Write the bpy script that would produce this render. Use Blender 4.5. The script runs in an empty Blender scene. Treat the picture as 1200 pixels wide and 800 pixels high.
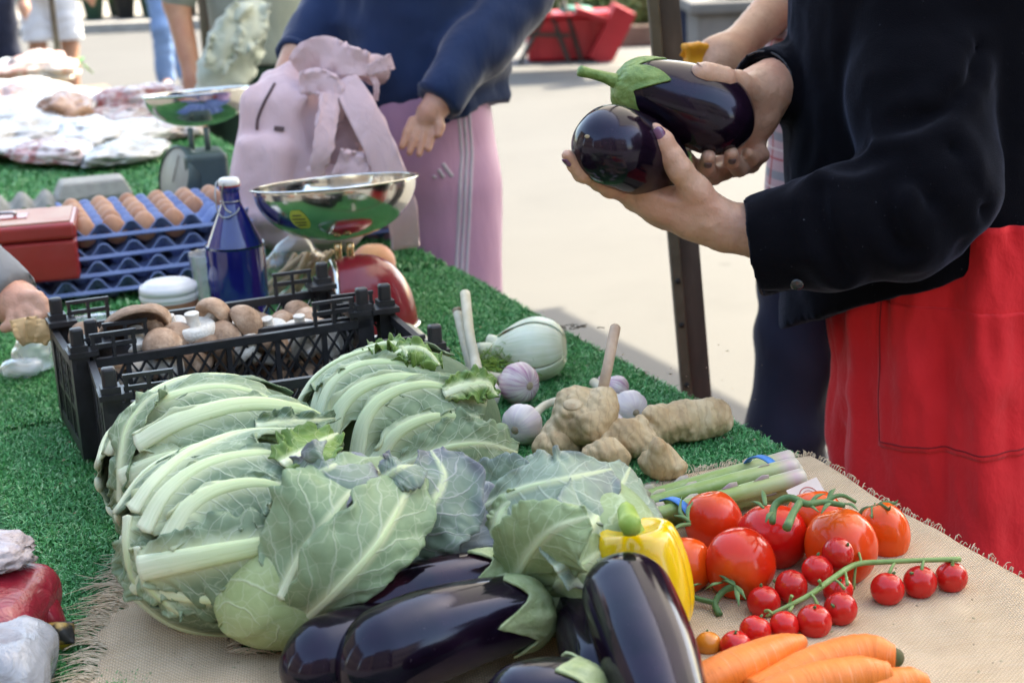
import bpy, math, random
import numpy as np
from mathutils import Vector, Matrix, Quaternion

scene = bpy.context.scene
COL = scene.collection
R = math.radians
rng = np.random.default_rng(7)
random.seed(7)

# ------------------------------------------------------------------ camera
FPX, W0, H0 = 1800.0, 1200.0, 800.0          # focal length in photo pixels
CAM = np.array([0.0, 0.0, 1.38])
PITCH, ROLL = R(15.9), R(2.4)
TZ = 0.78                                    # table top height
_f = np.array([0, math.cos(PITCH), -math.sin(PITCH)])
_u0 = np.array([0, math.sin(PITCH), math.cos(PITCH)])
_r0 = np.array([1.0, 0, 0])
CR = math.cos(ROLL) * _r0 - math.sin(ROLL) * _u0
CU = math.sin(ROLL) * _r0 + math.cos(ROLL) * _u0
CF = _f
cam_d = bpy.data.cameras.new('camera')
cam = bpy.data.objects.new('camera', cam_d)
COL.objects.link(cam)
cam.matrix_world = Matrix(((CR[0], CU[0], -CF[0], CAM[0]), (CR[1], CU[1], -CF[1], CAM[1]),
                           (CR[2], CU[2], -CF[2], CAM[2]), (0, 0, 0, 1)))
cam_d.sensor_width = 36.0
cam_d.lens = 36.0 * FPX / W0
cam_d.clip_end = 2000
cam_d.clip_start = 0.05
cam_d.dof.use_dof = True
cam_d.dof.focus_distance = 1.50
cam_d.dof.aperture_fstop = 8.0
scene.camera = cam

# ------------------------------------------------------------------ world, sun, exposure
SUN_EL, SUN_AZ = R(48), R(52)                # azimuth measured from +Y towards +X
world = bpy.data.worlds.new('World')
scene.world = world
world.use_nodes = True
wn = world.node_tree
bgn = wn.nodes['Background']
sky = wn.nodes.new('ShaderNodeTexSky')
sky.sky_type = 'NISHITA'
sky.sun_disc = False
sky.sun_elevation = SUN_EL
sky.sun_rotation = SUN_AZ
sky.air_density = 1.0
sky.dust_density = 2.0
sky.ozone_density = 1.0
wn.links.new(sky.outputs[0], bgn.inputs[0])
bgn.inputs[1].default_value = 0.15
sun_d = bpy.data.lights.new('sun', 'SUN')
sun_d.energy = 2.7
sun_d.angle = R(0.6)
sun_d.color = (1.0, 0.95, 0.87)
sun = bpy.data.objects.new('sun', sun_d)
COL.objects.link(sun)
_sd = Vector((math.sin(SUN_AZ) * math.cos(SUN_EL), math.cos(SUN_AZ) * math.cos(SUN_EL), math.sin(SUN_EL)))
sun.rotation_euler = _sd.to_track_quat('Z', 'Y').to_euler()
sun.location = (6, 6, 9)
scene.view_settings.view_transform = 'Standard'
scene.view_settings.look = 'None'
scene.view_settings.gamma = 1.0
scene.view_settings.exposure = 2.65
scene.view_settings.use_white_balance = True
scene.view_settings.white_balance_temperature = 7700
scene.view_settings.white_balance_tint = 5
scene.render.engine = 'CYCLES'
scene.cycles.use_denoising = True
scene.cycles.max_bounces = 8
scene.cycles.transparent_max_bounces = 12
scene.cycles.sample_clamp_indirect = 6.0


# ------------------------------------------------------------------ photo geometry to metres
def ray(px, py):
    v = CF + CR * ((px - W0 / 2) / FPX) - CU * ((py - H0 / 2) / FPX)
    return v

def D(px, py, d):
    """point at depth d metres in front of the lens along the pixel's sight line"""
    return CAM + ray(px, py) * d

def Z(px, py, z):
    """point where the sight line meets height z"""
    v = ray(px, py)
    return CAM + v * ((z - CAM[2]) / v[2])

def T(px, py, h=0.0):
    return Z(px, py, TZ + h)

def V(*a):
    return np.array(a, float)

def nrm(v):
    v = np.asarray(v, float)
    return v / (np.linalg.norm(v) + 1e-12)


# ------------------------------------------------------------------ numpy noise
def _hash(ix, iy, iz, seed):
    n = (ix.astype(np.int64) * 374761393 + iy.astype(np.int64) * 668265263 + iz.astype(np.int64) * 2147483647 + seed * 1274126177) & 0xFFFFFFFF
    n = ((n ^ (n >> 13)) * 1274126177) & 0xFFFFFFFF
    n = n ^ (n >> 16)
    return (n & 0xFFFF) / 32767.5 - 1.0

def vnoise(p, seed=0):
    p = np.asarray(p, float)
    i = np.floor(p).astype(np.int64)
    f = p - i
    f = f * f * (3 - 2 * f)
    out = 0
    for dx in (0, 1):
        wx = f[..., 0] if dx else 1 - f[..., 0]
        for dy in (0, 1):
            wy = f[..., 1] if dy else 1 - f[..., 1]
            for dz in (0, 1):
                wz = f[..., 2] if dz else 1 - f[..., 2]
                out = out + wx * wy * wz * _hash(i[..., 0] + dx, i[..., 1] + dy, i[..., 2] + dz, seed)
    return out

def fbm(p, octv=3, seed=0):
    a, s, o = 1.0, 0.0, 0
    p = np.asarray(p, float)
    for k in range(octv):
        o = o + a * vnoise(p * (2 ** k) + k * 17.3, seed + k)
        s += a
        a *= 0.5
    return o / s


# ------------------------------------------------------------------ objects
def props(o, label=None, cat=None, group=None, kind=None):
    if label: o['label'] = label
    if cat: o['category'] = cat
    if group: o['group'] = group
    if kind: o['kind'] = kind
    return o

def thing(name, label, cat, loc=(0, 0, 0), group=None, rotz=0.0):
    o = bpy.data.objects.new(name, None)
    COL.objects.link(o)
    o.empty_display_size = 0.05
    o.location = [float(c) for c in loc]
    o.rotation_euler = (0, 0, rotz)
    return props(o, label, cat, group)

def to_mesh(name, verts, faces, mat=None, smooth=True, uv=None):
    me = bpy.data.meshes.new(name)
    verts = np.asarray(verts, float)
    if isinstance(faces, np.ndarray):
        nf, k = faces.shape
        me.vertices.add(len(verts))
        me.vertices.foreach_set('co', verts.astype(np.float32).ravel())
        me.loops.add(nf * k)
        me.loops.foreach_set('vertex_index', faces.astype(np.int32).ravel())
        me.polygons.add(nf)
        me.polygons.foreach_set('loop_start', np.arange(0, nf * k, k, dtype=np.int32))
        try:
            me.polygons.foreach_set('loop_total', np.full(nf, k, dtype=np.int32))
        except Exception:
            pass
    else:
        me.from_pydata([tuple(v) for v in verts], [], [tuple(int(i) for i in f) for f in faces])
    me.update(calc_edges=True)
    me.validate()
    if uv is not None:
        lay = me.uv_layers.new(name='UVMap')
        li = np.zeros(len(me.loops), dtype=np.int32)
        me.loops.foreach_get('vertex_index', li)
        lay.data.foreach_set('uv', np.asarray(uv, np.float32)[li].ravel())
    if smooth:
        me.polygons.foreach_set('use_smooth', np.ones(len(me.polygons), dtype=bool))
    if mat is not None:
        me.materials.append(mat)
    return me

def obj(name, me, parent=None, loc=None, kind=None):
    o = bpy.data.objects.new(name, me)
    COL.objects.link(o)
    if parent is not None:
        o.parent = parent
    if loc is not None:
        o.location = [float(c) for c in loc]
    if kind:
        o['kind'] = kind
    return o

def mk(name, vf, mat, parent=None, smooth=True, origin=None, uv=None, kind=None):
    """verts given in world metres; placed relative to the parent empty's location (no rotation)"""
    v, f = vf[0], vf[1]
    if uv is None and len(vf) > 2:
        uv = vf[2]
    v = np.asarray(v, float)
    if origin is None:
        origin = np.array(parent.location) if parent is not None and parent.type == 'EMPTY' else (np.array(parent['_o']) if parent is not None and '_o' in parent else np.zeros(3))
    o = obj(name, to_mesh(name, v - origin, f, mat, smooth, uv), parent, kind=kind)
    return o

def copy_tree(o, parent=None):
    c = o.copy()
    COL.objects.link(c)
    c.parent = parent
    for ch in list(o.children):
        copy_tree(ch, c)
    return c

def mod_bevel(o, w=0.002, seg=2):
    m = o.modifiers.new('bevel', 'BEVEL')
    m.width = w
    m.segments = seg
    m.limit_method = 'ANGLE'
    return o

def mod_subsurf(o, n=1):
    m = o.modifiers.new('sub', 'SUBSURF')
    m.levels = n
    m.render_levels = n
    return o

def mod_solid(o, t, off=0):
    m = o.modifiers.new('solid', 'SOLIDIFY')
    m.thickness = t
    m.offset = off
    return o


# ------------------------------------------------------------------ shape helpers: return (verts, faces[, uv])
def join(*parts):
    vs, fs, n = [], [], 0
    for p in parts:
        v, f = p[0], p[1]
        vs.append(np.asarray(v, float))
        fs += [tuple(i + n for i in q) for q in f]
        n += len(v)
    return np.vstack(vs), fs

def box(c, s, rot=None):
    x, y, z = np.asarray(s, float) / 2
    v = np.array([[-x, -y, -z], [x, -y, -z], [x, y, -z], [-x, y, -z], [-x, -y, z], [x, -y, z], [x, y, z], [-x, y, z]])
    if rot is not None:
        v = v @ np.asarray(rot).T
    f = [(0, 3, 2, 1), (4, 5, 6, 7), (0, 1, 5, 4), (1, 2, 6, 5), (2, 3, 7, 6), (3, 0, 4, 7)]
    return v + np.asarray(c, float), f

def rotz(a):
    c, s = math.cos(a), math.sin(a)
    return np.array([[c, -s, 0], [s, c, 0], [0, 0, 1.0]])

def rot_axis(axis, a):
    q = Quaternion(Vector([float(c) for c in axis]).normalized(), a)
    return np.array(q.to_matrix())

def basis_from(z, hint=(0, 0, 1)):
    z = nrm(z)
    h = np.asarray(hint, float)
    if abs(np.dot(z, nrm(h))) > 0.97:
        h = V(1, 0, 0) if abs(z[0]) < 0.9 else V(0, 1, 0)
    x = nrm(np.cross(h, z))
    y = np.cross(z, x)
    return np.stack([x, y, z], 1)

def catmull(pts, n):
    pts = np.asarray(pts, float)
    if len(pts) < 3:
        t = np.linspace(0, 1, n)[:, None]
        return pts[0] * (1 - t) + pts[-1] * t
    P = np.vstack([2 * pts[0] - pts[1], pts, 2 * pts[-1] - pts[-2]])
    m = len(pts) - 1
    out = []
    for u in np.linspace(0, m, n):
        i = min(int(u), m - 1)
        t = u - i
        a, b, c, d = P[i], P[i + 1], P[i + 2], P[i + 3]
        out.append(0.5 * ((2 * b) + (-a + c) * t + (2 * a - 5 * b + 4 * c - d) * t * t + (-a + 3 * b - 3 * c + d) * t ** 3))
    return np.array(out)

def frames(P, hint=(0, 0, 1)):
    n = len(P)
    tan = np.gradient(P, axis=0)
    tan /= np.linalg.norm(tan, axis=1)[:, None] + 1e-12
    N = np.zeros_like(P)
    B = basis_from(tan[0], hint)
    N[0] = B[:, 1]
    for i in range(1, n):
        v = N[i - 1] - tan[i] * np.dot(N[i - 1], tan[i])
        N[i] = nrm(v)
    return tan, N, np.cross(tan, N)

def tube(pts, rad, sides=10, n=None, cap=True, squash=None, hint=(0, 0, 1), lobes=None):
    """a swept tube; rad: number or list sampled along; squash: (a,b) scale of the two cross axes; uv along/around"""
    pts = np.asarray(pts, float)
    if n is None:
        n = max(len(pts), 2)
    P = catmull(pts, n) if n != len(pts) or len(pts) > 2 else pts
    P = np.asarray(P)
    n = len(P)
    if np.isscalar(rad):
        rr = np.full(n, float(rad))
    else:
        rad = np.asarray(rad, float)
        rr = np.interp(np.linspace(0, 1, n), np.linspace(0, 1, len(rad)), rad)
    tan, N, Bn = frames(P, hint)
    th = np.linspace(0, 2 * np.pi, sides, endpoint=False)
    sa, sb = squash if squash else (1, 1)
    mod = np.ones(sides) if lobes is None else 1 + lobes[1] * np.cos(lobes[0] * th)
    ring = P[:, None, :] + rr[:, None, None] * (N[:, None, :] * (np.cos(th) * mod)[None, :, None] * sa + Bn[:, None, :] * (np.sin(th) * mod)[None, :, None] * sb)
    v = ring.reshape(-1, 3)
    uv = np.stack(np.broadcast_arrays(np.linspace(0, 1, n)[:, None], (th / (2 * np.pi))[None, :]), -1).reshape(-1, 2)
    f = []
    for i in range(n - 1):
        a = i * sides
        for j in range(sides):
            k = (j + 1) % sides
            f.append((a + j, a + k, a + sides + k, a + sides + j))
    if cap:
        v = np.vstack([v, P[:1] - tan[:1] * rr[0] * 0.25, P[-1:] + tan[-1:] * rr[-1] * 0.25])
        uv = np.vstack([uv, [[0, 0.5]], [[1, 0.5]]])
        c0, c1 = n * sides, n * sides + 1
        for j in range(sides):
            k = (j + 1) % sides
            f.append((c0, k, j))
            f.append((c1, (n - 1) * sides + j, (n - 1) * sides + k))
    return v, f, uv

def bar(a, b, w, h=None, hint=(0, 0, 1)):
    a, b = np.asarray(a, float), np.asarray(b, float)
    h = h or w
    B = basis_from(b - a, hint)
    L = np.linalg.norm(b - a)
    return box((a + b) / 2, (w, h, L), B)

def lathe(prof, n=32, c=(0, 0, 0), M=None, wob=None):
    """prof: list of (r, z); closed where r==0"""
    prof = np.asarray(prof, float)
    m = len(prof)
    th = np.linspace(0, 2 * np.pi, n, endpoint=False)
    r = prof[:, 0][:, None] * np.ones(n)
    if wob is not None:
        r = r * wob(th[None, :], prof[:, 1][:, None])
    v = np.stack([r * np.cos(th), r * np.sin(th), prof[:, 1][:, None] * np.ones(n)], -1).reshape(-1, 3)
    f = []
    for i in range(m - 1):
        for j in range(n):
            k = (j + 1) % n
            f.append((i * n + j, i * n + k, (i + 1) * n + k, (i + 1) * n + j))
    if M is not None:
        v = v @ np.asarray(M).T
    uv = np.stack(np.broadcast_arrays(np.linspace(0, 1, m)[:, None], (th / (2 * np.pi))[None, :]), -1).reshape(-1, 2)
    return v + np.asarray(c, float), f, uv

def grid_faces(nu, nv, wrap=False):
    i = np.arange(nu - 1)[:, None]
    j = np.arange(nv if wrap else nv - 1)[None, :]
    k = (j + 1) % nv
    a = i * nv + j
    b = i * nv + k
    c = (i + 1) * nv + k
    d = (i + 1) * nv + j
    return np.stack([a, b, c, d], -1).reshape(-1, 4)

def uvsphere(c, r, nu=16, nv=24, M=None):
    ph = np.linspace(0, np.pi, nu)
    th = np.linspace(0, 2 * np.pi, nv, endpoint=False)
    v = np.stack([np.sin(ph)[:, None] * np.cos(th), np.sin(ph)[:, None] * np.sin(th), -np.cos(ph)[:, None] * np.ones(nv)], -1).reshape(-1, 3)
    v = v * np.asarray(r, float)
    if M is not None:
        v = v @ np.asarray(M).T
    return v + np.asarray(c, float), grid_faces(nu, nv, True)

# ------------------------------------------------------------------ signed distance modelling
def rcone(P, a, b, ra, rb):
    a, b = np.asarray(a, float), np.asarray(b, float)
    ab = b - a
    t = np.clip(((P - a) @ ab) / (ab @ ab + 1e-12), 0, 1)
    d = P - a - t[..., None] * ab
    return np.sqrt((d * d).sum(-1)) - (ra + (rb - ra) * t)

def ell(P, c, r, M=None):
    q = P - np.asarray(c, float)
    if M is not None:
        q = q @ np.asarray(M)
    r = np.asarray(r, float)
    k0 = np.sqrt(((q / r) ** 2).sum(-1))
    k1 = np.sqrt(((q / (r * r)) ** 2).sum(-1)) + 1e-9
    return k0 * (k0 - 1) / k1

def rbox(P, c, s, rad, M=None):
    q = P - np.asarray(c, float)
    if M is not None:
        q = q @ np.asarray(M)
    q = np.abs(q) - (np.asarray(s, float) - rad)
    return np.sqrt((np.maximum(q, 0) ** 2).sum(-1)) + np.minimum(q.max(-1), 0) - rad

def smin(a, b, k):
    h = np.clip(0.5 + 0.5 * (b - a) / k, 0, 1)
    return b + (a - b) * h - k * h * (1 - h)

def chain(P, pts, rads, k=0.0):
    d = None
    for i in range(len(pts) - 1):
        e = rcone(P, pts[i], pts[i + 1], rads[i], rads[i + 1])
        d = e if d is None else (np.minimum(d, e) if k == 0 else smin(d, e, k))
    return d

def sdf_mesh(fn, lo, hi, res, chunk=300000, slack=0.012):
    lo, hi = np.asarray(lo, float), np.asarray(hi, float)
    n = np.maximum(np.ceil((hi - lo) / res).astype(int) + 1, 3)
    ax = [lo[k] + res * np.arange(n[k]) for k in range(3)]
    # coarse pass first: only blocks near the surface are sampled finely
    B = 6
    nb = (n + B - 1) // B
    cc = np.stack(np.meshgrid(*[lo[k] + res * (np.arange(nb[k]) * B + (B - 1) / 2) for k in range(3)], indexing='ij'), -1).reshape(-1, 3)
    Fc = np.concatenate([fn(cc[q:q + chunk]) for q in range(0, len(cc), chunk)])
    F = np.repeat(np.repeat(np.repeat(Fc.reshape(nb), B, 0), B, 1), B, 2)[:n[0], :n[1], :n[2]].copy()
    near = np.abs(Fc) < res * B * 1.25 + slack
    near = np.repeat(np.repeat(np.repeat(near.reshape(nb), B, 0), B, 1), B, 2)[:n[0], :n[1], :n[2]]
    ii = np.argwhere(near)
    vals = np.empty(len(ii))
    for q in range(0, len(ii), chunk):
        vals[q:q + chunk] = fn(lo + res * ii[q:q + chunk])
    F[ii[:, 0], ii[:, 1], ii[:, 2]] = vals
    # naive surface nets
    ins = F < 0
    c = np.zeros(n - 1, int)
    for dx in (0, 1):
        for dy in (0, 1):
            for dz in (0, 1):
                c += ins[dx:n[0] - 1 + dx, dy:n[1] - 1 + dy, dz:n[2] - 1 + dz]
    act = (c > 0) & (c < 8)
    idx = -np.ones(n - 1, int)
    cells = np.argwhere(act)
    idx[act] = np.arange(len(cells))
    acc = np.zeros((len(cells), 3))
    cnt = np.zeros(len(cells))
    corners = [(x, y, z) for x in (0, 1) for y in (0, 1) for z in (0, 1)]
    for a in corners:
        for axis in range(3):
            if a[axis]:
                continue
            b = list(a); b[axis] = 1
            fa = F[cells[:, 0] + a[0], cells[:, 1] + a[1], cells[:, 2] + a[2]]
            fb = F[cells[:, 0] + b[0], cells[:, 1] + b[1], cells[:, 2] + b[2]]
            m = (fa < 0) != (fb < 0)
            t = np.where(m, fa / np.where(m, fa - fb, 1), 0)
            p = np.zeros((len(cells), 3)) + np.array(a)
            p[:, axis] = t
            acc += p * m[:, None]
            cnt += m
    v = (cells + acc / np.maximum(cnt, 1)[:, None]) * res + lo
    quads = []
    for axis in range(3):
        sl0 = [slice(None)] * 3; sl1 = [slice(None)] * 3
        sl0[axis] = slice(0, n[axis] - 1); sl1[axis] = slice(1, n[axis])
        s0, s1 = ins[tuple(sl0)], ins[tuple(sl1)]
        e = np.argwhere(s0 != s1)
        o1, o2 = (axis + 1) % 3, (axis + 2) % 3
        ok = (e[:, o1] > 0) & (e[:, o2] > 0) & (e[:, o1] < n[o1] - 1) & (e[:, o2] < n[o2] - 1)
        e = e[ok]
        flip = s0[e[:, 0], e[:, 1], e[:, 2]]
        q = []
        for d1, d2 in ((-1, -1), (0, -1), (0, 0), (-1, 0)):
            cc = e.copy()
            cc[:, o1] += d1
            cc[:, o2] += d2
            q.append(idx[cc[:, 0], cc[:, 1], cc[:, 2]])
        q = np.stack(q, 1)
        q[~flip] = q[~flip][:, ::-1]
        quads.append(q)
    f = np.vstack(quads)
    f = f[(f >= 0).all(1)]
    return v, f

def smooth_vf(v, f, it=2, lam=0.5):
    f = np.asarray(f)
    n = len(v)
    e = np.vstack([f[:, [0, 1]], f[:, [1, 2]], f[:, [2, 3]], f[:, [3, 0]]])
    for _ in range(it):
        s = np.zeros((n, 3)); c = np.zeros(n)
        np.add.at(s, e[:, 0], v[e[:, 1]]); np.add.at(s, e[:, 1], v[e[:, 0]])
        np.add.at(c, e[:, 0], 1); np.add.at(c, e[:, 1], 1)
        v = v * (1 - lam) + lam * s / np.maximum(c, 1)[:, None]
    return v, f

# ------------------------------------------------------------------ materials
MATS = {}
class NT:
    """small node-building helper"""
    def __init__(self, name):
        self.m = bpy.data.materials.new(name)
        self.m.use_nodes = True
        self.t = self.m.node_tree
        self.b = self.t.nodes['Principled BSDF']
        self.out = self.t.nodes['Material Output']
        MATS[name] = self.m
    def n(self, typ, **kw):
        nd = self.t.nodes.new('ShaderNode' + typ)
        for k, v in kw.items():
            setattr(nd, k, v)
        return nd
    def l(self, a, b):
        self.t.links.new(a, b)
    def coord(self, which='Object'):
        return self.n('TexCoord').outputs[which]
    def mapping(self, vec, scale=(1, 1, 1), rot=(0, 0, 0)):
        m = self.n('Mapping')
        m.inputs['Scale'].default_value = scale
        m.inputs['Rotation'].default_value = rot
        self.l(vec, m.inputs['Vector'])
        return m.outputs[0]
    def noise(self, vec, scale, detail=4, rough=0.55, dist=0.0):
        nd = self.n('TexNoise')
        nd.inputs['Scale'].default_value = scale
        nd.inputs['Detail'].default_value = detail
        nd.inputs['Roughness'].default_value = rough
        nd.inputs['Distortion'].default_value = dist
        if vec is not None:
            self.l(vec, nd.inputs['Vector'])
        return nd.outputs['Fac']
    def ramp(self, fac, stops):
        r = self.n('ValToRGB')
        e = r.color_ramp.elements
        while len(e) < len(stops):
            e.new(0.5)
        for el, (p, c) in zip(e, stops):
            el.position = p
            if np.isscalar(c):
                c = (c, c, c)
            el.color = (*c[:3], 1)
        self.l(fac, r.inputs[0])
        return r.outputs[0]
    def mix(self, fac, a, b, mode='MIX'):
        m = self.n('Mix', data_type='RGBA', blend_type=mode)
        for s, val in ((m.inputs[0], fac), (m.inputs[6], a), (m.inputs[7], b)):
            if hasattr(val, 'is_linked') or hasattr(val, 'links'):
                self.l(val, s)
            elif np.isscalar(val):
                s.default_value = val
            else:
                s.default_value = (*val[:3], 1)
        return m.outputs[2]
    def math(self, op, a, b=0.0, c=0.0):
        m = self.n('Math', operation=op)
        for i, val in enumerate((a, b, c)):
            if hasattr(val, 'links'):
                self.l(val, m.inputs[i])
            else:
                m.inputs[i].default_value = val
        return m.outputs[0]
    def bump(self, h, strength=0.3, dist=0.002, prev=None):
        b = self.n('Bump')
        b.inputs['Strength'].default_value = strength
        b.inputs['Distance'].default_value = dist
        self.l(h, b.inputs['Height'])
        if prev is not None:
            self.l(prev, b.inputs['Normal'])
        return b.outputs[0]
    def set(self, **kw):
        names = dict(color='Base Color', rough='Roughness', metal='Metallic', ior='IOR', alpha='Alpha', spec='Specular IOR Level',
                     sss='Subsurface Weight', sssr='Subsurface Radius', ssss='Subsurface Scale', coat='Coat Weight', coatr='Coat Roughness',
                     sheen='Sheen Weight', sheenr='Sheen Roughness', sheent='Sheen Tint', trans='Transmission Weight', normal='Normal', spect='Specular Tint')
        for k, v in kw.items():
            s = self.b.inputs[names[k]]
            if hasattr(v, 'links'):
                self.l(v, s)
            elif k in ('color', 'sheent', 'spect'):
                s.default_value = (*v[:3], 1)
            else:
                s.default_value = v
        return self

def simple(name, c1, c2=None, scale=20, rough=0.5, bump=None, randv=0.0, coord='Object', lo=0.35, hi=0.65, detail=4, **kw):
    """one noise-mottled principled material"""
    if name in MATS:
        return MATS[name]
    t = NT(name)
    vec = t.coord(coord)
    if c2 is None:
        c2 = tuple(c * 0.85 for c in c1)
    f = t.noise(vec, scale, detail)
    col = t.ramp(f, [(lo, c1), (hi, c2)])
    if randv:
        oi = t.n('ObjectInfo')
        v = t.math('MULTIPLY_ADD', oi.outputs['Random'], 2 * randv, 1 - randv)
        hv = t.n('HueSaturation')
        t.l(col, hv.inputs['Color'])
        t.l(v, hv.inputs['Value'])
        col = hv.outputs[0]
    t.set(color=col, rough=rough, **kw)
    if bump:
        bs, st, ds = bump
        t.set(normal=t.bump(t.noise(vec, bs, 5), st, ds))
    return t.m
# ================================================================== SETTING
EN = nrm(V(0.925, 0.379, 0))                 # across the stall, towards the customers
ET = nrm(V(-0.379, 0.925, 0))                # along the stall, away from the lens
RE = V(0.443, 1.240, 0)                      # a point on the customers' edge of the table
TW = 0.79
def TB(s, t, z=0.0):
    """s metres in from the customers' edge (to the left), t metres along the stall"""
    return RE - EN * s + ET * t + V(0, 0, z)
def tb_of(p):
    q = np.asarray(p, float) - RE
    return -(q @ EN), q @ ET

# ---- ground
t = NT('pale_paving')
vec = t.coord('Object')
big = t.noise(vec, 0.35, 5)
fine = t.noise(vec, 60, 4)
c = t.mix(t.ramp(big, [(0.3, 0.0), (0.7, 1.0)]), (0.070, 0.068, 0.065), (0.086, 0.084, 0.081))
c = t.mix(t.ramp(fine, [(0.35, 0.0), (0.75, 0.35)]), c, (0.078, 0.074, 0.07))
spots = t.n('TexVoronoi'); spots.inputs['Scale'].default_value = 3.0
t.l(vec, spots.inputs['Vector'])
c = t.mix(t.ramp(spots.outputs['Distance'], [(0.03, 0.5), (0.06, 0.0)]), c, (0.06, 0.057, 0.054))
st_ = t.noise(vec, 1.1, 6, 0.65, 0.6)
c = t.mix(t.ramp(st_, [(0.52, 0.0), (0.68, 0.35)]), c, (0.055, 0.053, 0.051))
gum = t.n('TexVoronoi'); gum.inputs['Scale'].default_value = 1.6; t.l(vec, gum.inputs['Vector'])
c = t.mix(t.ramp(gum.outputs['Distance'], [(0.035, 0.55), (0.05, 0.0)]), c, (0.04, 0.038, 0.036))
t.set(color=c, rough=0.85, normal=t.bump(fine, 0.25, 0.003))
me = to_mesh('ground', *(lambda: (np.array([[-300, -300, 0], [300, -300, 0], [300, 300, 0], [-300, 300, 0.0]]), [(0, 1, 2, 3)]))(), MATS['pale_paving'])
props(obj('ground', me), kind='structure')

# far kerb and pavement
kerb_m = simple('kerb_stone', (0.30, 0.29, 0.27), (0.22, 0.21, 0.2), 8, 0.85)
pave_m = simple('far_pavement', (0.33, 0.31, 0.28), (0.28, 0.26, 0.24), 2, 0.9)
props(mk('kerb', box((-6, 20.0, 0.06), (30, 0.18, 0.12)), kerb_m, smooth=False), kind='structure')
props(mk('pavement', box((-6, 24.1, 0.055), (30, 8.0, 0.11)), pave_m, smooth=False), kind='structure')
dark_as = simple('worn_asphalt', (0.10, 0.10, 0.10), (0.13, 0.125, 0.12), 3, 0.9)
props(mk('road', (np.array([[-1.2, 13.1, 0.004], [12, 13.1, 0.004], [12, 15.2, 0.004], [-1.2, 15.2, 0.004]]), [(0, 1, 2, 3)]), dark_as, smooth=False), kind='structure')

# ---- the long trestle table
wood_m = simple('bare_table_board', (0.20, 0.14, 0.09), (0.15, 0.1, 0.065), 6, 0.7)
steel_m = simple('dark_steel', (0.030, 0.027, 0.024), (0.05, 0.042, 0.035), 25, 0.5, metal=0.0)
tab = thing('trestle_table', 'long trestle table carrying the vegetable stall under green turf mats', 'table', TB(TW / 2, 1.5, 0))
rz = math.atan2(EN[1], EN[0])
for k in range(4):
    t0 = -0.75 + k * 1.5
    pl = mk('board', box(TB(TW / 2, t0 + 0.75, TZ - 0.031), (TW - 0.01, 1.49, 0.028), rotz(rz)), wood_m, tab, smooth=False)
    mod_bevel(pl, 0.003)
    for ss in (0.06, TW - 0.06):
        for tt in (0.12, 1.38):
            mk('leg', bar(TB(ss, t0 + tt, 0.0), TB(ss, t0 + tt, TZ - 0.046), 0.035), steel_m, tab, smooth=False)

# ---- artificial turf mats
turf_base = simple('turf_backing', (0.012, 0.06, 0.025), (0.02, 0.09, 0.04), 80, 0.9)
def turf_mat(name, seed):
    t = NT(name)
    ge = t.n('NewGeometry')
    r = ge.outputs['Random Per Island']
    col = t.ramp(r, [(0.0, (0.024, 0.15, 0.036)), (0.45, (0.062, 0.32, 0.078)), (0.8, (0.12, 0.44, 0.135)), (1.0, (0.45, 0.70, 0.38))])
    n = t.noise(t.coord('Object'), 3.0, 3)
    col = t.mix(t.ramp(n, [(0.35, 0.0), (0.7, 0.5)]), col, (0.05, 0.22, 0.10))
    t.set(color=col, rough=0.45, spec=0.4)
    return t.m
turf_pile = turf_mat('turf_pile_green', 1)

def edge_drop(s):
    """how far a cloth lying over the table has fallen at s metres from the customers' edge"""
    o = np.maximum(0, -s) + np.maximum(0, s - TW)
    return o

def drape(s, t, lift=0.0):
    """map cloth coordinates to world, bending over the table's two long edges"""
    s = np.asarray(s, float); t = np.asarray(t, float)
    sc = np.clip(s, -0.012, TW + 0.012)
    over = np.abs(s - sc)
    z = TZ - 0.008 - over + lift
    out = RE[None, :] - EN[None, :] * (sc + np.sign(s - sc) * np.minimum(over, 0.03) * 0.3)[:, None] + ET[None, :] * t[:, None]
    out[:, 2] = z
    return out

def undul(s, t):
    p = np.stack([s * 3.0, t * 3.0, 0 * s], -1)
    return 0.003 * vnoise(p, 5)

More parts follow.
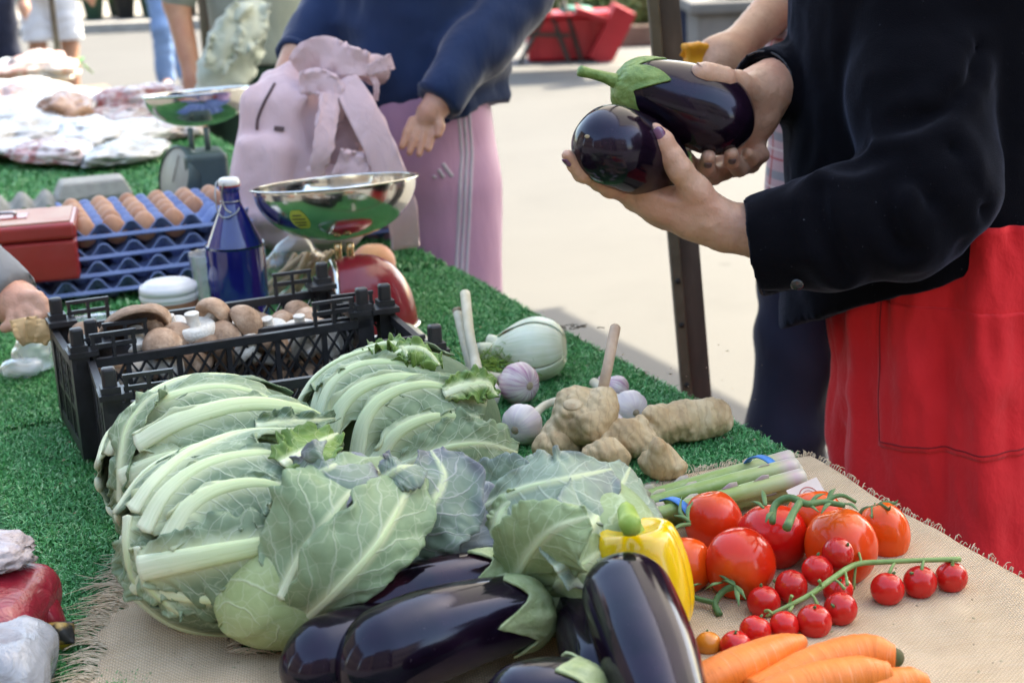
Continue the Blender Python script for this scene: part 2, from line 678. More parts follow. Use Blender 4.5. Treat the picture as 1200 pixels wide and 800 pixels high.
def make_mat(t_of, t1_of, s0, s1, label, nb, blade, keep=None, seed=1, wl=0.0):
    rg = np.random.default_rng(seed)
    ns, nt = 40, 60
    S, U = np.meshgrid(np.linspace(0, 1, ns), np.linspace(0, 1, nt), indexing='ij')
    S = S.ravel(); U = U.ravel()
    def P(S, U, add=0):
        s = s0 + (s1 - s0) * S
        a, b = t_of(s), t1_of(s)
        tt = a + (b - a) * U
        s = s + wl * vnoise(np.stack([tt * 9, tt * 0, tt * 0], -1), seed) * (S ** 6) 
        lift = undul(s, tt) + add
        return drape(s, tt, lift), s, tt
    v, _, _ = P(S, U)
    root = thing('turf_mat', label, 'turf mat', v.mean(0) * V(1, 1, 0) + V(0, 0, TZ - 0.01))
    mk('backing', (v, grid_faces(ns, nt)), turf_base, root)
    a, b = rg.random(nb), rg.random(nb)
    base, s, tt = P(a, b)
    if keep is not None:
        k = keep(base, s, tt)
        base, s, tt = base[k], s[k], tt[k]
    n = len(base)
    # tufted rows: blades bunch into loops
    ang = rg.random(n) * 2 * np.pi
    nn = np.zeros((n, 3)); nn[:, 2] = 1
    side = np.clip(np.abs(s - np.clip(s, -0.012, TW + 0.012)) / 0.02, 0, 1)
    outd = np.where(s > TW / 2, -1, 1)[:, None] * EN[None, :]
    nn = nn * (1 - side)[:, None] + outd * side[:, None]
    L = blade[0] * (0.6 + 0.7 * rg.random(n))
    w = blade[1] * (0.7 + 0.6 * rg.random(n))
    lean = 0.25 + 0.9 * rg.random(n)
    d = np.stack([np.cos(ang), np.sin(ang), 0 * ang], -1)
    tip = base + nn * (L * np.cos(lean))[:, None] + d * (L * np.sin(lean))[:, None]
    mid = base + nn * (L * 0.62)[:, None] + d * (L * 0.18 * np.sin(lean))[:, None]
    a2 = rg.random(n) * 2 * np.pi
    wd = np.stack([np.cos(a2), np.sin(a2), 0.2 * np.sin(ang * 3)], -1) * w[:, None] * 0.5
    vv = np.stack([base - wd, base + wd, mid + wd * 0.9, mid - wd * 0.9, tip + wd * 0.35, tip - wd * 0.35], 1).reshape(-1, 3)
    i = np.arange(n)[:, None] * 6
    ff = np.vstack([i + np.array([0, 1, 2, 3]), i + np.array([3, 2, 4, 5])])
    mk('pile', (vv, ff), turf_pile, root, smooth=False, kind='stuff')
    return root

c1 = tb_of(T(40, 497)); c2 = tb_of(T(640, 388))
sl1 = (c2[1] - c1[1]) / (c2[0] - c1[0])
seam1 = lambda s: c1[1] + (s - c1[0]) * sl1 + 0.012 * np.sin(np.asarray(s) * 9)
c3 = tb_of(T(490, 318))
seam2 = lambda s: c3[1] + 0.010 * np.sin(np.asarray(s) * 7 + 1) + 0 * s
near_t = lambda s: -0.55 + 0 * s
def keep_near(base, s, tt):
    # leave out what lies under the sacking, except a hand's breadth inside its edge and under its hole
    la, lb = tb_of(SACK[0]), tb_of(SACK[3])
    q = base[:, :2]
    d = (SACK[3] - SACK[0])[:2]; d = d / np.linalg.norm(d)
    nrm2 = np.array([-d[1], d[0]])
    left = (q - SACK[0][:2]) @ nrm2
    e = (SACK[1] - SACK[0])[:2]; e = e / np.linalg.norm(e)
    n2 = np.array([-e[1], e[0]])
    back = (q - SACK[0][:2]) @ n2
    hole = np.hypot(q[:, 0] - HOLE[0], q[:, 1] - HOLE[1]) < 0.06
    inside = (np.abs(left) > 0.05) & (np.sign(left) == np.sign((SACK[1] - SACK[0])[:2] @ nrm2)) & (back < -0.05)
    return (~inside | hole) & (tt > -0.35)
SACK = [T(168, 652), T(948, 541), T(1480, 845), T(70, 890)]
HOLE = T(302, 766)
make_mat(near_t, lambda s: seam1(s) - 0.007, -0.012, TW + 0.03, 'green artificial turf mat under the cauliflowers and sackcloth', 420000, (0.010, 0.0017), keep_near, 3, 0.03)
make_mat(lambda s: seam1(s) + 0.010, lambda s: seam2(s) - 0.012, -0.012, TW + 0.03, 'green artificial turf mat under the mushroom crate and blue bottle', 190000, (0.010, 0.0021), None, 4, 0.02)
make_mat(lambda s: seam2(s) + 0.010, lambda s: 4.75 + 0 * s, -0.012, TW + 0.03, 'green artificial turf mat under the egg trays at the far end of the table', 110000, (0.012, 0.0040), None, 5, 0.0)

# ---- sackcloth
t = NT('jute_sacking')
uv = t.n('TexCoord').outputs['UV']
dn = t.noise(uv, 14, 3)
dn2 = t.noise(uv, 60, 2)
sx = t.n('SeparateXYZ'); t.l(uv, sx.inputs[0])
wx = t.math('MULTIPLY_ADD', dn, 0.007, sx.outputs[0])
wy = t.math('MULTIPLY_ADD', dn2, 0.0025, sx.outputs[1])
FQ = 2 * math.pi / 0.0043
a = t.math('SINE', t.math('MULTIPLY', wx, FQ))
b = t.math('SINE', t.math('MULTIPLY', wy, FQ))
ab = t.math('MULTIPLY', a, b)
hgt = t.math('MAXIMUM', t.math('ABSOLUTE', a), t.math('ABSOLUTE', b))
hgt = t.math('MULTIPLY_ADD', ab, 0.35, hgt)
gap = t.ramp(hgt, [(0.45, 1.0), (0.9, 0.0)])
col = t.ramp(t.noise(uv, 26, 5), [(0.3, (0.66, 0.46, 0.275)), (0.7, (0.80, 0.585, 0.375))])
slub = t.noise(t.mapping(uv, (30, 420, 1)), 1.0, 2)
col = t.mix(t.ramp(slub, [(0.45, 0.0), (0.75, 0.55)]), col, (0.78, 0.61, 0.43))
col = t.mix(t.math('MULTIPLY', gap, 0.7), col, (0.24, 0.15, 0.085))
t.set(color=col, rough=0.9, spec=0.2, sheen=0.15, normal=t.bump(t.math('MULTIPLY_ADD', slub, 0.4, hgt), 0.9, 0.0016))
jute_m = t.m
sack = thing('sackcloth', 'tan jute sackcloth with frayed edge spread beneath tomatoes and aubergines', 'cloth', V(SACK[0][0], SACK[0][1], TZ))
NS, NU = 260, 150
U, W = np.meshgrid(np.linspace(0, 1, NS), np.linspace(0, 1, NU), indexing='ij')
U = U.ravel(); W = W.ravel()
P4 = [p[:2] for p in SACK]
far = (P4[0][None] * (1 - U[:, None]) + P4[1][None] * U[:, None])
near = (P4[3][None] * (1 - U[:, None]) + P4[2][None] * U[:, None])
far = far + np.stack([0 * U, 0.006 * np.sin(U * 17)], -1)
q = far * (1 - W[:, None]) + near * W[:, None]
dxl = (0.005 * np.sin(W * 23) + 0.004 * np.sin(W * 57 + 1)) * (1 - U) ** 3
q[:, 0] += dxl
z = 0.0045 + 0.0045 * vnoise(np.stack([q[:, 0] * 9, q[:, 1] * 9, 0 * U], -1), 9) + 0.0022 * vnoise(np.stack([q[:, 0] * 30, q[:, 1] * 22, 0 * U], -1), 12)
def pucker(px, py, amp, rad):
    c = T(px, py)
    return amp * np.exp(-((q[:, 0] - c[0]) ** 2 + (q[:, 1] - c[1]) ** 2) / rad ** 2)
z += pucker(215, 745, 0.006, 0.05) + pucker(1120, 640, 0.004, 0.06)
s_, t_ = tb_of(np.c_[q, 0 * U])
over = np.maximum(0, -s_ - 0.016)
q = q - EN[None, :2] * (-(over * 0.75))[:, None] * -1.0
zz = TZ + z - over * 0.8
vs = np.c_[q, zz]
F = grid_faces(NS, NU)
cen = vs[F].mean(1)
hole = (((cen[:, 0] - HOLE[0]) / 0.026) ** 2 + ((cen[:, 1] - HOLE[1]) / 0.010) ** 2) < 1 + 0.35 * vnoise(cen * 160, 3)
F = F[~hole]
F = F[:, ::-1]
uvs = np.stack([vs[:, 0] * math.cos(0.12) + vs[:, 1] * math.sin(0.12), -vs[:, 0] * math.sin(0.12) + vs[:, 1] * math.cos(0.12)], -1)
o = mk('weave', (vs, F, uvs), jute_m, sack)
mod_solid(o, 0.0012, -1)
# loose threads of the frayed edges
thread_m = simple('jute_thread', (0.50, 0.38, 0.25), (0.62, 0.5, 0.36), 90, 0.9)
def fringe(points, dirs, lens, rad, seed):
    rg = np.random.default_rng(seed)
    parts = []
    for p, d, L in zip(points, dirs, lens):
        k = rg.normal(0, 0.35, 3); k[2] *= 0.35
        a = p
        b = p + d * L * 0.5 + k * L * 0.22 + V(0, 0, 0.002 + 0.003 * rg.random())
        c = p + d * L + k * L * 0.6
        c[2] = p[2] - 0.001 + 0.004 * rg.random()
        parts.append(tube([a, b, c], [rad, rad, rad * 0.5], 4, 6, cap=False))
    return join(*parts)
rg = np.random.default_rng(5)
V3 = vs.reshape(NS, NU, 3)
ptsL, dL, lL = [], [], []
ld = nrm(V(-(SACK[0] - SACK[3])[1], (SACK[0] - SACK[3])[0], 0))
for k in range(520):
    w = rg.random() * 0.98
    i = w * (NU - 1)
    p = V3[0, int(i)] + V(0, 0, 0.001) + V(0, (rg.random() - .5) * 0.004, 0)
    ptsL.append(p); dL.append(nrm(ld + V(*(rg.normal(0, 0.22, 2)), 0) + V(0, -0.15, 0))); lL.append(0.012 + 0.026 * rg.random() * (0.7 + 0.6 * math.sin(w * 40) ** 2))
for k in range(90):
    u = rg.random() * 0.14
    p = V3[int(u * (NS - 1)), 0] + V(0, 0, 0.001)
    ptsL.append(p); dL.append(nrm(V(-0.25, 1, 0) + V(*(rg.normal(0, 0.25, 2)), 0))); lL.append(0.010 + 0.022 * rg.random())
for k in range(130):
    u = 0.8 + rg.random() * 0.2
    p = V3[min(int(u * (NS - 1)), NS - 1), 0] + V(0, 0, 0.001)
    ptsL.append(p); dL.append(nrm(V(0.3, 1, 0) + V(*(rg.normal(0, 0.4, 2)), 0))); lL.append(0.004 + 0.012 * rg.random())
for k in range(260):
    w = rg.random()
    p = V3[-1, int(w * (NU - 1))] + V(0, 0, 0.001)
    ptsL.append(p); dL.append(nrm(V(1, 0.6, -0.2) + V(*(rg.normal(0, 0.4, 3))))); lL.append(0.002 + 0.006 * rg.random())
for k in range(70):
    a = rg.random() * 2 * math.pi
    p = V(HOLE[0] + 0.027 * math.cos(a), HOLE[1] + 0.0105 * math.sin(a), TZ + 0.006)
    sd = -1 if math.cos(a) > 0 else 1
    ptsL.append(p); dL.append(nrm(V(sd * 1.0, 0.3 * rg.normal(), 0))); lL.append(0.006 + 0.020 * rg.random())
mk('frayed_threads', fringe(ptsL, dL, lL, 0.00045, 6), thread_m, sack, kind='stuff')

# dry sprigs and a scrap of wrapper left on the turf
sprig_m = simple('dry_sprig', (0.05, 0.035, 0.025), (0.09, 0.07, 0.05), 100, 0.9)
c = T(655, 386, 0.012)
parts = []
for k in range(26):
    a = rg.random() * 6.28
    p0 = c + V(0.022 * rg.normal(), 0.006 * rg.normal(), 0.002 * rg.random())
    parts.append(tube([p0, p0 + V(0.008 * math.cos(a), 0.008 * math.sin(a), 0.006 * rg.random()), p0 + V(0.014 * math.cos(a + .6), 0.014 * math.sin(a + .6), 0.002)], 0.0006, 4, 5))
props(mk('dry_sprig', join(*parts), sprig_m), 'dark dry root sprig lying on the turf edge behind the fennel', 'sprig')

# ---- stall post: perforated angle iron
pole = thing('stall_post', 'leaning brown steel angle post with bolt holes beside the table', 'post', D(818, 470, 2.52) * V(1, 1, 0))
pt, pb = D(775, -30, 2.34), D(817, 470, 2.52)
dirp = nrm(pb - pt)
pb2 = pb + dirp * (pb[2] / -dirp[2])
pt2 = pt - dirp * ((2.35 - pt[2]) / -dirp[2])
post_m = NT('weathered_post_paint')
vec = post_m.coord('Object')
n1 = post_m.noise(post_m.mapping(vec, (1, 1, 0.25)), 40, 5)
c = post_m.ramp(n1, [(0.3, (0.060, 0.047, 0.038)), (0.55, (0.085, 0.066, 0.052)), (0.75, (0.13, 0.105, 0.085))])
post_m.set(color=c, rough=0.55, normal=post_m.bump(n1, 0.3, 0.001))
Bp = basis_from(pb2 - pt2, (0.3, 1, 0))
xa, ya = Bp[:, 0], Bp[:, 1]
def flange(off, w, th, ax, ot):
    return join(bar(pt2 + off, pb2 + off, 0.001))
L = np.linalg.norm(pb2 - pt2)
mid = (pt2 + pb2) / 2
rotw = np.stack([nrm(np.cross(V(0, 1, 0), dirp)), nrm(np.cross(dirp, np.cross(V(0, 1, 0), dirp))), dirp], 1)
if rotw[0, 0] < 0:
    rotw[:, 0] *= -1; rotw[:, 1] *= -1
mod_bevel(mk('front_flange', box(mid + rotw[:, 0] * 0.007, (0.034, 0.005, L), rotw), post_m.m, pole, smooth=False), 0.001)
sgn = 1 if rotw[1, 1] > 0 else -1
mod_bevel(mk('side_flange', box(mid - rotw[:, 0] * 0.013 + rotw[:, 1] * sgn * 0.0 - rotw[:, 0] * 0.0035, (0.016, 0.030, L), rotw), simple('post_side', (0.09, 0.075, 0.045), (0.13, 0.105, 0.07), 30, 0.6), pole, smooth=False), 0.002)
hole_m = simple('bolt_hole_shade', (0.012, 0.010, 0.009), None, 10, 0.6)  # near-black caps paint the shade inside the bolt holes
for (hx, hy) in ((797, 318), (799, 371), (802, 445)):
    tt = (hy + 30) / 500.0
    c = pt + (pb - pt) * tt - rotw[:, 0] * 0.016 - rotw[:, 1] * sgn * 0.0155
    mk('bolt', lathe([(0, 0.004), (0.0035, 0.0035), (0.0045, 0.001), (0.0045, -0.002), (0, -0.002)], 12, c, rot_axis((1, 0, 0), R(90))), hole_m, pole)

# ---- unseen canopy, placed off to the customers' side to shade the goods
t = NT('canopy_cloth')
tr = t.n('BsdfTranslucent'); df = t.n('BsdfDiffuse'); mx = t.n('MixShader')
tr.inputs[0].default_value = (0.80, 0.74, 0.64, 1); df.inputs[0].default_value = (0.75, 0.75, 0.73, 1)
mx.inputs[0].default_value = 0.40
t.l(tr.outputs[0], mx.inputs[1]); t.l(df.outputs[0], mx.inputs[2]); t.l(mx.outputs[0], t.out.inputs[0])
can_m = t.m
ce = Z(868, 478, 0)
sh = 2.4 / math.tan(SUN_EL)
ce = ce + V(math.sin(SUN_AZ), math.cos(SUN_AZ), 0) * sh
s_edge, _ = tb_of(ce)
CWD = -0.25 - s_edge
can = thing('shade_canopy', 'unseen white cloth canopy added beside the vegetable stall to shade it', 'canopy', TB(s_edge + CWD / 2, 1.0, 2.4))
ns, nt = 30, 30
S, U = np.meshgrid(np.linspace(s_edge, s_edge + CWD, ns), np.linspace(-0.15, 4.4, nt), indexing='ij')
v = RE[None] - EN[None] * S.ravel()[:, None] + ET[None] * U.ravel()[:, None]
sag = 0.35 * (1 - np.abs((S.ravel() - s_edge) / CWD - 0.5) * 2) + 0.03 * np.sin(U.ravel() * 3)
v[:, 2] = 2.4 + sag
mk('cloth', (v, grid_faces(ns, nt)), can_m, can)
for ss in (s_edge + 0.02, s_edge + CWD - 0.02):
    mk('edge_rail', bar(TB(ss, -0.14, 2.385), TB(ss, 4.39, 2.385), 0.03), steel_m, can, smooth=False)
for tt in (-0.14, 4.39):
    mk('rafter', bar(TB(s_edge, tt, 2.37), TB(s_edge + CWD, tt, 2.37), 0.03), steel_m, can, smooth=False)
mk('upright', bar(TB(s_edge + 0.02, -0.12, 0), TB(s_edge + 0.02, -0.12, 2.37), 0.04), steel_m, can, smooth=False)
# ================================================================== PRODUCE
# ---- materials
def eggplant_mat(name, tint):
    t = NT(name)
    vec = t.coord('Object')
    n = t.noise(vec, 22, 3)
    fine = t.noise(vec, 260, 3)
    c = t.ramp(n, [(0.35, (0.0035, 0.002, 0.005)), (0.7, tint)])
    c = t.mix(t.ramp(fine, [(0.66, 0.0), (0.8, 0.5)]), c, (0.06, 0.045, 0.06))
    t.set(color=c, rough=t.ramp(n, [(0.3, 0.10), (0.8, 0.20)]), spec=0.42, spect=(0.72, 0.76, 1.0), coat=0.05, coatr=0.05,  # blue specular tint puts a blue sky into the highlights
          normal=t.bump(t.noise(vec, 35, 2), 0.10, 0.002))
    return t.m
aub_m = eggplant_mat('aubergine_skin', (0.016, 0.006, 0.016))
aub_red_m = eggplant_mat('aubergine_skin_reddish', (0.035, 0.007, 0.012))
calyx_m = simple('aubergine_calyx', (0.25, 0.31, 0.13), (0.36, 0.41, 0.22), 70, 0.55, (90, 0.9, 0.003))
calyx_green_m = simple('fresh_calyx', (0.11, 0.20, 0.040), (0.22, 0.32, 0.09), 60, 0.5, (90, 0.9, 0.004))
scar_m = simple('blossom_scar', (0.45, 0.36, 0.22), (0.3, 0.22, 0.12), 200, 0.8)

def eggplant(a, b, r, label, group, mat=aub_m, cal=calyx_m, bend=0.006, stem_dir=None, stem_len=0.03, fat=0.35, end=0.66, seed=0, reach=0.040, bhint=(0, 0, 1), scar=False, cb=0.52):
    """a: blossom end, b: calyx end (both surface tips), body of revolution about a gently bent axis"""
    rg = np.random.default_rng(seed + 100)
    a, b = np.asarray(a, float), np.asarray(b, float)
    L = np.linalg.norm(b - a)
    ax = (b - a) / L
    B = basis_from(ax, bhint)
    nu, nv = 54, 48
    tt = 0.5 - 0.5 * np.cos(np.linspace(0, np.pi, nu))
    def rad(t):
        t = np.asarray(t, float)
        w = np.interp(t, [0, fat, 1], [0.92, 1.0, end])
        w = np.where(t < fat, 0.92 + 0.08 * np.sin(t / fat * np.pi / 2), 1 - (1 - end) * (0.5 - 0.5 * np.cos(np.pi * (t - fat) / (1 - fat))))
        e0 = np.sqrt(np.clip(1 - np.clip(1 - t * L / (r * 1.05), 0, 1) ** 2, 0, 1))
        e1 = np.sqrt(np.clip(1 - np.clip(1 - (1 - t) * L / (r * 0.75), 0, 1) ** 2, 0, 1))
        return r * w * e0 * e1
    def axis(t):
        t = np.asarray(t, float)
        return a + (b - a) * t[..., None] + B[:, 1] * (bend * 4 * t * (1 - t))[..., None]
    th = np.linspace(0, 2 * np.pi, nv, endpoint=False)
    def surf(t, th, off=0.0):
        rr = rad(t) * (1 + 0.012 * np.cos(3 * th + seed) + 0.008 * np.cos(5 * th + 2 * t)) + off
        return axis(t) + rr[..., None] * (B[:, 0] * np.cos(th)[..., None] + B[:, 1] * np.sin(th)[..., None])
    TT, TH = np.meshgrid(tt, th, indexing='ij')
    v = surf(TT, TH).reshape(-1, 3)
    root = thing('aubergine', label, 'aubergine', a * V(1, 1, 0) + V(0, 0, min(a[2], b[2]) - r), group)
    mk('body', (v, grid_faces(nu, nv, True)), mat, root)
    # calyx
    nc, nr = 100, 14
    th2 = np.linspace(0, 2 * np.pi, nc, endpoint=False)
    lob = (1 - np.abs(((5 * th2 + seed) / np.pi) % 2 - 1)) ** 1.25
    lens = reach * (cb + (1.14 - cb) * lob * (0.8 + 0.4 * np.sin(2 * th2 + seed * 1.7)))
    vv = []
    for i in range(nr):
        k = i / (nr - 1)
        d = lens * k ** 0.8
        t = 1 - d / L
        off = 0.0016 + 0.0035 * (1 - k) ** 2 + 0.0026 * (k ** 3) * (0.5 + 0.5 * np.sin(3 * th2 + seed)) + 0.0009 * np.cos(10 * th2 + seed * 2) * (1 - k) + 0.0006 * vnoise(np.stack([th2 * 9, th2 * 0 + k * 9, 0 * th2], -1), seed)
        q = surf(np.clip(t, 0, 1), th2, off)
        q = q + ax * (0.003 * (1 - k) ** 2)
        vv.append(q)
    co = mk('calyx', (np.vstack(vv), grid_faces(nr, nc, True)), cal, root)
    mod_solid(co, 0.0022, 1)
    tip = axis(np.array(1.0))
    sd = ax if stem_dir is None else nrm(stem_dir)
    p = [tip - ax * 0.004, tip + ax * stem_len * 0.4, tip + ax * stem_len * 0.55 + sd * stem_len * 0.35, tip + ax * stem_len * 0.6 + sd * stem_len * 0.75]
    mk('stem', tube(p, [0.0095, 0.0068, 0.0058, 0.0066], 12, 12, lobes=(5, 0.06)), cal, root)
    if scar:
        p0 = axis(np.array(0.0))
        mk('blossom_scar', uvsphere(p0, (0.0035, 0.0022, 0.0012), 8, 12, B), scar_m, root)
    return root

G = 'aubergines piled on the sackcloth'
eggplant(T(396, 795, .040), T(640, 712, .048), 0.0375, 'long aubergine with broad blue sheen and pale calyx, lying across the pile', G, seed=1, bend=0.010, stem_dir=nrm(D(690, 712, 1.3) - D(640, 722, 1.3)), stem_len=0.016, fat=0.3, end=0.8, reach=0.05)
eggplant(T(400, 729, .045), T(600, 674, .058), 0.0275, 'slim reddish purple aubergine behind the big one, against the cabbage stump', G, mat=aub_red_m, seed=2, bend=0.006, stem_dir=nrm(D(690, 677, 1.3) - D(600, 684, 1.3)), stem_len=0.030, end=0.86, reach=0.034)
eggplant(T(330, 793, .034), T(540, 735, .030), 0.034, 'aubergine half hidden under the long one, rounded end on bare sackcloth', G, seed=3)
eggplant(T(716, 822, .026), T(676, 694, .036), 0.030, 'dark aubergine wedged between the long aubergine and the upright one', G, seed=4, end=0.8, stem_len=0.012)
eggplant(T(722, 664, .098), T(800, 890, .040), 0.0365, 'fat aubergine propped upright against the yellow pepper', G, seed=5, bend=0.004, fat=0.45, end=0.8)
eggplant(T(560, 850, .040), T(712, 812, .050), 0.032, 'aubergine in front of the pile, its calyx towards the carrots', G, seed=6, end=0.85, reach=0.03)
HELD = 'aubergines held in the hands'
eggplant(D(880, 154, 1.845), D(722, 96, 1.80), 0.049, 'large glossy aubergine with fresh green calyx held in both hands', HELD, cal=calyx_green_m, seed=7, cb=0.30, bend=0.004, stem_dir=nrm(D(684, 88, 1.78) - D(720, 96, 1.8)), stem_len=0.036, fat=0.42, end=0.70, reach=0.048)
eggplant(D(688, 160, 1.700), D(792, 205, 1.845), 0.047, 'round ended aubergine showing its blossom scar, cupped in the lower hand', HELD, cal=calyx_green_m, seed=8, bend=0.003, stem_len=0.012, fat=0.45, end=0.75, reach=0.03, scar=True)

# ---- tomatoes
t = NT('tomato_skin')
vec = t.coord('Object')
oi = t.n('ObjectInfo')
n = t.noise(vec, 14, 3)
c = t.ramp(n, [(0.3, (0.62, 0.016, 0.006)), (0.75, (0.72, 0.040, 0.010))])
sep = t.n('SeparateXYZ'); t.l(vec, sep.inputs[0])
sh = t.math('MULTIPLY_ADD', t.noise(vec, 30, 2), 0.012, sep.outputs[2])
c = t.mix(t.ramp(t.math('MULTIPLY', sh, 20), [(0.42, 0.0), (0.85, 0.55)]), c, (0.74, 0.15, 0.025))
hs = t.n('HueSaturation'); t.l(c, hs.inputs['Color'])
t.l(t.math('MULTIPLY_ADD', oi.outputs['Random'], 0.016, 0.496), hs.inputs['Hue'])
t.l(t.math('MULTIPLY_ADD', oi.outputs['Random'], 0.25, 0.85), hs.inputs['Value'])
t.set(color=hs.outputs[0], rough=0.17, spec=0.36, sss=0.05, ssss=0.004, sssr=(1, .25, .1), normal=t.bump(t.noise(vec, 320, 2), 0.04, 0.0006))
tom_m = t.m
t = NT('cherry_tomato_skin')
vec = t.coord('Object'); oi = t.n('ObjectInfo')
n = t.noise(vec, 40, 3)
c = t.ramp(n, [(0.3, (0.50, 0.008, 0.010)), (0.75, (0.60, 0.020, 0.012))])
hs = t.n('HueSaturation'); t.l(c, hs.inputs['Color'])
t.l(t.math('MULTIPLY_ADD', oi.outputs['Random'], 0.4, 0.75), hs.inputs['Value'])
t.set(color=hs.outputs[0], rough=0.17, spec=0.45, sss=0.04, ssss=0.003, sssr=(1, .25, .1))
cherry_m = t.m
cherry_or = simple('orange_cherry_skin', (0.62, 0.17, 0.02), (0.66, 0.26, 0.03), 60, 0.2, sss=0.1, ssss=0.004)
vine_m = simple('tomato_vine', (0.055, 0.13, 0.035), (0.10, 0.19, 0.06), 80, 0.6, (300, 0.4, 0.001))

def tomato_vf(r, h, lob=0.02, dim=0.10, nu=28, nv=40):
    ph = np.linspace(0, np.pi, nu)
    pr = np.sin(ph) * r
    pz = -np.cos(ph) * h
    th = np.linspace(0, 2 * np.pi, nv, endpoint=False)
    k = np.clip((ph - 2.45) / 0.7, 0, 1)
    pz = pz - dim * h * 2 * k ** 2
    mod = 1 + lob * np.cos(5 * th[None] + 0.7) * np.sin(ph)[:, None] ** 2 * np.clip(ph / 1.5, 0, 1)[:, None]
    v = np.stack([pr[:, None] * mod * np.cos(th), pr[:, None] * mod * np.sin(th), pz[:, None] * np.ones(nv)], -1).reshape(-1, 3)
    return v, grid_faces(nu, nv, True)

def sepals(c, axis, R0, n, seed, mat, parent, curl=0.6):
    """green star of leaves on a tomato's shoulder"""
    rg = np.random.default_rng(seed)
    B = basis_from(axis)
    for k in range(n):
        a = 2 * np.pi * k / n + rg.normal(0, 0.15)
        d = B[:, 0] * math.cos(a) + B[:, 1] * math.sin(a)
        L = R0 * (0.8 + 0.4 * rg.random())
        pts = [c, c + d * L * 0.4 + B[:, 2] * L * 0.06, c + d * L * 0.8 - B[:, 2] * L * (0.02 + 0.2 * rg.random()), c + d * L + B[:, 2] * L * rg.normal(0.1, 0.35) * curl]
        mk('sepal', tube(pts, [0.0022, 0.0032, 0.0020, 0.0004], 6, 9, squash=(0.3, 1.0), hint=tuple(np.cross(d, B[:, 2]))), mat, parent)

GT = 'large tomatoes on the sackcloth'
def tomato(px, py, rpx, hpx, axis, label, hc=None, sep=0, seed=0):
    c0 = T(px, py, 0.036)
    s = np.dot(c0 - CAM, CF) / FPX
    r, h = rpx * s, hpx * s
    hc = hc if hc is not None else min(h, r) * 0.97
    c = T(px, py, hc)
    M = basis_from(axis)
    root = thing('tomato', label, 'tomato', c - V(0, 0, hc), GT)
    v, f = tomato_vf(r, h)
    o = obj('fruit', to_mesh('fruit', v, f, tom_m), root, (0, 0, hc))
    o.rotation_euler = Matrix([[float(x) for x in row] for row in M]).to_euler()
    if sep:
        sepals(c + M[:, 2] * h * 0.80, M[:, 2], 0.026, sep, seed, vine_m, root)
    return c, M, h
tomato(836, 613, 35, 41, (-0.2, 0.25, 1), 'tall dark red tomato beside the asparagus bundle', sep=0, seed=1)
t2 = tomato(867, 660, 42, 44, (-0.25, -0.75, -0.35), 'round tomato lying on its shoulder with the green calyx towards the pepper', sep=0)
tomato(906, 628, 43, 40, (0.1, 0.5, 0.9), 'tomato under the arching green vine')
tomato(803, 662, 34, 34, (-0.4, -0.5, 0.3), 'tomato half hidden behind the yellow pepper')
tomato(985, 640, 43, 47, (-0.2, 0.3, 1), 'orange red tomato with a ribbed shoulder behind the cherry tomato truss')
tomato(1037, 622, 29, 37, (-0.35, 0.35, 1), 'orange tomato at the table edge, outermost of the large ones', sep=5, seed=3)
tomato(955, 607, 34, 34, (-0.1, 0.5, 1), 'tomato at the back of the group under the paper tag', hc=0.04)
# truss vine over the large tomatoes
vroot = thing('tomato_vine', 'thick arching green vine lying over the large tomatoes', 'vine', T(930, 600, 0.0))
def vt(*pts):
    return [T(x, y, h) for x, y, h in pts]
mk('main_stem', tube(vt((905, 612, .070), (908, 592, .078), (925, 583, .085), (945, 590, .083), (965, 588, .080), (990, 592, .078)), [0.0030, 0.0034, 0.0036, 0.0034, 0.003, 0.0026], 8, 26), vine_m, vroot)
mk('side_stem', tube(vt((938, 588, .084), (930, 600, .082), (922, 618, .078)), [0.0034, 0.0034, 0.0042], 8, 10), vine_m, vroot)
mk('side_stem', tube(vt((965, 588, .08), (985, 580, .082), (1003, 588, .075)), [0.0024, 0.002, 0.0016], 8, 10), vine_m, vroot)
for k, (x, y, x2, y2) in enumerate(((895, 595, 880, 588), (905, 600, 897, 612), (942, 592, 960, 600), (950, 588, 968, 578), (975, 588, 962, 602), (990, 590, 1006, 598), (897, 592, 893, 574), (970, 586, 979, 572))):
    mk('sepal', tube(vt((x, y, .078), ((x + x2) / 2, (y + y2) / 2 - 3, .081), (x2, y2, .077)), [0.0018, 0.0026, 0.0005], 6, 8, squash=(0.4, 1)), vine_m, vroot)
# calyx and stalk of the tomato that lies on its shoulder
vr2 = thing('tomato_stalk', 'short forked green tomato stalk hanging beside the yellow pepper', 'vine', T(850, 700, 0))
mk('main_stem', tube(vt((862, 686, .024), (848, 692, .020), (838, 706, .012), (843, 720, .006)), [0.0034, 0.0030, 0.0028, 0.0034], 8, 16), vine_m, vr2)
mk('side_stem', tube(vt((838, 706, .012), (815, 700, .012), (806, 690, .018)), [0.0026, 0.0024, 0.002], 8, 10), vine_m, vr2)
for (x, y, x2, y2) in ((860, 684, 832, 668), (860, 684, 848, 664), (862, 686, 874, 702), (862, 686, 866, 710), (860, 686, 845, 680), (806, 690, 796, 676), (806, 690, 822, 684), (806, 690, 798, 700), (846, 682, 826, 690)):
    mk('sepal', tube(vt((x, y, .026), ((x + x2) / 2, (y + y2) / 2 - 2, .031), (x2, y2, .026)), [0.0018, 0.0026, 0.0004], 6, 8, squash=(0.4, 1)), vine_m, vr2)
tw = thing('tomato_calyx', 'wiry green calyx left of the tall dark red tomato', 'vine', T(797, 600, 0))
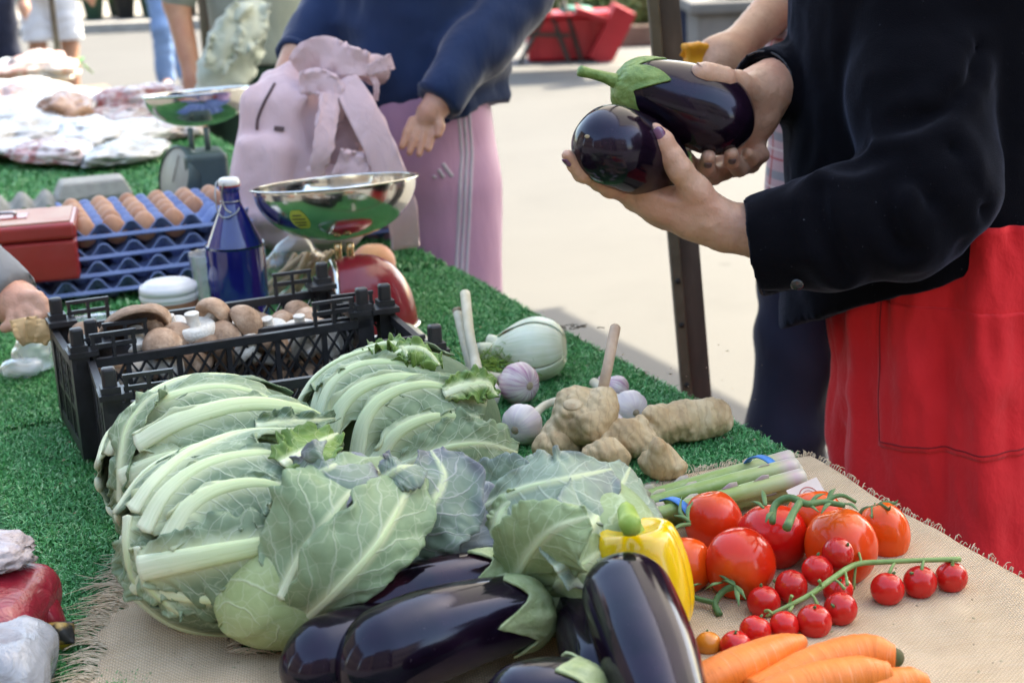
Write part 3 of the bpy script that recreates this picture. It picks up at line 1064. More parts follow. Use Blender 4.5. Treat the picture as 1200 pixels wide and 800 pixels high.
for (x, y, x2, y2, x3, y3) in ((808, 612, 797, 600, 799, 582), (808, 612, 800, 606, 790, 604), (806, 612, 806, 598, 812, 588), (808, 614, 796, 616, 788, 622)):
    mk('sepal', tube(vt((x, y, .050), (x2, y2, .055), (x3, y3, .058)), [0.0020, 0.0022, 0.0006], 6, 9), vine_m, tw)

# cherry truss
GC = 'red cherry tomatoes along the vine'
cv, cf = tomato_vf(1.0, 0.97, 0.0, 0.03, 18, 26)
cme = to_mesh('fruit', cv, cf, cherry_m)
cme2 = to_mesh('fruit', cv, cf, cherry_or)
nub = to_mesh('stem_end', *tube([V(0, 0, 0.90), V(0.05, 0, 1.02), V(0.12, 0.02, 1.10)], [0.10, 0.09, 0.06], 6, 5)[:2], vine_m)
CH = [(862, 757, 19, .0145, 'by the orange one'), (885, 739, 19, .0145, ''), (895, 705, 20, .0150, ''), (927, 687, 20, .022, ''), (958, 668, 19, .030, ''),
      (982, 648, 19, .042, ''), (919, 733, 18, .0135, ''), (954, 728, 21, .0155, ''), (985, 713, 20, .0155, ''), (982, 691, 18, .0145, ''),
      (1040, 690, 20, .0150, ''), (1078, 682, 20, .0150, ''), (1115, 676, 19, .0145, '')]
def cherry(px, py, rpx, h, label, me, group, k):
    c = T(px, py, h)
    s = np.dot(c - CAM, CF) / FPX
    r = rpx * s
    root = thing('cherry_tomato', label, 'tomato', c - V(0, 0, r), group)
    rg = np.random.default_rng(k)
    e = (rg.normal(0, 0.5), rg.normal(0, 0.5), rg.random() * 6)
    for nm, m in (('fruit', me), ('stem_end', nub)):
        o = obj(nm, m, root, (0, 0, r))
        o.scale = (r, r, r)
        o.rotation_euler = e
cherry(830, 755, 16, .0125, 'small orange cherry tomato at the end of the truss', cme2, None, 40)
CL = ['red cherry tomato touching the small orange one', 'red cherry tomato second from the orange one', 'red cherry tomato against the big tomato lying on its shoulder', 'red cherry tomato between the vine and the big tomato on its shoulder',
      'red cherry tomato resting high on the vine beside the ribbed tomato', 'highest red cherry tomato, leaning on the ribbed orange red tomato', 'small red cherry tomato touching the blunt carrot', 'large red cherry tomato on the carrot side of the vine',
      'red cherry tomato hanging below the fork of the vine', 'red cherry tomato half hidden under the vine', 'innermost of three red cherry tomatoes spaced along the vine tip', 'middle of three red cherry tomatoes spaced along the vine tip', 'outermost red cherry tomato at the very tip of the vine']
for k, (x, y, r_, h, _) in enumerate(CH):
    cherry(x, y, r_, h, CL[k], cme, 'red cherry tomatoes along the vine', k)
cvine = thing('cherry_vine', 'thin green cherry tomato vine running towards the table edge', 'vine', T(1000, 665, 0))
cv_m = simple('fresh_vine', (0.14, 0.24, 0.06), (0.22, 0.32, 0.10), 60, 0.55)
path = vt((898, 722, .018), (925, 709, .026), (950, 696, .031), (975, 678, .034), (1003, 661, .034), (1040, 658, .034), (1085, 656, .033), (1125, 655, .030))
mk('main_stem', tube(path, [0.0016, 0.002, 0.0024, 0.0026, 0.0026, 0.0024, 0.0022, 0.0026], 8, 40), cv_m, cvine)
for (x, y, x2, y2, h2) in ((1010, 661, 1003, 640, .04), (1050, 658, 1042, 672, .028), (1083, 656, 1080, 668, .028), (1117, 655, 1116, 664, .026), (975, 678, 990, 690, .028), (950, 696, 958, 709, .026), (925, 709, 928, 698, .034), (962, 688, 960, 680, .04), (938, 702, 925, 716, .024), (905, 719, 897, 716, .022), (990, 668, 993, 685, .03), (1003, 661, 1000, 690, .012)):
    a, b = T(x, y, .033 if x > 940 else .024), T(x2, y2, h2)
    mk('pedicel', tube([a, (a + b) / 2 + V(0, 0, .002), b], [0.0013, 0.0012, 0.0018], 6, 7), cv_m, cvine)

# ---- carrots
t = NT('carrot_skin')
vec = t.n('TexCoord').outputs['UV']
ov = t.coord('Object')
rings = t.noise(t.mapping(vec, (60, 3, 1)), 1.0, 4, 0.6)
c = t.ramp(t.noise(ov, 30, 4), [(0.3, (0.74, 0.165, 0.020)), (0.7, (0.82, 0.225, 0.04))])
c = t.mix(t.ramp(rings, [(0.58, 0.0), (0.72, 0.5)]), c, (0.84, 0.42, 0.24))
c = t.mix(t.ramp(t.noise(t.mapping(vec, (25, 8, 1)), 2.0, 4), [(0.60, 0.0), (0.7, 0.5)]), c, (0.45, 0.11, 0.02))
t.set(color=c, rough=0.42, spec=0.35, normal=t.bump(rings, 0.5, 0.0013))
car_m = t.m
crown_m = simple('carrot_crown', (0.05, 0.08, 0.02), (0.12, 0.09, 0.04), 120, 0.8)
GCR = 'carrots lying at the front of the sackcloth'
def carrot(pts, rad, label, seed, crown=True):
    P = [T(*p) for p in pts]
    root = thing('carrot', label, 'carrot', np.array(P[-1]) * V(1, 1, 0) + V(0, 0, TZ), GCR)
    v, f, uv = tube(P, rad, 28, 60)
    dv = vnoise(np.stack([uv[:, 0] * 45, uv[:, 1] * 2 + seed, 0 * uv[:, 0]], -1), seed)
    mid = catmull(P, 60)
    ii = np.clip((uv[:, 0] * 59).round().astype(int), 0, 59)
    v = mid[ii] + (v - mid[ii]) * (1 + 0.025 * dv)[:, None]
    mk('root', (v, f, uv), car_m, root)
    if crown:
        d = nrm(P[-1] - P[-2])
        mk('crown', tube([P[-1] - d * 0.003, P[-1] + d * 0.004, P[-1] + d * 0.007], [0.0085, 0.007, 0.004], 10, 6), crown_m, root)
carrot([(790, 816, .02), (850, 789, .024), (905, 765, .024), (940, 751, .022)], [.011, .0155, .0165, .015, .012, .006], 'straight carrot pointing its blunt crown at the cherry tomatoes', 1, False)
carrot([(880, 812, .016), (950, 782, .017), (1010, 767, .018), (1048, 770, .017)], [.011, .014, .0165, .017, .0155, .010], 'carrot with a dark green crown lying behind the others', 2)
carrot([(850, 840, .022), (930, 808, .030), (1000, 793, .030), (1040, 790, .028)], [.010, .0155, .0165, .015, .010], 'pale striped carrot lying across the front', 3, False)
carrot([(930, 850, .018), (1010, 815, .018), (1060, 802, .018), (1084, 800, .016)], [.010, .0145, .0150, .013, .008], 'carrot poking out from under the striped one', 4, False)

# ---- yellow pepper
pep_m = simple('yellow_pepper_skin', (0.72, 0.43, 0.004), (0.76, 0.50, 0.010), 12, 0.22, spec=0.5, sss=0.12, ssss=0.006, coat=0.4)
pstem_m = simple('pepper_stem', (0.20, 0.32, 0.04), (0.32, 0.42, 0.08), 70, 0.5)
pc = T(750, 676, 0.064)
pep = thing('yellow_pepper', 'yellow bell pepper with a bent green stem behind the upright aubergine', 'pepper', pc - V(0, 0, 0.046))
nu, nv = 44, 72
ph = np.linspace(0, np.pi, nu); th = np.linspace(0, 2 * np.pi, nv, endpoint=False)
PH, TH = np.meshgrid(ph, th, indexing='ij')
rr = np.sin(PH) ** 0.42 * (0.0405 + 0.0075 * np.abs(np.sin(2 * TH + 0.5)) ** 0.7 - 0.003) * (1 - 0.12 * np.cos(PH) * -1)
zz = -np.cos(PH) * 0.052
k = np.clip((PH - 2.35) / 0.79, 0, 1)
zz = zz - 0.014 * k ** 1.5
Mp = basis_from(nrm(V(-0.10, 0.12, 1)))
v = np.stack([rr * np.cos(TH), rr * np.sin(TH), zz], -1).reshape(-1, 3) @ Mp.T + pc
mk('fruit', (v, grid_faces(nu, nv, True)), pep_m, pep)
top = pc + Mp[:, 2] * 0.030
mk('stem', tube([top, top + Mp[:, 2] * 0.014, top + Mp[:, 2] * 0.028 + V(-0.004, 0, 0), T(739, 616, 0.140)], [0.011, 0.0065, 0.0065, 0.0085], 12, 16, lobes=(5, 0.08)), pstem_m, pep)

# ---- asparagus bundle
t = NT('asparagus_skin')
uv = t.n('TexCoord').outputs['UV']
sx = t.n('SeparateXYZ'); t.l(uv, sx.inputs[0])
c = t.ramp(sx.outputs[0], [(0.0, (0.13, 0.22, 0.05)), (0.65, (0.22, 0.31, 0.09)), (0.88, (0.34, 0.37, 0.18)), (0.95, (0.46, 0.33, 0.34)), (1.0, (0.55, 0.50, 0.42))])
c = t.mix(t.ramp(t.noise(t.mapping(uv, (6, 3, 1)), 2, 3), [(0.5, 0.0), (0.75, 0.5)]), c, (0.38, 0.42, 0.25))
t.set(color=c, rough=0.4, spec=0.45)
asp_m = t.m
scale_m = simple('asparagus_scale', (0.30, 0.22, 0.24), (0.38, 0.36, 0.22), 60, 0.6)
band_m = simple('blue_rubber_band', (0.03, 0.16, 0.46), (0.05, 0.22, 0.55), 60, 0.5)
asp = thing('asparagus_bundle', 'bundle of green asparagus spears held by blue rubber bands', 'asparagus', T(850, 590, 0))
SP = [((690, 600, .022), (926, 536, .026)), ((690, 612, .024), (936, 551, .028)), ((690, 606, .009), (930, 546, .010)), ((700, 621, .022), (943, 566, .026)), ((696, 616, .009), (938, 559, .010)),
      ((706, 630, .010), (945, 576, .010)), ((700, 606, .034), (932, 545, .040)), ((704, 618, .036), (940, 558, .040))]
rg = np.random.default_rng(31)
for (a, b) in SP:
    A, Bq = T(*a), T(*b)
    mdl = (A + Bq) / 2 + V(0, 0, rg.normal(0, 0.002)) + V(rg.normal(0, .002), rg.normal(0, .002), 0)
    s = mk('spear', tube([A, mdl, Bq], [0.005, 0.0072, 0.0082, 0.0086], 14, 30), asp_m, asp)
    for kk in range(5):
        u = 0.12 + 0.17 * kk + 0.03 * rg.random()
        p = A + (Bq - A) * u
        d = nrm(Bq - A)
        Bs = basis_from(d)
        an = rg.random() * 6.28
        nrmv = Bs[:, 0] * math.cos(an) + Bs[:, 1] * math.sin(an)
        nrmv = nrm(nrmv + V(0, -0.6, 0.7))
        nrmv = nrm(nrmv - d * np.dot(nrmv, d))
        side = np.cross(d, nrmv)
        r0 = 0.0075
        pts = [p + d * 0.006 + nrmv * r0 * 0.96, p - d * 0.002 + nrmv * (r0 + 0.0006), p - d * 0.012 + nrmv * (r0 - 0.0006)]
        ss = mk('scale', tube(pts, [0.0036, 0.0034, 0.0004], 8, 7, squash=(0.25, 1), hint=tuple(side)), scale_m, asp)
for (x, y, yy, r0) in ((893, 563, 0.030, 0.030), (790, 614, 0.026, 0.026)):
    c0 = T(x + 2, y - 2, 0.022)
    d = nrm(T(936, 552, .03) - T(700, 625, .03))
    Bs = basis_from(d)
    th = np.linspace(0, 2 * np.pi, 40, endpoint=False)
    rad_u, rad_s = 0.0235, 0.0285
    ring = c0 + np.outer(np.cos(th), Bs[:, 0]) * rad_s + np.outer(np.sin(th), Bs[:, 1]) * rad_u
    vv = np.vstack([ring - d * 0.0045, ring + d * 0.0045])
    bo = mk('rubber_band', (vv, grid_faces(2, 40, True)), band_m, asp)
    mod_solid(bo, 0.0014, 0)
# paper tag with a round red stamp
tag = thing('paper_tag', 'small white paper tag with a round red stamp by the asparagus ends', 'tag', T(945, 582, 0.02))
tg_m = simple('tag_paper', (0.62, 0.52, 0.46), (0.66, 0.58, 0.52), 30, 0.7)
stamp_m = simple('stamp_red', (0.45, 0.12, 0.10), None, 30, 0.7)
c0 = T(948, 582, 0.030)
ex = nrm(V(0.8, 0.35, 0.18)); ey = nrm(np.cross(nrm(V(0.1, -0.9, 0.75)), ex))
nz = np.cross(ex, ey)
Mt = np.stack([ex, ey, nz], 1)
mk('paper', box(c0, (0.036, 0.030, 0.0006), Mt), tg_m, tag, smooth=False)
for rr_, wd in ((0.0105, 0.0012), (0.0070, 0.0008)):
    th = np.linspace(0, 2 * np.pi, 28, endpoint=False)
    ins = np.stack([np.cos(th) * (rr_ - wd), np.sin(th) * (rr_ - wd), 0 * th + 0.0007], -1)
    out = np.stack([np.cos(th) * rr_, np.sin(th) * rr_, 0 * th + 0.0007], -1)
    mk('stamp_ring', (np.vstack([ins, out]) @ Mt.T + c0, grid_faces(2, 28, True)), stamp_m, tag, smooth=False)
for k in range(6):
    mk('stamp_stroke', box(c0 + ex * (-0.004 + 0.0016 * k) + ey * (0.002 * math.sin(k * 2.1)) + nz * 0.0008, (0.0009, 0.003 + 0.002 * (k % 2), 0.0002), Mt @ rotz(0.5 * math.sin(k * 1.7))), stamp_m, tag, smooth=False)

# ---- ginger
t = NT('ginger_skin')
vec = t.coord('Object')
n = t.noise(vec, 26, 5); f = t.noise(vec, 150, 4)
wv = t.n('TexWave'); wv.inputs['Scale'].default_value = 28; wv.inputs['Distortion'].default_value = 6; wv.inputs['Detail'].default_value = 3; wv.inputs['Detail Scale'].default_value = 2
t.l(vec, wv.inputs['Vector'])
c = t.ramp(n, [(0.25, (0.36, 0.23, 0.115)), (0.5, (0.54, 0.39, 0.22)), (0.75, (0.68, 0.55, 0.37))])
c = t.mix(t.ramp(wv.outputs['Fac'], [(0.0, 0.32), (0.12, 0.0)]), c, (0.30, 0.18, 0.09))
c = t.mix(t.ramp(f, [(0.58, 0.0), (0.75, 0.55)]), c, (0.25, 0.15, 0.07))
t.set(color=c, rough=0.6, spec=0.3, normal=t.bump(t.math('MULTIPLY_ADD', wv.outputs['Fac'], 0.5, f), 0.6, 0.0014))
gin_m = t.m
GG = 'knobs of ginger root on the turf'
cut_m = simple('dry_ginger_cut', (0.52, 0.40, 0.25), (0.36, 0.24, 0.13), 90, 0.8, (200, 0.5, 0.001))
def ginger(lobes, label, cuts=(), k=0.007):
    """lobes: chains of (px,py,h,radius m)"""
    ch = []
    for l in lobes:
        ch.append(([T(x, y, h) for x, y, h, r in l], [r for *_, r in l]))
    allp = np.vstack([np.array(c[0]) for c in ch])
    rm = max(max(c[1]) for c in ch) + 0.012
    def fn(P):
        d = None
        for pts, rads in ch:
            e = chain(P, pts, rads, 0.006) if len(pts) > 1 else np.linalg.norm(P - pts[0], axis=-1) - rads[0]
            d = e if d is None else smin(d, e, k)
        d = d + 0.0034 * vnoise(P * 48, 3) + 0.0014 * vnoise(P * 150, 8) - 0.0012 * np.abs(np.sin((P @ V(0.8, 0.3, 0.5)) * 330 + 2.5 * vnoise(P * 30, 6)))
        return d
    v, f = sdf_mesh(fn, allp.min(0) - rm, allp.max(0) + rm, 0.0022)
    c = allp.mean(0)
    root = thing('ginger_root', label, 'ginger', V(c[0], c[1], TZ), GG)
    mk('rhizome', (v, f), gin_m, root)
    for (x, y, h, r, dx, dy, dz) in cuts:
        cc = T(x, y, h)
        M = basis_from(V(dx, dy, dz))
        mk('cut_end', uvsphere(cc, (r, r * 0.8, r * 0.25), 8, 16, M), cut_m, root)
ginger([[(640, 525, .018, .017), (655, 510, .028, .018), (672, 487, .050, .022), (675, 474, .062, .020)], [(668, 505, .03, .02), (692, 497, .045, .020), (704, 478, .060, .019), (708, 470, .066, .015)]], 'upright forked ginger root with brown cut tops', [(671, 474, .079, .011, -0.1, -0.5, 0.9)])
ginger([[(752, 508, .022, .020), (775, 497, .026, .022), (803, 492, .027, .023), (826, 489, .027, .022), (838, 488, .026, .020)], [(765, 489, .04, .012), (775, 495, .03, .016)], [(800, 482, .04, .012), (806, 490, .03, .018)]], 'long thick ginger root pointing along the table edge')
ginger([[(712, 518, .026, .016), (735, 512, .030, .020), (755, 516, .026, .015)], [(740, 505, .035, .016), (748, 498, .04, .011)]], 'knobbly ginger root in the middle of the heap')
ginger([[(763, 543, .018, .013), (777, 543, .020, .018), (792, 547, .018, .012)], [(775, 540, .025, .014), (773, 524, .042, .009)]], 'small brown ginger knob with a nipple, apart from the heap')
ginger([[(695, 538, .018, .014), (710, 534, .022, .016), (722, 538, .018, .013)]], 'pale ginger knob tucked behind the cabbage leaf')
ginger([[(642, 520, .018, .014), (655, 518, .024, .015), (668, 522, .018, .012)]], 'short ginger knob below the upright forked root')
ginger([[(684, 520, .016, .010), (694, 508, .022, .0105), (700, 500, .024, .009)]], 'thin dark ginger finger between two larger roots')

# ---- garlic
def garlic_mat(name, tint):
    t = NT(name)
    uv = t.n('TexCoord').outputs['UV']
    st = t.noise(t.mapping(uv, (2.0, 34, 1)), 1.0, 4, 0.6)
    n = t.noise(t.coord('Object'), 45, 3)
    c = t.ramp(st, [(0.38, (0.74, 0.66, 0.60)), (0.64, tint)])
    c = t.mix(t.ramp(n, [(0.55, 0.0), (0.75, 0.5)]), c, (0.58, 0.48, 0.38))
    t.set(color=c, rough=0.45, spec=0.35, sss=0.1, ssss=0.004, normal=t.bump(st, 0.4, 0.0008))
    return t.m
gar_p = garlic_mat('purple_garlic_skin', (0.40, 0.17, 0.28))
gar_w = garlic_mat('white_garlic_skin', (0.62, 0.52, 0.53))
stalk_m = simple('garlic_stalk', (0.50, 0.44, 0.30), (0.60, 0.55, 0.42), 40, 0.6, (120, 0.3, 0.001))
stick_m = simple('dry_garlic_stalk', (0.42, 0.28, 0.19), (0.50, 0.36, 0.25), 50, 0.7)
root_m = simple('garlic_root_plate', (0.30, 0.22, 0.14), (0.42, 0.33, 0.22), 120, 0.9)
GGa = 'garlic bulbs on the turf'
def garlic(c, axis, r, label, mat, stalk=None, srad=0.005, smat=stalk_m):
    c = np.asarray(c, float)
    M = basis_from(axis)
    prof = [(0.001, -0.80), (0.35, -0.82), (0.70, -0.66), (0.93, -0.32), (1.0, 0.0), (0.92, 0.34), (0.70, 0.64), (0.46, 0.86), (0.30, 1.05), (0.23, 1.3), (0.20, 1.5)]
    P = np.array(prof)
    q = catmull(np.c_[P, 0 * P[:, 0]], 36)[:, :2] * r
    v, f, uv = lathe(q, 40, (0, 0, 0), None, wob=lambda th, z: 1 + 0.05 * np.abs(np.sin(4 * th)) * np.clip(1 - np.abs(z / r) * 0.7, 0, 1) - 0.02)
    root = thing('garlic_bulb', label, 'garlic', V(c[0], c[1], TZ), GGa)
    mk('bulb', (v @ M.T + c, f, uv), mat, root)
    mk('root_plate', uvsphere(c - M[:, 2] * r * 0.79, (r * 0.22, r * 0.22, r * 0.10), 8, 14, M), root_m, root)
    if stalk is not None:
        mk('stalk', tube([c + M[:, 2] * r * 1.3] + [np.asarray(p) for p in stalk], [srad * 1.15, srad, srad * 0.95, srad], 12, 24), smat, root)
garlic(T(608, 449, .026), nrm(T(565, 438, .022) - T(608, 449, .026)), 0.0265, 'purple streaked garlic bulb in front of the fennel', gar_p, [T(572, 440, .020), T(560, 438, .018)], 0.006)
garlic(T(612, 497, .025), nrm(T(640, 474, .028) - T(612, 497, .025)), 0.0240, 'white garlic bulb with its stalk laid behind the ginger', gar_w, [T(640, 474, .022), T(662, 467, .020)], 0.0050)
garlic(T(722, 456, .018), nrm(V(-0.7, 0.2, 0.4)), 0.0175, 'small purple garlic bulb behind the stick', gar_p)
garlic(T(738, 478, .022), nrm(T(700, 450, .025) - T(738, 478, .022)), 0.0215, 'pale garlic bulb with a white neck behind the long ginger root', gar_w, [T(712, 462, .026), T(696, 448, .028)], 0.0062)
garlic(T(713, 500, .020), nrm(T(704, 455, .070) - T(712, 496, .020)), 0.020, 'garlic bulb among the ginger with a tall dry stalk standing up', gar_w, [T(706, 462, .070), T(713, 425, .105), T(721, 384, .130)], 0.0062, stick_m)
garlic(T(566, 462, .022), nrm(V(-0.22, 0.2, 1)), 0.022, 'garlic with two thick pale stalks rising beside the black crate', gar_w, [T(556, 420, .060), T(550, 390, .085), T(545, 344, .115)], 0.0068)
gsecond = thing('garlic_stalk', 'shorter pale garlic stalk leaning beside the taller one', 'garlic', T(556, 455, 0), None)
mk('stalk', tube([T(560, 452, .02), T(550, 420, .05), T(543, 395, .07), T(536, 366, .092)], [0.0085, 0.007, 0.0062, 0.0060], 12, 20), stalk_m, gsecond)
mk('dry_tip', tube([T(536, 366, .092), T(535.5, 363, .095), T(535, 361, .097)], [0.0062, 0.0066, 0.005], 10, 6), root_m, gsecond)
lk = thing('leek_stalk', 'single white stalk lying over the crate corner', 'leek', T(495, 400, 0), None)
mk('shank', tube([T(470, 381, .035), T(485, 388, .034), T(500, 402, .030), T(514, 416, .022)], [0.0055, 0.0068, 0.0074, 0.0062], 12, 20), stalk_m, lk)
mk('root_end', tube([T(514, 416, .022), T(517, 419, .021)], [0.0058, 0.004], 10, 4), root_m, lk)

# ---- fennel
t = NT('fennel_skin')
uv = t.n('TexCoord').outputs['UV']
st = t.noise(t.mapping(uv, (1.2, 46, 1)), 1.0, 3, 0.6)
c = t.ramp(st, [(0.3, (0.58, 0.64, 0.45)), (0.6, (0.74, 0.77, 0.63))])
n = t.noise(t.coord('Object'), 18, 3)
c = t.mix(t.ramp(n, [(0.5, 0.0), (0.72, 0.5)]), c, (0.42, 0.46, 0.22))
t.set(color=c, rough=0.4, spec=0.4, sss=0.08, ssss=0.005, normal=t.bump(st, 0.4, 0.0012))
fen_m = t.m
fr_m = simple('fennel_frond', (0.16, 0.30, 0.03), (0.26, 0.40, 0.06), 60, 0.5)
fc = T(628, 408, .040)
fen = thing('fennel_bulb', 'pale green fennel bulb with feathery fronds at the turf edge', 'fennel', fc - V(0, 0, .04))
fax = nrm(T(560, 412, .035) - fc)
Mf = basis_from(fax)
prof = np.array([(0.001, -0.95), (0.45, -0.93), (0.80, -0.66), (0.98, -0.25), (1.0, 0.1), (0.88, 0.5), (0.66, 0.9), (0.46, 1.2), (0.30, 1.45), (0.10, 1.5)])
q = catmull(np.c_[prof, 0 * prof[:, 0]], 40)[:, :2] * 0.040
v, f, uvf = lathe(q, 48, (0, 0, 0), None, wob=lambda th, z: (1 + 0.06 * np.cos(2 * th) + 0.03 * np.cos(5 * th + z * 30)) * 1.0)
mk('bulb', (v @ Mf.T + fc, f, uvf), fen_m, fen)
for k in range(4):   # overlapping outer sheaths
    a0 = k * 1.6 + 0.4
    us = np.linspace(0.0, 1, 22); an = np.linspace(a0 - 0.75, a0 + 0.75, 16)
    U_, A_ = np.meshgrid(us, an, indexing='ij')
    qq = catmull(np.c_[prof, 0 * prof[:, 0]], 60)[:, :2] * 0.040
    qi = np.stack([np.interp(U_ * (0.72 - 0.22 * ((A_ - a0) / 0.75) ** 2) + 0.08, np.linspace(0, 1, 60), qq[:, j]) for j in (0, 1)], -1)
    rr_ = qi[..., 0] * (1 + 0.06 * np.cos(2 * A_)) + 0.0014 + 0.0010 * k + 0.001 * U_
    vv = np.stack([rr_ * np.cos(A_), rr_ * np.sin(A_), qi[..., 1]], -1).reshape(-1, 3) @ Mf.T + fc
    mod_solid(mk('sheath', (vv, grid_faces(22, 16), np.stack([U_.ravel(), A_.ravel() / 6.28], -1)), fen_m, fen), 0.0010)
for k, (x, y, h) in enumerate(((560, 408, .045), (566, 420, .030), (572, 398, .05))):
    p0 = fc + fax * 0.05 + V(0, 0, 0.004 * (k - 1))
    mk('cut_stalk', tube([p0, (p0 + T(x, y, h)) / 2 + V(0, 0, .003), T(x, y, h)], [0.011, 0.0085, 0.0075], 12, 10), fen_m, fen)
rg = np.random.default_rng(77)
parts = []
fcen = T(588, 426, .026)
for k in range(420):
    p0 = fcen + V(0.026 * rg.normal(), 0.013 * rg.normal(), 0.009 * rg.normal())
    a = rg.random() * 6.28
    d = nrm(V(math.cos(a) - 0.3, math.sin(a) * 0.8, rg.normal(0.15, 0.5)))
    L = 0.010 + 0.012 * rg.random()
    parts.append(tube([p0, p0 + d * L * 0.5 + V(0, 0, .001), p0 + d * L], [0.0007, 0.0006, 0.0002], 3, 3, cap=False))
mk('fronds', join(*parts), fr_m, fen, kind='stuff')
# ================================================================== CAULIFLOWERS AND CABBAGES
def leaf_mat(name, dark, light, vein, nv=7.0, slope=1.6, edge=None, rough=0.5, veinw=0.10, net=0.5):
    t = NT(name)
    uv = t.n('TexCoord').outputs['UV']
    ob = t.coord('Object')
    sp = t.n('SeparateXYZ'); t.l(uv, sp.inputs[0])
    u, v = sp.outputs[0], sp.outputs[1]
    side = t.math('MULTIPLY', t.math('ABSOLUTE', t.math('SUBTRACT', v, 0.5)), 2.0)
    wob = t.noise(ob, 38, 3)
    lr = t.math('GREATER_THAN', v, 0.5)
    ph = t.math('MULTIPLY', u, nv)
    ph = t.math('SUBTRACT', ph, t.math('MULTIPLY', t.math('POWER', side, 0.8), slope))
    ph = t.math('MULTIPLY_ADD', wob, 0.7, ph)
    ph = t.math('MULTIPLY_ADD', lr, 0.43, ph)
    fr = t.math('ABSOLUTE', t.math('SUBTRACT', t.math('FRACT', ph), 0.5))
    wid = t.math('MULTIPLY_ADD', side, -veinw * 0.75, veinw)
    v1 = t.n('MapRange'); v1.clamp = True
    t.l(fr, v1.inputs[0]); v1.inputs[1].default_value = 0.0; t.l(wid, v1.inputs[2]); v1.inputs[3].default_value = 1.0; v1.inputs[4].default_value = 0.0
    vo = t.n('TexVoronoi', feature='DISTANCE_TO_EDGE'); vo.inputs['Scale'].default_value = 62
    dv = t.n('VectorMath', operation='MULTIPLY_ADD')
    nz = t.n('TexNoise'); nz.inputs['Scale'].default_value = 45; t.l(ob, nz.inputs['Vector'])
    t.l(nz.outputs['Color'], dv.inputs[0]); dv.inputs[1].default_value = (0.02, 0.02, 0.02); t.l(ob, dv.inputs[2])
    t.l(dv.outputs[0], vo.inputs['Vector'])
    v2 = t.ramp(vo.outputs['Distance'], [(0.0, net), (0.055, 0.0)])
    n = t.noise(ob, 16, 4)
    c = t.ramp(n, [(0.3, dark), (0.72, light)])
    c = t.mix(t.ramp(t.noise(ob, 120, 3), [(0.4, 0.0), (0.8, 0.35)]), c, tuple(min(1, x * 1.25) for x in light))
    if edge is not None:
        em = t.math('MULTIPLY_ADD', t.noise(ob, 22, 3), 1.3, t.math('SUBTRACT', t.math('MAXIMUM', side, u), 1.15))
        c = t.mix(t.ramp(em, [(0.25, 0.0), (0.7, 0.85)]), c, edge)
    ra = t.n('Attribute'); ra.attribute_name = 'ribness'
    c = t.mix(t.ramp(ra.outputs['Fac'], [(0.1, 0.0), (0.75, 0.95)]), c, (0.60, 0.65, 0.40))
    ve = t.math('MAXIMUM', v1.outputs[0], v2)
    c = t.mix(t.math('MULTIPLY', ve, 0.75), c, vein)
    bits = t.noise(ob, 90, 5)
    c = t.mix(t.ramp(bits, [(0.70, 0.0), (0.78, 0.5)]), c, (0.20, 0.17, 0.08))
    rel = t.math('MULTIPLY_ADD', v2, -0.10, t.math('MULTIPLY', v1.outputs[0], 0.22))
    rel = t.math('MULTIPLY_ADD', n, 0.8, rel)
    t.set(color=c, rough=rough, spec=0.35, normal=t.bump(rel, 0.7, 0.0026))
    # thin blades let a little light through
    tl = t.n('BsdfTranslucent'); t.l(c, tl.inputs[0])
    mx = t.n('MixShader'); mx.inputs[0].default_value = 0.18
    t.l(t.b.outputs[0], mx.inputs[1]); t.l(tl.outputs[0], mx.inputs[2]); t.l(mx.outputs[0], t.out.inputs[0])
    return t.m
cau_m = leaf_mat('cauliflower_leaf', (0.175, 0.25, 0.135), (0.29, 0.365, 0.215), (0.58, 0.63, 0.46), 7, 1.9)
cau_g = leaf_mat('cauliflower_leaf_green', (0.1, 0.19, 0.04), (0.18, 0.29, 0.07), (0.403, 0.493, 0.224), 6, 1.6, net=0.35)
cau_b = leaf_mat('cauliflower_leaf_bluish', (0.13, 0.2, 0.118), (0.225, 0.305, 0.185), (0.52, 0.58, 0.44), 8, 1.8)
cab_m = leaf_mat('cabbage_leaf', (0.27, 0.36, 0.165), (0.39, 0.47, 0.25), (0.538, 0.616, 0.381), 6, 1.8, rough=0.45)
cab_gl = leaf_mat('cabbage_leaf_glaucous', (0.24, 0.315, 0.215), (0.34, 0.41, 0.3), (0.56, 0.61, 0.48), 6, 1.6, edge=(0.20, 0.20, 0.215), rough=0.5)
cab_hrt = leaf_mat('cabbage_heart', (0.33, 0.42, 0.17), (0.46, 0.53, 0.27), (0.60, 0.65, 0.42), 9, 1.2, rough=0.45)
cab_mid = leaf_mat('cabbage_leaf_green', (0.20, 0.295, 0.155), (0.31, 0.40, 0.24), (0.55, 0.61, 0.44), 6, 1.7, rough=0.5)
cab_pu = leaf_mat('cabbage_leaf_purplish', (0.143, 0.208, 0.143), (0.243, 0.308, 0.237), (0.48, 0.48, 0.46), 6, 1.6, edge=(0.20, 0.165, 0.235), rough=0.5)
cab_gr = leaf_mat('cabbage_leaf_grey', (0.234, 0.258, 0.258), (0.374, 0.39, 0.383), (0.52, 0.52, 0.51), 6, 1.6, edge=(0.17, 0.15, 0.20), rough=0.55)
t = NT('leaf_rib')
uv = t.n('TexCoord').outputs['UV']
ob = t.coord('Object')
sp = t.n('SeparateXYZ'); t.l(uv, sp.inputs[0])
st = t.noise(t.mapping(uv, (3, 26, 1)), 1.0, 3)
c = t.ramp(sp.outputs[0], [(0.0, (0.68, 0.71, 0.52)), (0.45, (0.58, 0.66, 0.38)), (1.0, (0.42, 0.52, 0.26))])
c = t.mix(t.ramp(st, [(0.45, 0.0), (0.7, 0.55)]), c, (0.36, 0.46, 0.20))
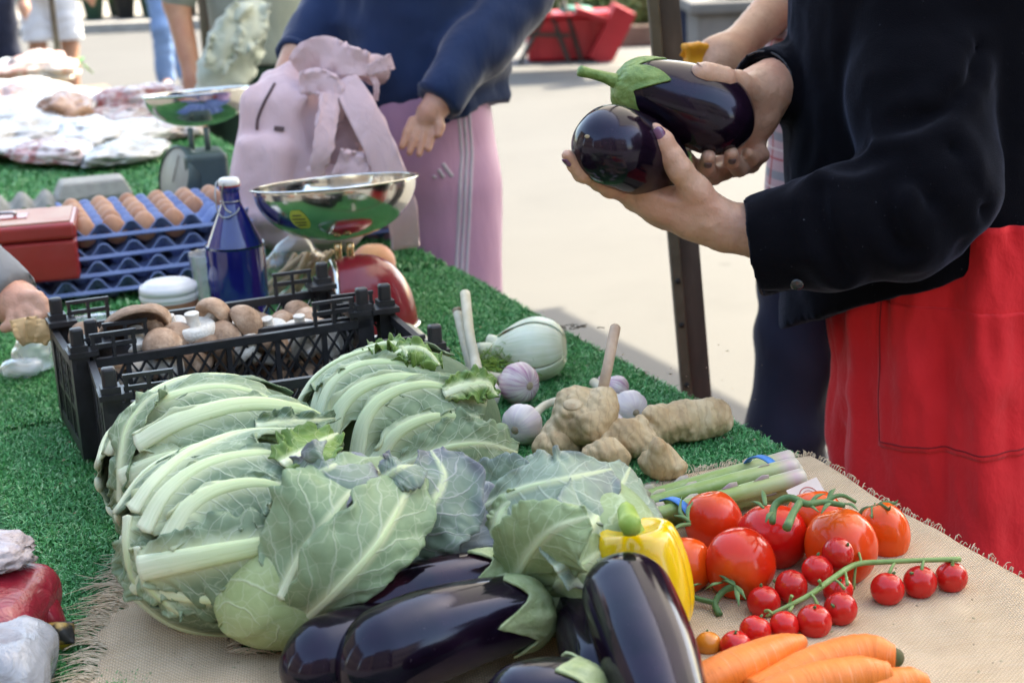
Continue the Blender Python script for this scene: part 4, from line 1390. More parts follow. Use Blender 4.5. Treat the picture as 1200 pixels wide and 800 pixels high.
c = t.mix(t.ramp(t.noise(ob, 70, 4), [(0.66, 0.0), (0.76, 0.5)]), c, (0.34, 0.26, 0.12))
t.set(color=c, rough=0.45, spec=0.4, sss=0.08, ssss=0.005, normal=t.bump(st, 0.35, 0.0012))
rib_m = t.m
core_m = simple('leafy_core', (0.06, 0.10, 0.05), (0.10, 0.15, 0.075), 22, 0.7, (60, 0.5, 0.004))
stump_m = simple('cut_stump', (0.55, 0.52, 0.38), (0.40, 0.36, 0.22), 50, 0.7, (120, 0.5, 0.002))

def ray_ell(px, py, c, r, k):
    """nearest hit of the sight line on an ellipsoid (scaled k); grazing point when it passes by"""
    d = ray(px, py); d = d / np.linalg.norm(d)
    rk = np.asarray(r) * k
    o = (CAM - c) / rk; dd = d / rk
    A = dd @ dd; B = 2 * o @ dd; C = o @ o - 1
    disc = B * B - 4 * A * C
    t = -B / (2 * A) if disc < 0 else (-B - math.sqrt(disc)) / (2 * A)
    return CAM + d * t

def blade(rib, normals, wl, wr, cup=0.0, rr=0.0, ruffle=0.004, seed=0, nu=48, nv=30, wmode=1.0, fold=0.0, rag=0.10):
    """leaf blade around a rib polyline; cup<0 wraps away from the normal"""
    P = catmull(rib, nu)
    Nn = catmull(normals, nu)
    tan = np.gradient(P, axis=0); tan /= np.linalg.norm(tan, axis=1)[:, None]
    Nn = Nn - tan * (Nn * tan).sum(1)[:, None]
    Nn /= np.linalg.norm(Nn, axis=1)[:, None]
    Bn = np.cross(tan, Nn)
    u = np.linspace(0, 1, nu)
    WL = np.interp(u, np.linspace(0, 1, len(wl)), wl)
    WR = np.interp(u, np.linspace(0, 1, len(wr)), wr)
    ker = np.array([1, 2, 3, 2, 1]) / 9.0
    WL = np.convolve(np.pad(WL, 2, 'edge'), ker, 'valid'); WR = np.convolve(np.pad(WR, 2, 'edge'), ker, 'valid')
    # ragged margin
    eL = 1 + rag * vnoise(np.stack([u * 14, 0 * u, 0 * u + seed], -1), seed) + rag * 0.6 * vnoise(np.stack([u * 34, 0 * u, 0 * u + seed], -1), seed + 4)
    eR = 1 + rag * vnoise(np.stack([u * 14, 0 * u + 5, 0 * u + seed], -1), seed + 1) + rag * 0.6 * vnoise(np.stack([u * 34, 0 * u + 9, 0 * u + seed], -1), seed + 5)
    s = np.linspace(-1, 1, nv)
    s = np.sign(s) * np.abs(s) ** 1.5
    w = np.where(s[None] < 0, -(WL * eL)[:, None], (WR * eR)[:, None]) * np.abs(s)[None]
    # bend with arc length so the blade keeps its width
    if cup != 0:
        ang = w * cup
        lat = np.sin(ang) / cup
        out = -(1 - np.cos(ang)) / cup
    else:
        lat, out = w, 0 * w
    q = P[:, None] + Bn[:, None] * lat[..., None] + Nn[:, None] * out[..., None]
    amp = ruffle * np.abs(s)[None] ** 1.6
    n1 = vnoise(np.stack([u[:, None] * 7 + 0 * s, s[None] * 1.6 + 0 * u[:, None], 0 * w + seed * 3.1], -1), seed)
    n2 = vnoise(np.stack([u[:, None] * 18 + 0 * s, s[None] * 3.0 + 0 * u[:, None], 0 * w + seed], -1), seed + 2)
    q = q + Nn[:, None] * (amp * (n1 + 0.45 * n2) + fold * np.abs(w))[..., None]
    # quilting between side veins
    ph = u[:, None] * 7 - np.abs(s)[None] ** 0.8 * 1.9
    q = q + Nn[:, None] * (0.0012 * np.cos(2 * np.pi * ph) * np.abs(s)[None] * np.clip(np.abs(w) / 0.03, 0, 1))[..., None]
    if rr:
        rw = rr * (0.15 + 0.85 * (1 - u) ** 0.75)
        q = q + Nn[:, None] * (rw[:, None] * 0.62 * np.exp(-(w / (1.7 * rw[:, None] + 1e-5)) ** 2))[..., None]
        uvs_ = np.exp(-(w / (1.9 * rw[:, None] + 1e-5)) ** 2)
    else:
        uvs_ = 0 * w
    blade.rib = uvs_.ravel()
    uv = np.stack(np.broadcast_arrays(u[:, None], 0.5 + 0.5 * s[None]), -1).reshape(-1, 2)
    return q.reshape(-1, 3), grid_faces(nu, nv), uv, P, Nn

def leaf(parent, rib, normals, wl, wr, mat, rr=0.007, cup=0.0, ruffle=0.004, seed=0, ribout=0.35, thick=0.0014, ribend=0.12, nu=48, nv=30, fold=0.0, ribmat=None, rag=0.10, flat=0.45):
    v, f, uv, P, Nn = blade(rib, normals, wl, wr, cup, rr, ruffle, seed, nu, nv, fold=fold, rag=rag)
    o = mk('leaf', (v, f, uv), mat, parent)
    o['_o'] = [float(c) for c in parent.location]
    at = o.data.attributes.new('ribness', 'FLOAT', 'POINT')
    at.data.foreach_set('value', blade.rib.astype(np.float32))
    mod_solid(o, thick, 0)
    if rr:
        u = np.linspace(0, 1, len(P))
        rads = 1.12 * rr * (ribend + (1 - ribend) * (1 - u) ** 0.75)
        pts = P + Nn * (rads * (ribout + 0.10))[:, None]
        mk('midrib', tube(pts[:-1], rads[:-1], 14, len(P) - 1, squash=(flat, 1.0), hint=tuple(Nn[0])), ribmat or rib_m, o)
    return o

def cauliflower(label, c, r, leaves, seed, stump=None, extra=10):
    c = np.asarray(c, float); r = np.asarray(r, float)
    root = thing('cauliflower', label, 'cauliflower', V(c[0], c[1], TZ), 'cauliflowers in their leaves')
    v, f = uvsphere(c, r * 0.90, 30, 44)
    n = fbm(v * 26, 3, seed)
    v = c + (v - c) * (1 + 0.04 * n)[:, None]
    v[:, 2] = np.maximum(v[:, 2], TZ + 0.004)
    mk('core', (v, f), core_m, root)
    for k, L in enumerate(leaves):
        pts = [ray_ell(x, y, c, r, L['k']) if len(p) == 0 else ray_ell(x, y, c, r, p[0]) for (x, y, *p) in L['px']]
        pts = [np.array([p[0], p[1], max(p[2], TZ + 0.006)]) for p in pts]
        nr = [nrm((p - c) / r ** 2) for p in pts]
        if 'tilt' in L:
            nr = [nrm(n_ + np.asarray(L['tilt'])) for n_ in nr]
        leaf(root, pts, nr, L['wl'], L['wr'], L.get('m', cau_m), L.get('rr', 0.008), L.get('cup', -1) * -1 * (1.0 / r.mean()) * L.get('cupk', 0.95), L.get('ruf', 0.006) * 1.5, seed * 20 + k, rag=0.2, ribout=L.get('ro', 0.35), fold=L.get('fold', 0.0), ribend=L.get('re', 0.15))
    rg = np.random.default_rng(seed)
    # further leaves wrapping the sides that are turned away
    ax = nrm(np.asarray(stump) - c) if stump is not None else V(-1, 0, 0)
    B = basis_from(ax)
    for k in range(extra):
        a = 2 * math.pi * (k + 0.3 * rg.random()) / extra
        d = B[:, 0] * math.cos(a) + B[:, 1] * math.sin(a)
        if d @ nrm(CAM - c) > 0.35:
            continue
        pts = []
        for w in np.linspace(0.15, 0.95, 5):
            q = ax * math.cos(w * math.pi * 0.85) + d * math.sin(w * math.pi * 0.85)
            p = c + q * r * (0.97 + 0.02 * rg.random())
            p[2] = max(p[2], TZ + 0.005)
            pts.append(p)
        nr = [nrm((p - c) / r ** 2) for p in pts]
        leaf(root, pts, nr, [0.02, 0.045, 0.05, 0.04, 0.01], [0.02, 0.045, 0.05, 0.04, 0.01], cau_b, 0.007, 1.0 / r.mean(), 0.006, seed * 50 + k, nu=24, nv=16)
    if stump is not None:
        M = basis_from(ax)
        mk('stump', tube([np.asarray(stump) - ax * 0.035, np.asarray(stump) - ax * 0.018, np.asarray(stump) - ax * 0.008], [0.019, 0.018, 0.015], 18, 8), stump_m, root)
    return root

# front left head: base to the left, ribs sweeping right
cauliflower('cauliflower wrapped in ribbed leaves on the corner of the sackcloth', T(283, 628, .080), (0.112, 0.088, 0.084), [
    dict(px=[(160, 600), (185, 565), (228, 530), (285, 508), (345, 503)], k=1.00, wl=[.012, .02, .02, .02, .006], wr=[.018, .045, .055, .05, .01], rr=.0085, m=cau_m),
    dict(px=[(172, 622), (198, 578), (245, 545), (310, 533), (368, 548)], k=1.04, wl=[.006, .010, .012, .012, .004], wr=[.014, .036, .048, .042, .012], rr=.0080, m=cau_b),
    dict(px=[(196, 640), (222, 596), (262, 573), (312, 568), (352, 585)], k=1.08, wl=[.006, .010, .012, .010, .004], wr=[.012, .030, .042, .036, .012], rr=.0082, m=cau_b),
    dict(px=[(168, 664), (235, 652), (310, 638), (392, 622)], k=1.11, wl=[.012, .028, .030, .022, .006], wr=[.015, .045, .052, .040, .010], rr=.0100, m=cau_b, re=0.4),
    dict(px=[(178, 690), (235, 700), (310, 704), (378, 690)], k=1.06, wl=[.012, .036, .040, .036, .010], wr=[.010, .02, .024, .02, .008], rr=.0050, m=cau_b),
    dict(px=[(162, 640), (170, 678), (192, 704), (214, 722)], k=1.10, wl=[.008, .012, .014, .010, .004], wr=[.006, .012, .014, .010, .003], rr=.0036, m=cau_m, ruf=.008),
    dict(px=[(152, 605), (150, 640), (156, 675), (172, 700)], k=1.05, wl=[.012, .020, .022, .018, .006], wr=[.010, .020, .024, .020, .006], rr=.0050, m=cau_m, ruf=.008),
    dict(px=[(158, 690), (180, 668), (230, 672), (290, 668)], k=1.04, wl=[.014, .026, .030, .026, .006], wr=[.012, .024, .026, .020, .006], rr=.0045, m=cau_m, ruf=.006),
    dict(px=[(330, 545, 1.16), (360, 528, 1.20), (382, 515, 1.22), (396, 508, 1.22)], k=1.2, wl=[.016, .028, .026, .016, .004], wr=[.014, .024, .022, .014, .004], rr=.0030, m=cau_g, ruf=.008, cupk=0.2),
    dict(px=[(318, 600, 1.12), (345, 585, 1.14), (372, 572, 1.16), (392, 580, 1.16)], k=1.15, wl=[.008, .014, .018, .014, .004], wr=[.008, .012, .014, .010, .004], rr=.0026, m=cau_b, ruf=.009, cupk=0.3),
], 3, T(150, 650, .075))
# back left head
cauliflower('cauliflower with a curled outer leaf leaning on the front of the black crate', T(262, 545, .085), (0.120, 0.085, 0.090), [
    dict(px=[(148, 520), (172, 484), (215, 462), (275, 456), (345, 480)], k=1.00, wl=[.012, .02, .025, .025, .008], wr=[.012, .03, .034, .03, .01], rr=.0072, m=cau_m),
    dict(px=[(163, 520), (215, 494), (285, 476), (345, 480), (385, 494)], k=1.05, wl=[.008, .014, .016, .014, .005], wr=[.012, .03, .034, .03, .008], rr=.0098, m=cau_b, re=0.3),
    dict(px=[(146, 560), (200, 540), (262, 530), (335, 522)], k=1.06, wl=[.012, .022, .024, .020, .006], wr=[.014, .036, .042, .036, .008], rr=.0092, m=cau_m, re=0.35),
    dict(px=[(300, 500, 1.10), (330, 496, 1.12), (360, 494, 1.14), (392, 490, 1.14)], k=1.12, wl=[.010, .014, .012, .010, .004], wr=[.008, .014, .014, .010, .004], rr=.0026, m=cau_b, ruf=.010, cupk=0.3),
    dict(px=[(142, 588), (142, 545), (150, 500), (175, 468), (196, 458)], k=1.10, wl=[.012, .014, .016, .014, .006], wr=[.010, .014, .018, .016, .005], rr=.0034, m=cau_m, ruf=.008),
    dict(px=[(150, 610), (145, 585), (165, 562), (205, 556)], k=1.08, wl=[.010, .018, .020, .016, .005], wr=[.012, .02, .022, .018, .005], rr=.0040, m=cau_m, ruf=.008),
    dict(px=[(160, 640), (150, 610), (160, 590), (190, 590)], k=1.04, wl=[.014, .022, .024, .020, .006], wr=[.014, .022, .026, .022, .005], rr=.0044, m=cau_m, ruf=.006),
], 4, T(140, 585, .080))
# head in the middle
cauliflower('cauliflower with high arching ribs between the black crate and the garlic', T(478, 505, .082), (0.108, 0.090, 0.094), [
    dict(px=[(352, 480), (372, 446), (405, 422), (445, 410), (478, 412)], k=1.00, wl=[.010, .018, .02, .02, .01], wr=[.012, .03, .036, .034, .012], rr=.0080, m=cau_m),
    dict(px=[(372, 502), (388, 455), (420, 430), (465, 426), (515, 440)], k=1.03, wl=[.006, .010, .012, .012, .005], wr=[.014, .040, .048, .042, .012], rr=.0066, m=cau_m),
    dict(px=[(388, 530), (402, 478), (438, 450), (490, 444), (560, 462)], k=1.07, wl=[.008, .012, .012, .014, .012], wr=[.010, .02, .024, .026, .016], rr=.0086, m=cau_m),
    dict(px=[(418, 545), (428, 494), (455, 464), (505, 452), (570, 474)], k=1.11, wl=[.006, .010, .010, .012, .014], wr=[.014, .036, .044, .040, .020], rr=.0078, m=cau_m),
    dict(px=[(440, 540), (468, 506), (512, 488), (562, 490)], k=1.13, wl=[.006, .010, .010, .010, .006], wr=[.014, .040, .050, .045, .020], rr=.0066, m=cau_m),
    dict(px=[(470, 545, 1.14), (520, 525, 1.16), (565, 520, 1.2), (606, 530, 1.25)], k=1.16, wl=[.012, .024, .030, .028, .008], wr=[.012, .022, .026, .024, .008], rr=.0034, m=cau_m, cupk=0.5),
    dict(px=[(455, 418, 1.04), (480, 408, 1.08), (500, 412, 1.12), (515, 428, 1.12)], k=1.06, wl=[.006, .012, .012, .010, .004], wr=[.008, .018, .020, .016, .005], rr=.0030, m=cau_g, ruf=.010, cupk=0.4),
    dict(px=[(430, 408, 1.02), (455, 402, 1.06), (472, 408, 1.08), (480, 424, 1.08)], k=1.06, wl=[.006, .010, .010, .008, .004], wr=[.008, .014, .014, .010, .005], rr=.0026, m=cau_g, ruf=.010, cupk=0.4),
    dict(px=[(520, 462, 1.14), (548, 452, 1.2), (570, 450, 1.24), (582, 464, 1.24)], k=1.2, wl=[.010, .016, .018, .014, .006], wr=[.008, .014, .018, .018, .008], rr=.0040, m=cau_g, ruf=.010, cupk=0.3),
], 5, T(385, 555, .06))

# ---- cabbages
def free_leaf(parent, pts, nhint, wl, wr, mat, seed, rr=0.004, cup=0.0, ruf=0.006, fold=0.0, **kw):
    rib = [T(*p) for p in pts]
    ns = [nrm(np.asarray(h)) for h in nhint] if np.ndim(nhint) == 2 else [nrm(np.asarray(nhint))] * len(rib)
    return leaf(parent, rib, ns, wl, wr, mat, rr, cup, ruf, seed, fold=fold, nu=56, nv=36, **kw)

def cab_core(root, c, r, M, mat, seed, pointy=0.0):
    ph = np.linspace(0, np.pi, 40); th = np.linspace(0, 2 * np.pi, 56, endpoint=False)
    PH, TH = np.meshgrid(ph, th, indexing='ij')
    k = 1 + pointy * np.clip((PH - 1.6) / 1.5, 0, 1) ** 2
    q = np.stack([np.sin(PH) * np.cos(TH) * r[0], np.sin(PH) * np.sin(TH) * r[1], -np.cos(PH) * r[2] * k], -1).reshape(-1, 3)
    n = fbm(q * 30, 3, seed)
    # overlapping leaf margins: shallow spiral steps
    stp = ((TH.ravel() / (2 * np.pi) * 3 + PH.ravel() * 0.75) % 1.0)
    q = q * (1 + 0.025 * n + 0.035 * stp)[:, None]
    v = q @ np.asarray(M).T + c
    v[:, 2] = np.maximum(v[:, 2], TZ + 0.004)
    uv = np.stack([PH.ravel() / np.pi, (TH.ravel() / (2 * np.pi) * 2) % 1], -1)
    o = mk('heart', (v, grid_faces(40, 56, True), uv), mat, root)
    return o

# pointed cabbage with stump towards the sacking
c1 = T(375, 660, .072)
axis1 = nrm(T(520, 590, .10) - T(325, 715, .05))
p1 = thing('pointed_cabbage', 'pale pointed cabbage showing its cut stump, purple tinged leaf folded over', 'cabbage', V(c1[0], c1[1], TZ), 'cabbages beside the aubergines')
cab_core(p1, c1, (0.060, 0.058, 0.095), basis_from(axis1), cab_hrt, 3, 0.25)
mk('stump', tube([T(334, 706, .060), T(328, 703, .065), T(324, 702, .067)], [0.019, 0.018, 0.016], 18, 6), stump_m, p1)
toc = nrm(CAM - c1)
# broad outer leaf from the stump up and over
free_leaf(p1, [(330, 700, .075), (352, 655, .105), (385, 610, .135), (420, 570, .150), (455, 545, .150)], [toc + V(-.3, 0, 0), toc + V(-.2, 0, .1), toc, toc + V(0, 0, .3), toc + V(0, 0, .6)],
          [.012, .040, .050, .050, .034, .014], [.010, .030, .034, .036, .034, .016], cab_mid, 31, 0.0035, 5.0, 0.007)
free_leaf(p1, [(345, 560, .150), (370, 555, .160), (392, 545, .165), (400, 532, .150)], [toc, toc + V(0, 0, .4), toc + V(.1, 0, 1), V(0, .6, 1)],
          [.016, .030, .032, .026, .012], [.016, .034, .042, .034, .016], cab_pu, 32, 0.002, 9.0, 0.010)
free_leaf(p1, [(450, 560, .150), (470, 548, .158), (488, 545, .150)], [toc, toc + V(0, 0, .6), V(0.2, .4, 1)], [.012, .020, .010], [.012, .022, .012], cab_pu, 33, 0.002, 14.0, 0.006)
free_leaf(p1, [(345, 735, .040), (395, 690, .085), (440, 640, .115), (470, 590, .135), (485, 555, .145)], [toc + V(.4, -.2, 0), toc + V(.5, 0, 0), toc + V(.5, 0, 0), toc + V(.5, 0, .1), toc + V(.3, 0, .3)],
          [.014, .035, .045, .040, .03, .010], [.010, .022, .030, .034, .034, .012], cab_mid, 34, 0.004, 4.0, 0.006)
free_leaf(p1, [(308, 680, .060), (312, 640, .095), (325, 605, .115), (340, 580, .125)], [toc + V(-.6, 0, 0)] * 4, [.010, .020, .020, .006], [.012, .03, .03, .012], cab_hrt, 35, 0.0030, 6.0, 0.005)
free_leaf(p1, [(318, 730, .018), (318, 705, .045), (326, 690, .062)], [toc + V(-.3, -.3, 0)] * 3, [.012, .018, .012], [.014, .03, .016], cab_hrt, 36, 0.003, 8.0, 0.004)
free_leaf(p1, [(330, 742, .012), (365, 735, .022), (410, 720, .036)], [toc + V(0, -.3, -.2)] * 3, [.010, .022, .02], [.010, .016, .012], cab_hrt, 37, 0.003, 8.0, 0.004)
# broad dark green and grey leaves standing behind it
free_leaf(p1, [(432, 690, .050), (470, 650, .080), (490, 610, .105), (500, 578, .125)], [toc + V(.2, 0, 0)] * 4, [.016, .030, .026, .010], [.020, .036, .030, .008], cab_pu, 38, 0.0028, -3.0, 0.006)
free_leaf(p1, [(470, 640, .085), (500, 600, .115), (520, 560, .135), (505, 528, .150)], [toc + V(.1, 0, .2)] * 4, [.024, .046, .054, .034, .010], [.022, .040, .046, .030, .010], cab_pu, 39, 0.003, 2.5, 0.008)
free_leaf(p1, [(520, 665, .060), (530, 630, .085), (540, 590, .105), (545, 552, .120)], [toc + V(-.1, 0, .1)] * 4, [.026, .042, .046, .038, .014], [.026, .040, .046, .036, .012], cab_gr, 40, 0.003, -3.5, 0.007)

# round cabbage on the right with two broad wrapper leaves
c2 = T(668, 648, .060)
p2 = thing('round_cabbage', 'round pale cabbage with broad grey green wrapper leaves behind the aubergines', 'cabbage', V(c2[0], c2[1], TZ), 'cabbages beside the aubergines')
toc = nrm(CAM - c2)
cab_core(p2, c2, (0.090, 0.072, 0.060), basis_from(nrm(V(-0.5, -0.5, 0.7))), cab_m, 6)
free_leaf(p2, [(566, 596, .098), (612, 574, .124), (662, 562, .136), (716, 550, .132)], [toc + V(-.2, 0, .6), toc + V(0, 0, .7), toc + V(0, 0, .7), toc + V(.1, 0, .7)],
          [.010, .022, .036, .032, .010], [.018, .046, .058, .050, .014], cab_gl, 51, 0.0030, 5.0, 0.009)
free_leaf(p2, [(676, 636, .106), (698, 608, .110), (722, 580, .110), (738, 548, .106)], [toc + V(.3, 0, .3)] * 4, [.016, .034, .040, .034, .012], [.030, .056, .060, .046, .014], cab_gl, 52, 0.0030, 3.0, 0.006)
free_leaf(p2, [(650, 668, .096), (700, 640, .092), (742, 612, .080), (770, 594, .066)], [toc + V(.2, 0, .2), toc + V(.3, 0, .2), toc + V(.4, 0, .2), toc + V(.5, 0, .2)],
          [.024, .044, .050, .040, .014], [.018, .036, .042, .034, .012], cab_gl, 53, 0.0030, 4.0, 0.006)
free_leaf(p2, [(572, 645, .070), (582, 615, .095), (592, 595, .108), (612, 582, .118)], [toc + V(-.7, 0, .2)] * 4, [.010, .014, .014, .008], [.012, .022, .022, .010], cab_m, 54, 0.004, 14.0, 0.006)
free_leaf(p2, [(600, 690, .050), (620, 650, .100), (650, 620, .130), (690, 605, .140)], [toc + V(-.2, 0, 0), toc, toc, toc + V(0, 0, .3)], [.02, .036, .036, .02, .008], [.02, .036, .045, .035, .01], cab_m, 55, 0.0035, 9.0, 0.005)
free_leaf(p2, [(630, 700, .036), (662, 678, .080), (692, 656, .094), (716, 640, .092)], [toc + V(0, 0, -.1), toc, toc + V(.2, 0, 0), toc + V(.4, 0, 0)], [.02, .036, .036, .022, .008], [.02, .030, .034, .025, .01], cab_m, 56, 0.0035, 9.0, 0.005)
free_leaf(p2, [(545, 560, .070), (590, 555, .088), (630, 548, .100), (668, 545, .100)], [V(0, -.4, 1)] * 4, [.012, .024, .026, .018, .006], [.014, .030, .034, .028, .008], cab_gl, 57, 0.003, 5.0, 0.006)
free_leaf(p2, [(540, 600, .050), (580, 580, .070), (620, 572, .085), (660, 572, .095)], [toc] * 4, [.02, .036, .036, .018, .006], [.02, .035, .036, .03, .01], cab_gl, 58, 0.003, 3.0, 0.006)
# ================================================================== CRATES, MUSHROOMS, SCALES, BOTTLE, EGGS
# ---- black plastic crates
cr_m = simple('black_crate_plastic', (0.012, 0.012, 0.014), (0.022, 0.022, 0.026), 60, 0.42, (250, 0.25, 0.0008))
def crate(label, origin, yaw, wid, dep, hgt, group, floor_z=0.012):
    """origin: back left corner on the table; wid along the back wall, dep towards the lens"""
    root = thing('plastic_crate', label, 'crate', V(origin[0], origin[1], TZ + 0.004), group)
    ex = V(math.cos(yaw), math.sin(yaw), 0); ey = V(math.sin(yaw), -math.cos(yaw), 0); ez = V(0, 0, 1)
    M3 = np.stack([ex, ey, ez], 1)
    O = V(origin[0], origin[1], TZ + 0.004)
    def W(p):
        return O + M3 @ np.asarray(p, float)
    th = 0.004
    def wall(nm, a, b, solid_ends=0.06):
        a, b = np.asarray(a, float), np.asarray(b, float)
        L = np.linalg.norm(b - a); d = (b - a) / L
        nn = V(-d[1], d[0], 0)
        parts = []
        def bx(u0, u1, z0, z1, t=th, lift=0.0):
            c = a + d * (u0 + u1) / 2 + V(0, 0, (z0 + z1) / 2) + nn * lift
            R3 = np.stack([d, nn, V(0, 0, 1)], 1)
            v, f = box((0, 0, 0), (u1 - u0, t, z1 - z0), R3)
            return np.array([W(q) for q in v + c]), f
        def diag(u0, z0, u1, z1, w=0.0035):
            p, q = a + d * u0 + V(0, 0, z0), a + d * u1 + V(0, 0, z1)
            v, f = bar(p, q, w, th * 0.9, tuple(nn))
            return np.array([W(x) for x in v]), f
        parts.append(bx(0, L, hgt - 0.012, hgt - 0.002, 0.008))
        parts.append(bx(0, L, 0.0, 0.014, 0.006))
        parts.append(bx(0, L, hgt * 0.40, hgt * 0.40 + 0.006))
        nb = int(L / 0.052)
        us = np.linspace(0, L, nb + 1)
        for u in us:
            parts.append(bx(max(0, u - 0.003), min(L, u + 0.003), 0.0141, hgt - 0.0121, 0.0055))
        z1, z2, z3 = 0.014, hgt * 0.40 + 0.003, hgt - 0.012
        for i in range(nb):
            u0, u1 = us[i] + 0.003, us[i + 1] - 0.003
            n2 = 3
            ww = (u1 - u0) / n2
            for k in range(n2):
                s0, s1 = u0 + k * ww, u0 + (k + 1) * ww
                for zz in np.linspace(z2, z3, 3)[:-1]:
                    h2 = (z3 - z2) / 2
                    parts.append(diag(s0, zz, s1, zz + h2, 0.0026)); parts.append(diag(s0, zz + h2, s1, zz, 0.0026))
            for k in range(1, 5):
                s0 = u0 + (u1 - u0) * k / 5
                parts.append(bx(s0 - 0.0014, s0 + 0.0014, z1, z2))
        mk(nm, join(*parts), cr_m, root, smooth=False)
    c00, c10, c11, c01 = V(0, 0, 0), V(wid, 0, 0), V(wid, dep, 0), V(0, dep, 0)
    wall('back_wall', c00, c10)
    wall('front_wall', c01, c11)
    wall('side_wall', c00 + V(0, .004, 0), c01 - V(0, .004, 0))
    wall('side_wall', c10 + V(0, .004, 0), c11 - V(0, .004, 0))
    # slatted floor
    fl = []
    for i in range(9):
        v, f = box((wid / 2, dep * (i + 0.5) / 9, floor_z), (wid - 0.012, dep / 9 * 0.6, 0.004))
        fl.append((np.array([W(q) for q in v]), f))
    for i in range(4):
        v, f = box((wid * (i + 0.5) / 4, dep / 2, floor_z - 0.0042), (0.012, dep - 0.012, 0.004))
        fl.append((np.array([W(q) for q in v]), f))
    mk('floor', join(*fl), cr_m, root, smooth=False)
    # corner posts with stacking pegs and a raised open hand frame beside each
    for (c, sx, sy) in ((c00, 1, 1), (c10, -1, 1), (c11, -1, -1), (c01, 1, -1)):
        P = []
        def add(cc, ss):
            v, f = box(cc, ss); P.append((np.array([W(q) for q in v]), f))
        add(c + V(sx * 0.006, sy * 0.006, hgt / 2 + 0.008), (0.020, 0.020, hgt + 0.016))
        add(c + V(sx * 0.010, sy * 0.010, hgt + 0.006), (0.034, 0.034, 0.006))
        mk('corner_post', join(*P), cr_m, root, smooth=False)
        mod_bevel(mk('stacking_peg', (lambda v, f: (np.array([W(q) for q in v]), f))(*box(c + V(sx * 0.006, sy * 0.006, hgt + 0.0225), (0.015, 0.012, 0.027))), cr_m, root, smooth=False), 0.003)
        P = []
        add(c + V(sx * 0.045, 0, hgt + 0.0125), (0.052, 0.004, 0.005))
        add(c + V(sx * 0.045, 0, hgt + 0.0255), (0.052, 0.005, 0.004))
        for u in (0.022, 0.045, 0.068):
            add(c + V(sx * u, 0, hgt + 0.010), (0.004, 0.0045, 0.030))
        mk('hand_frame', join(*P), cr_m, root, smooth=False)
    return W
GCt = 'black lattice crates'
HC = 0.118
b0, b1, b2 = Z(103, 412, TZ + HC), Z(456, 367, TZ + HC), Z(520, 420, TZ + HC)
yawB = math.atan2((b1 - b0)[1], (b1 - b0)[0])
WB = crate('empty black lattice crate behind the cauliflowers', b0, yawB, np.linalg.norm((b1 - b0)[:2]), 0.225, HC, GCt)
a0, a1 = Z(62, 385, TZ + HC), Z(372, 340, TZ + HC)
yawA = math.atan2((a1 - a0)[1], (a1 - a0)[0]) - 0.02
WA = crate('black lattice crate filled with brown mushrooms', a0, yawA, np.linalg.norm((a1 - a0)[:2]) + 0.01, 0.175, HC, GCt)

# ---- mushrooms
t = NT('mushroom_cap')
vec = t.coord('Object'); oi = t.n('ObjectInfo')
n = t.noise(vec, 1.6, 5, 0.6); f2 = t.noise(vec, 9, 4)
c = t.ramp(n, [(0.3, (0.20, 0.12, 0.075)), (0.55, (0.33, 0.215, 0.145)), (0.8, (0.50, 0.385, 0.29))])
hs = t.n('HueSaturation'); t.l(c, hs.inputs['Color'])
t.l(t.math('MULTIPLY_ADD', oi.outputs['Random'], 0.8, 0.75), hs.inputs['Value'])
c = t.mix(t.ramp(f2, [(0.62, 0.0), (0.75, 0.5)]), hs.outputs[0], (0.12, 0.07, 0.045))
t.set(color=c, rough=0.65, spec=0.25, normal=t.bump(f2, 0.25, 0.02))
mcap = t.m
mwhite = simple('mushroom_white', (0.62, 0.57, 0.50), (0.72, 0.68, 0.62), 3, 0.7, (10, 0.3, 0.02))
mgill = simple('mushroom_gill', (0.10, 0.06, 0.045), (0.16, 0.10, 0.075), 8, 0.8)
def mush_meshes(kind):
    if kind == 'brown':
        cap = [(0.001, 0.78), (0.35, 0.74), (0.68, 0.58), (0.92, 0.28), (1.0, 0.0), (0.95, -0.20), (0.82, -0.26), (0.70, -0.20), (0.45, -0.10), (0.001, -0.05)]
    elif kind == 'open':
        cap = [(0.001, 0.55), (0.4, 0.52), (0.78, 0.36), (1.0, 0.02), (1.02, -0.10), (0.96, -0.14), (0.80, 0.0), (0.5, 0.08), (0.001, 0.1)]
    else:
        cap = [(0.001, 0.70), (0.4, 0.66), (0.75, 0.48), (0.98, 0.15), (1.0, -0.1), (0.85, -0.30), (0.6, -0.30), (0.001, -0.2)]
    q = catmull(np.c_[np.array(cap), np.zeros(len(cap))], 30)[:, :2]
    q[:, 0] = np.maximum(q[:, 0], 0.0005)
    wob = lambda th, z: 1 + 0.03 * np.cos(2 * th + 1) + 0.02 * np.cos(3 * th)
    v, f, u = lathe(q, 32, wob=wob)
    st = catmull(np.array([(0.30, 0.0, 0), (0.30, -0.25, 0), (0.28, -0.5, 0), (0.32, -0.72, 0), (0.30, -0.80, 0), (0.001, -0.81, 0)]), 18)[:, :2]
    v2, f2, u2 = lathe(st, 18, wob=wob)
    return to_mesh('cap', v, f, mwhite if kind == 'white' else mcap), to_mesh('stalk', v2, f2, mwhite)
MU = {k: mush_meshes(k) for k in ('brown', 'open', 'white')}
for k in ('open',):
    gv, gf, _ = lathe([(0.94, -0.12), (0.75, 0.0), (0.5, 0.06), (0.3, 0.06)], 64, wob=lambda th, z: 1 + 0.0 * th)
    gv[:, 2] += 0.02 * np.cos(32 * np.arctan2(gv[:, 1], gv[:, 0])) - 0.012
    GILL = to_mesh('gills', gv, gf, mgill)
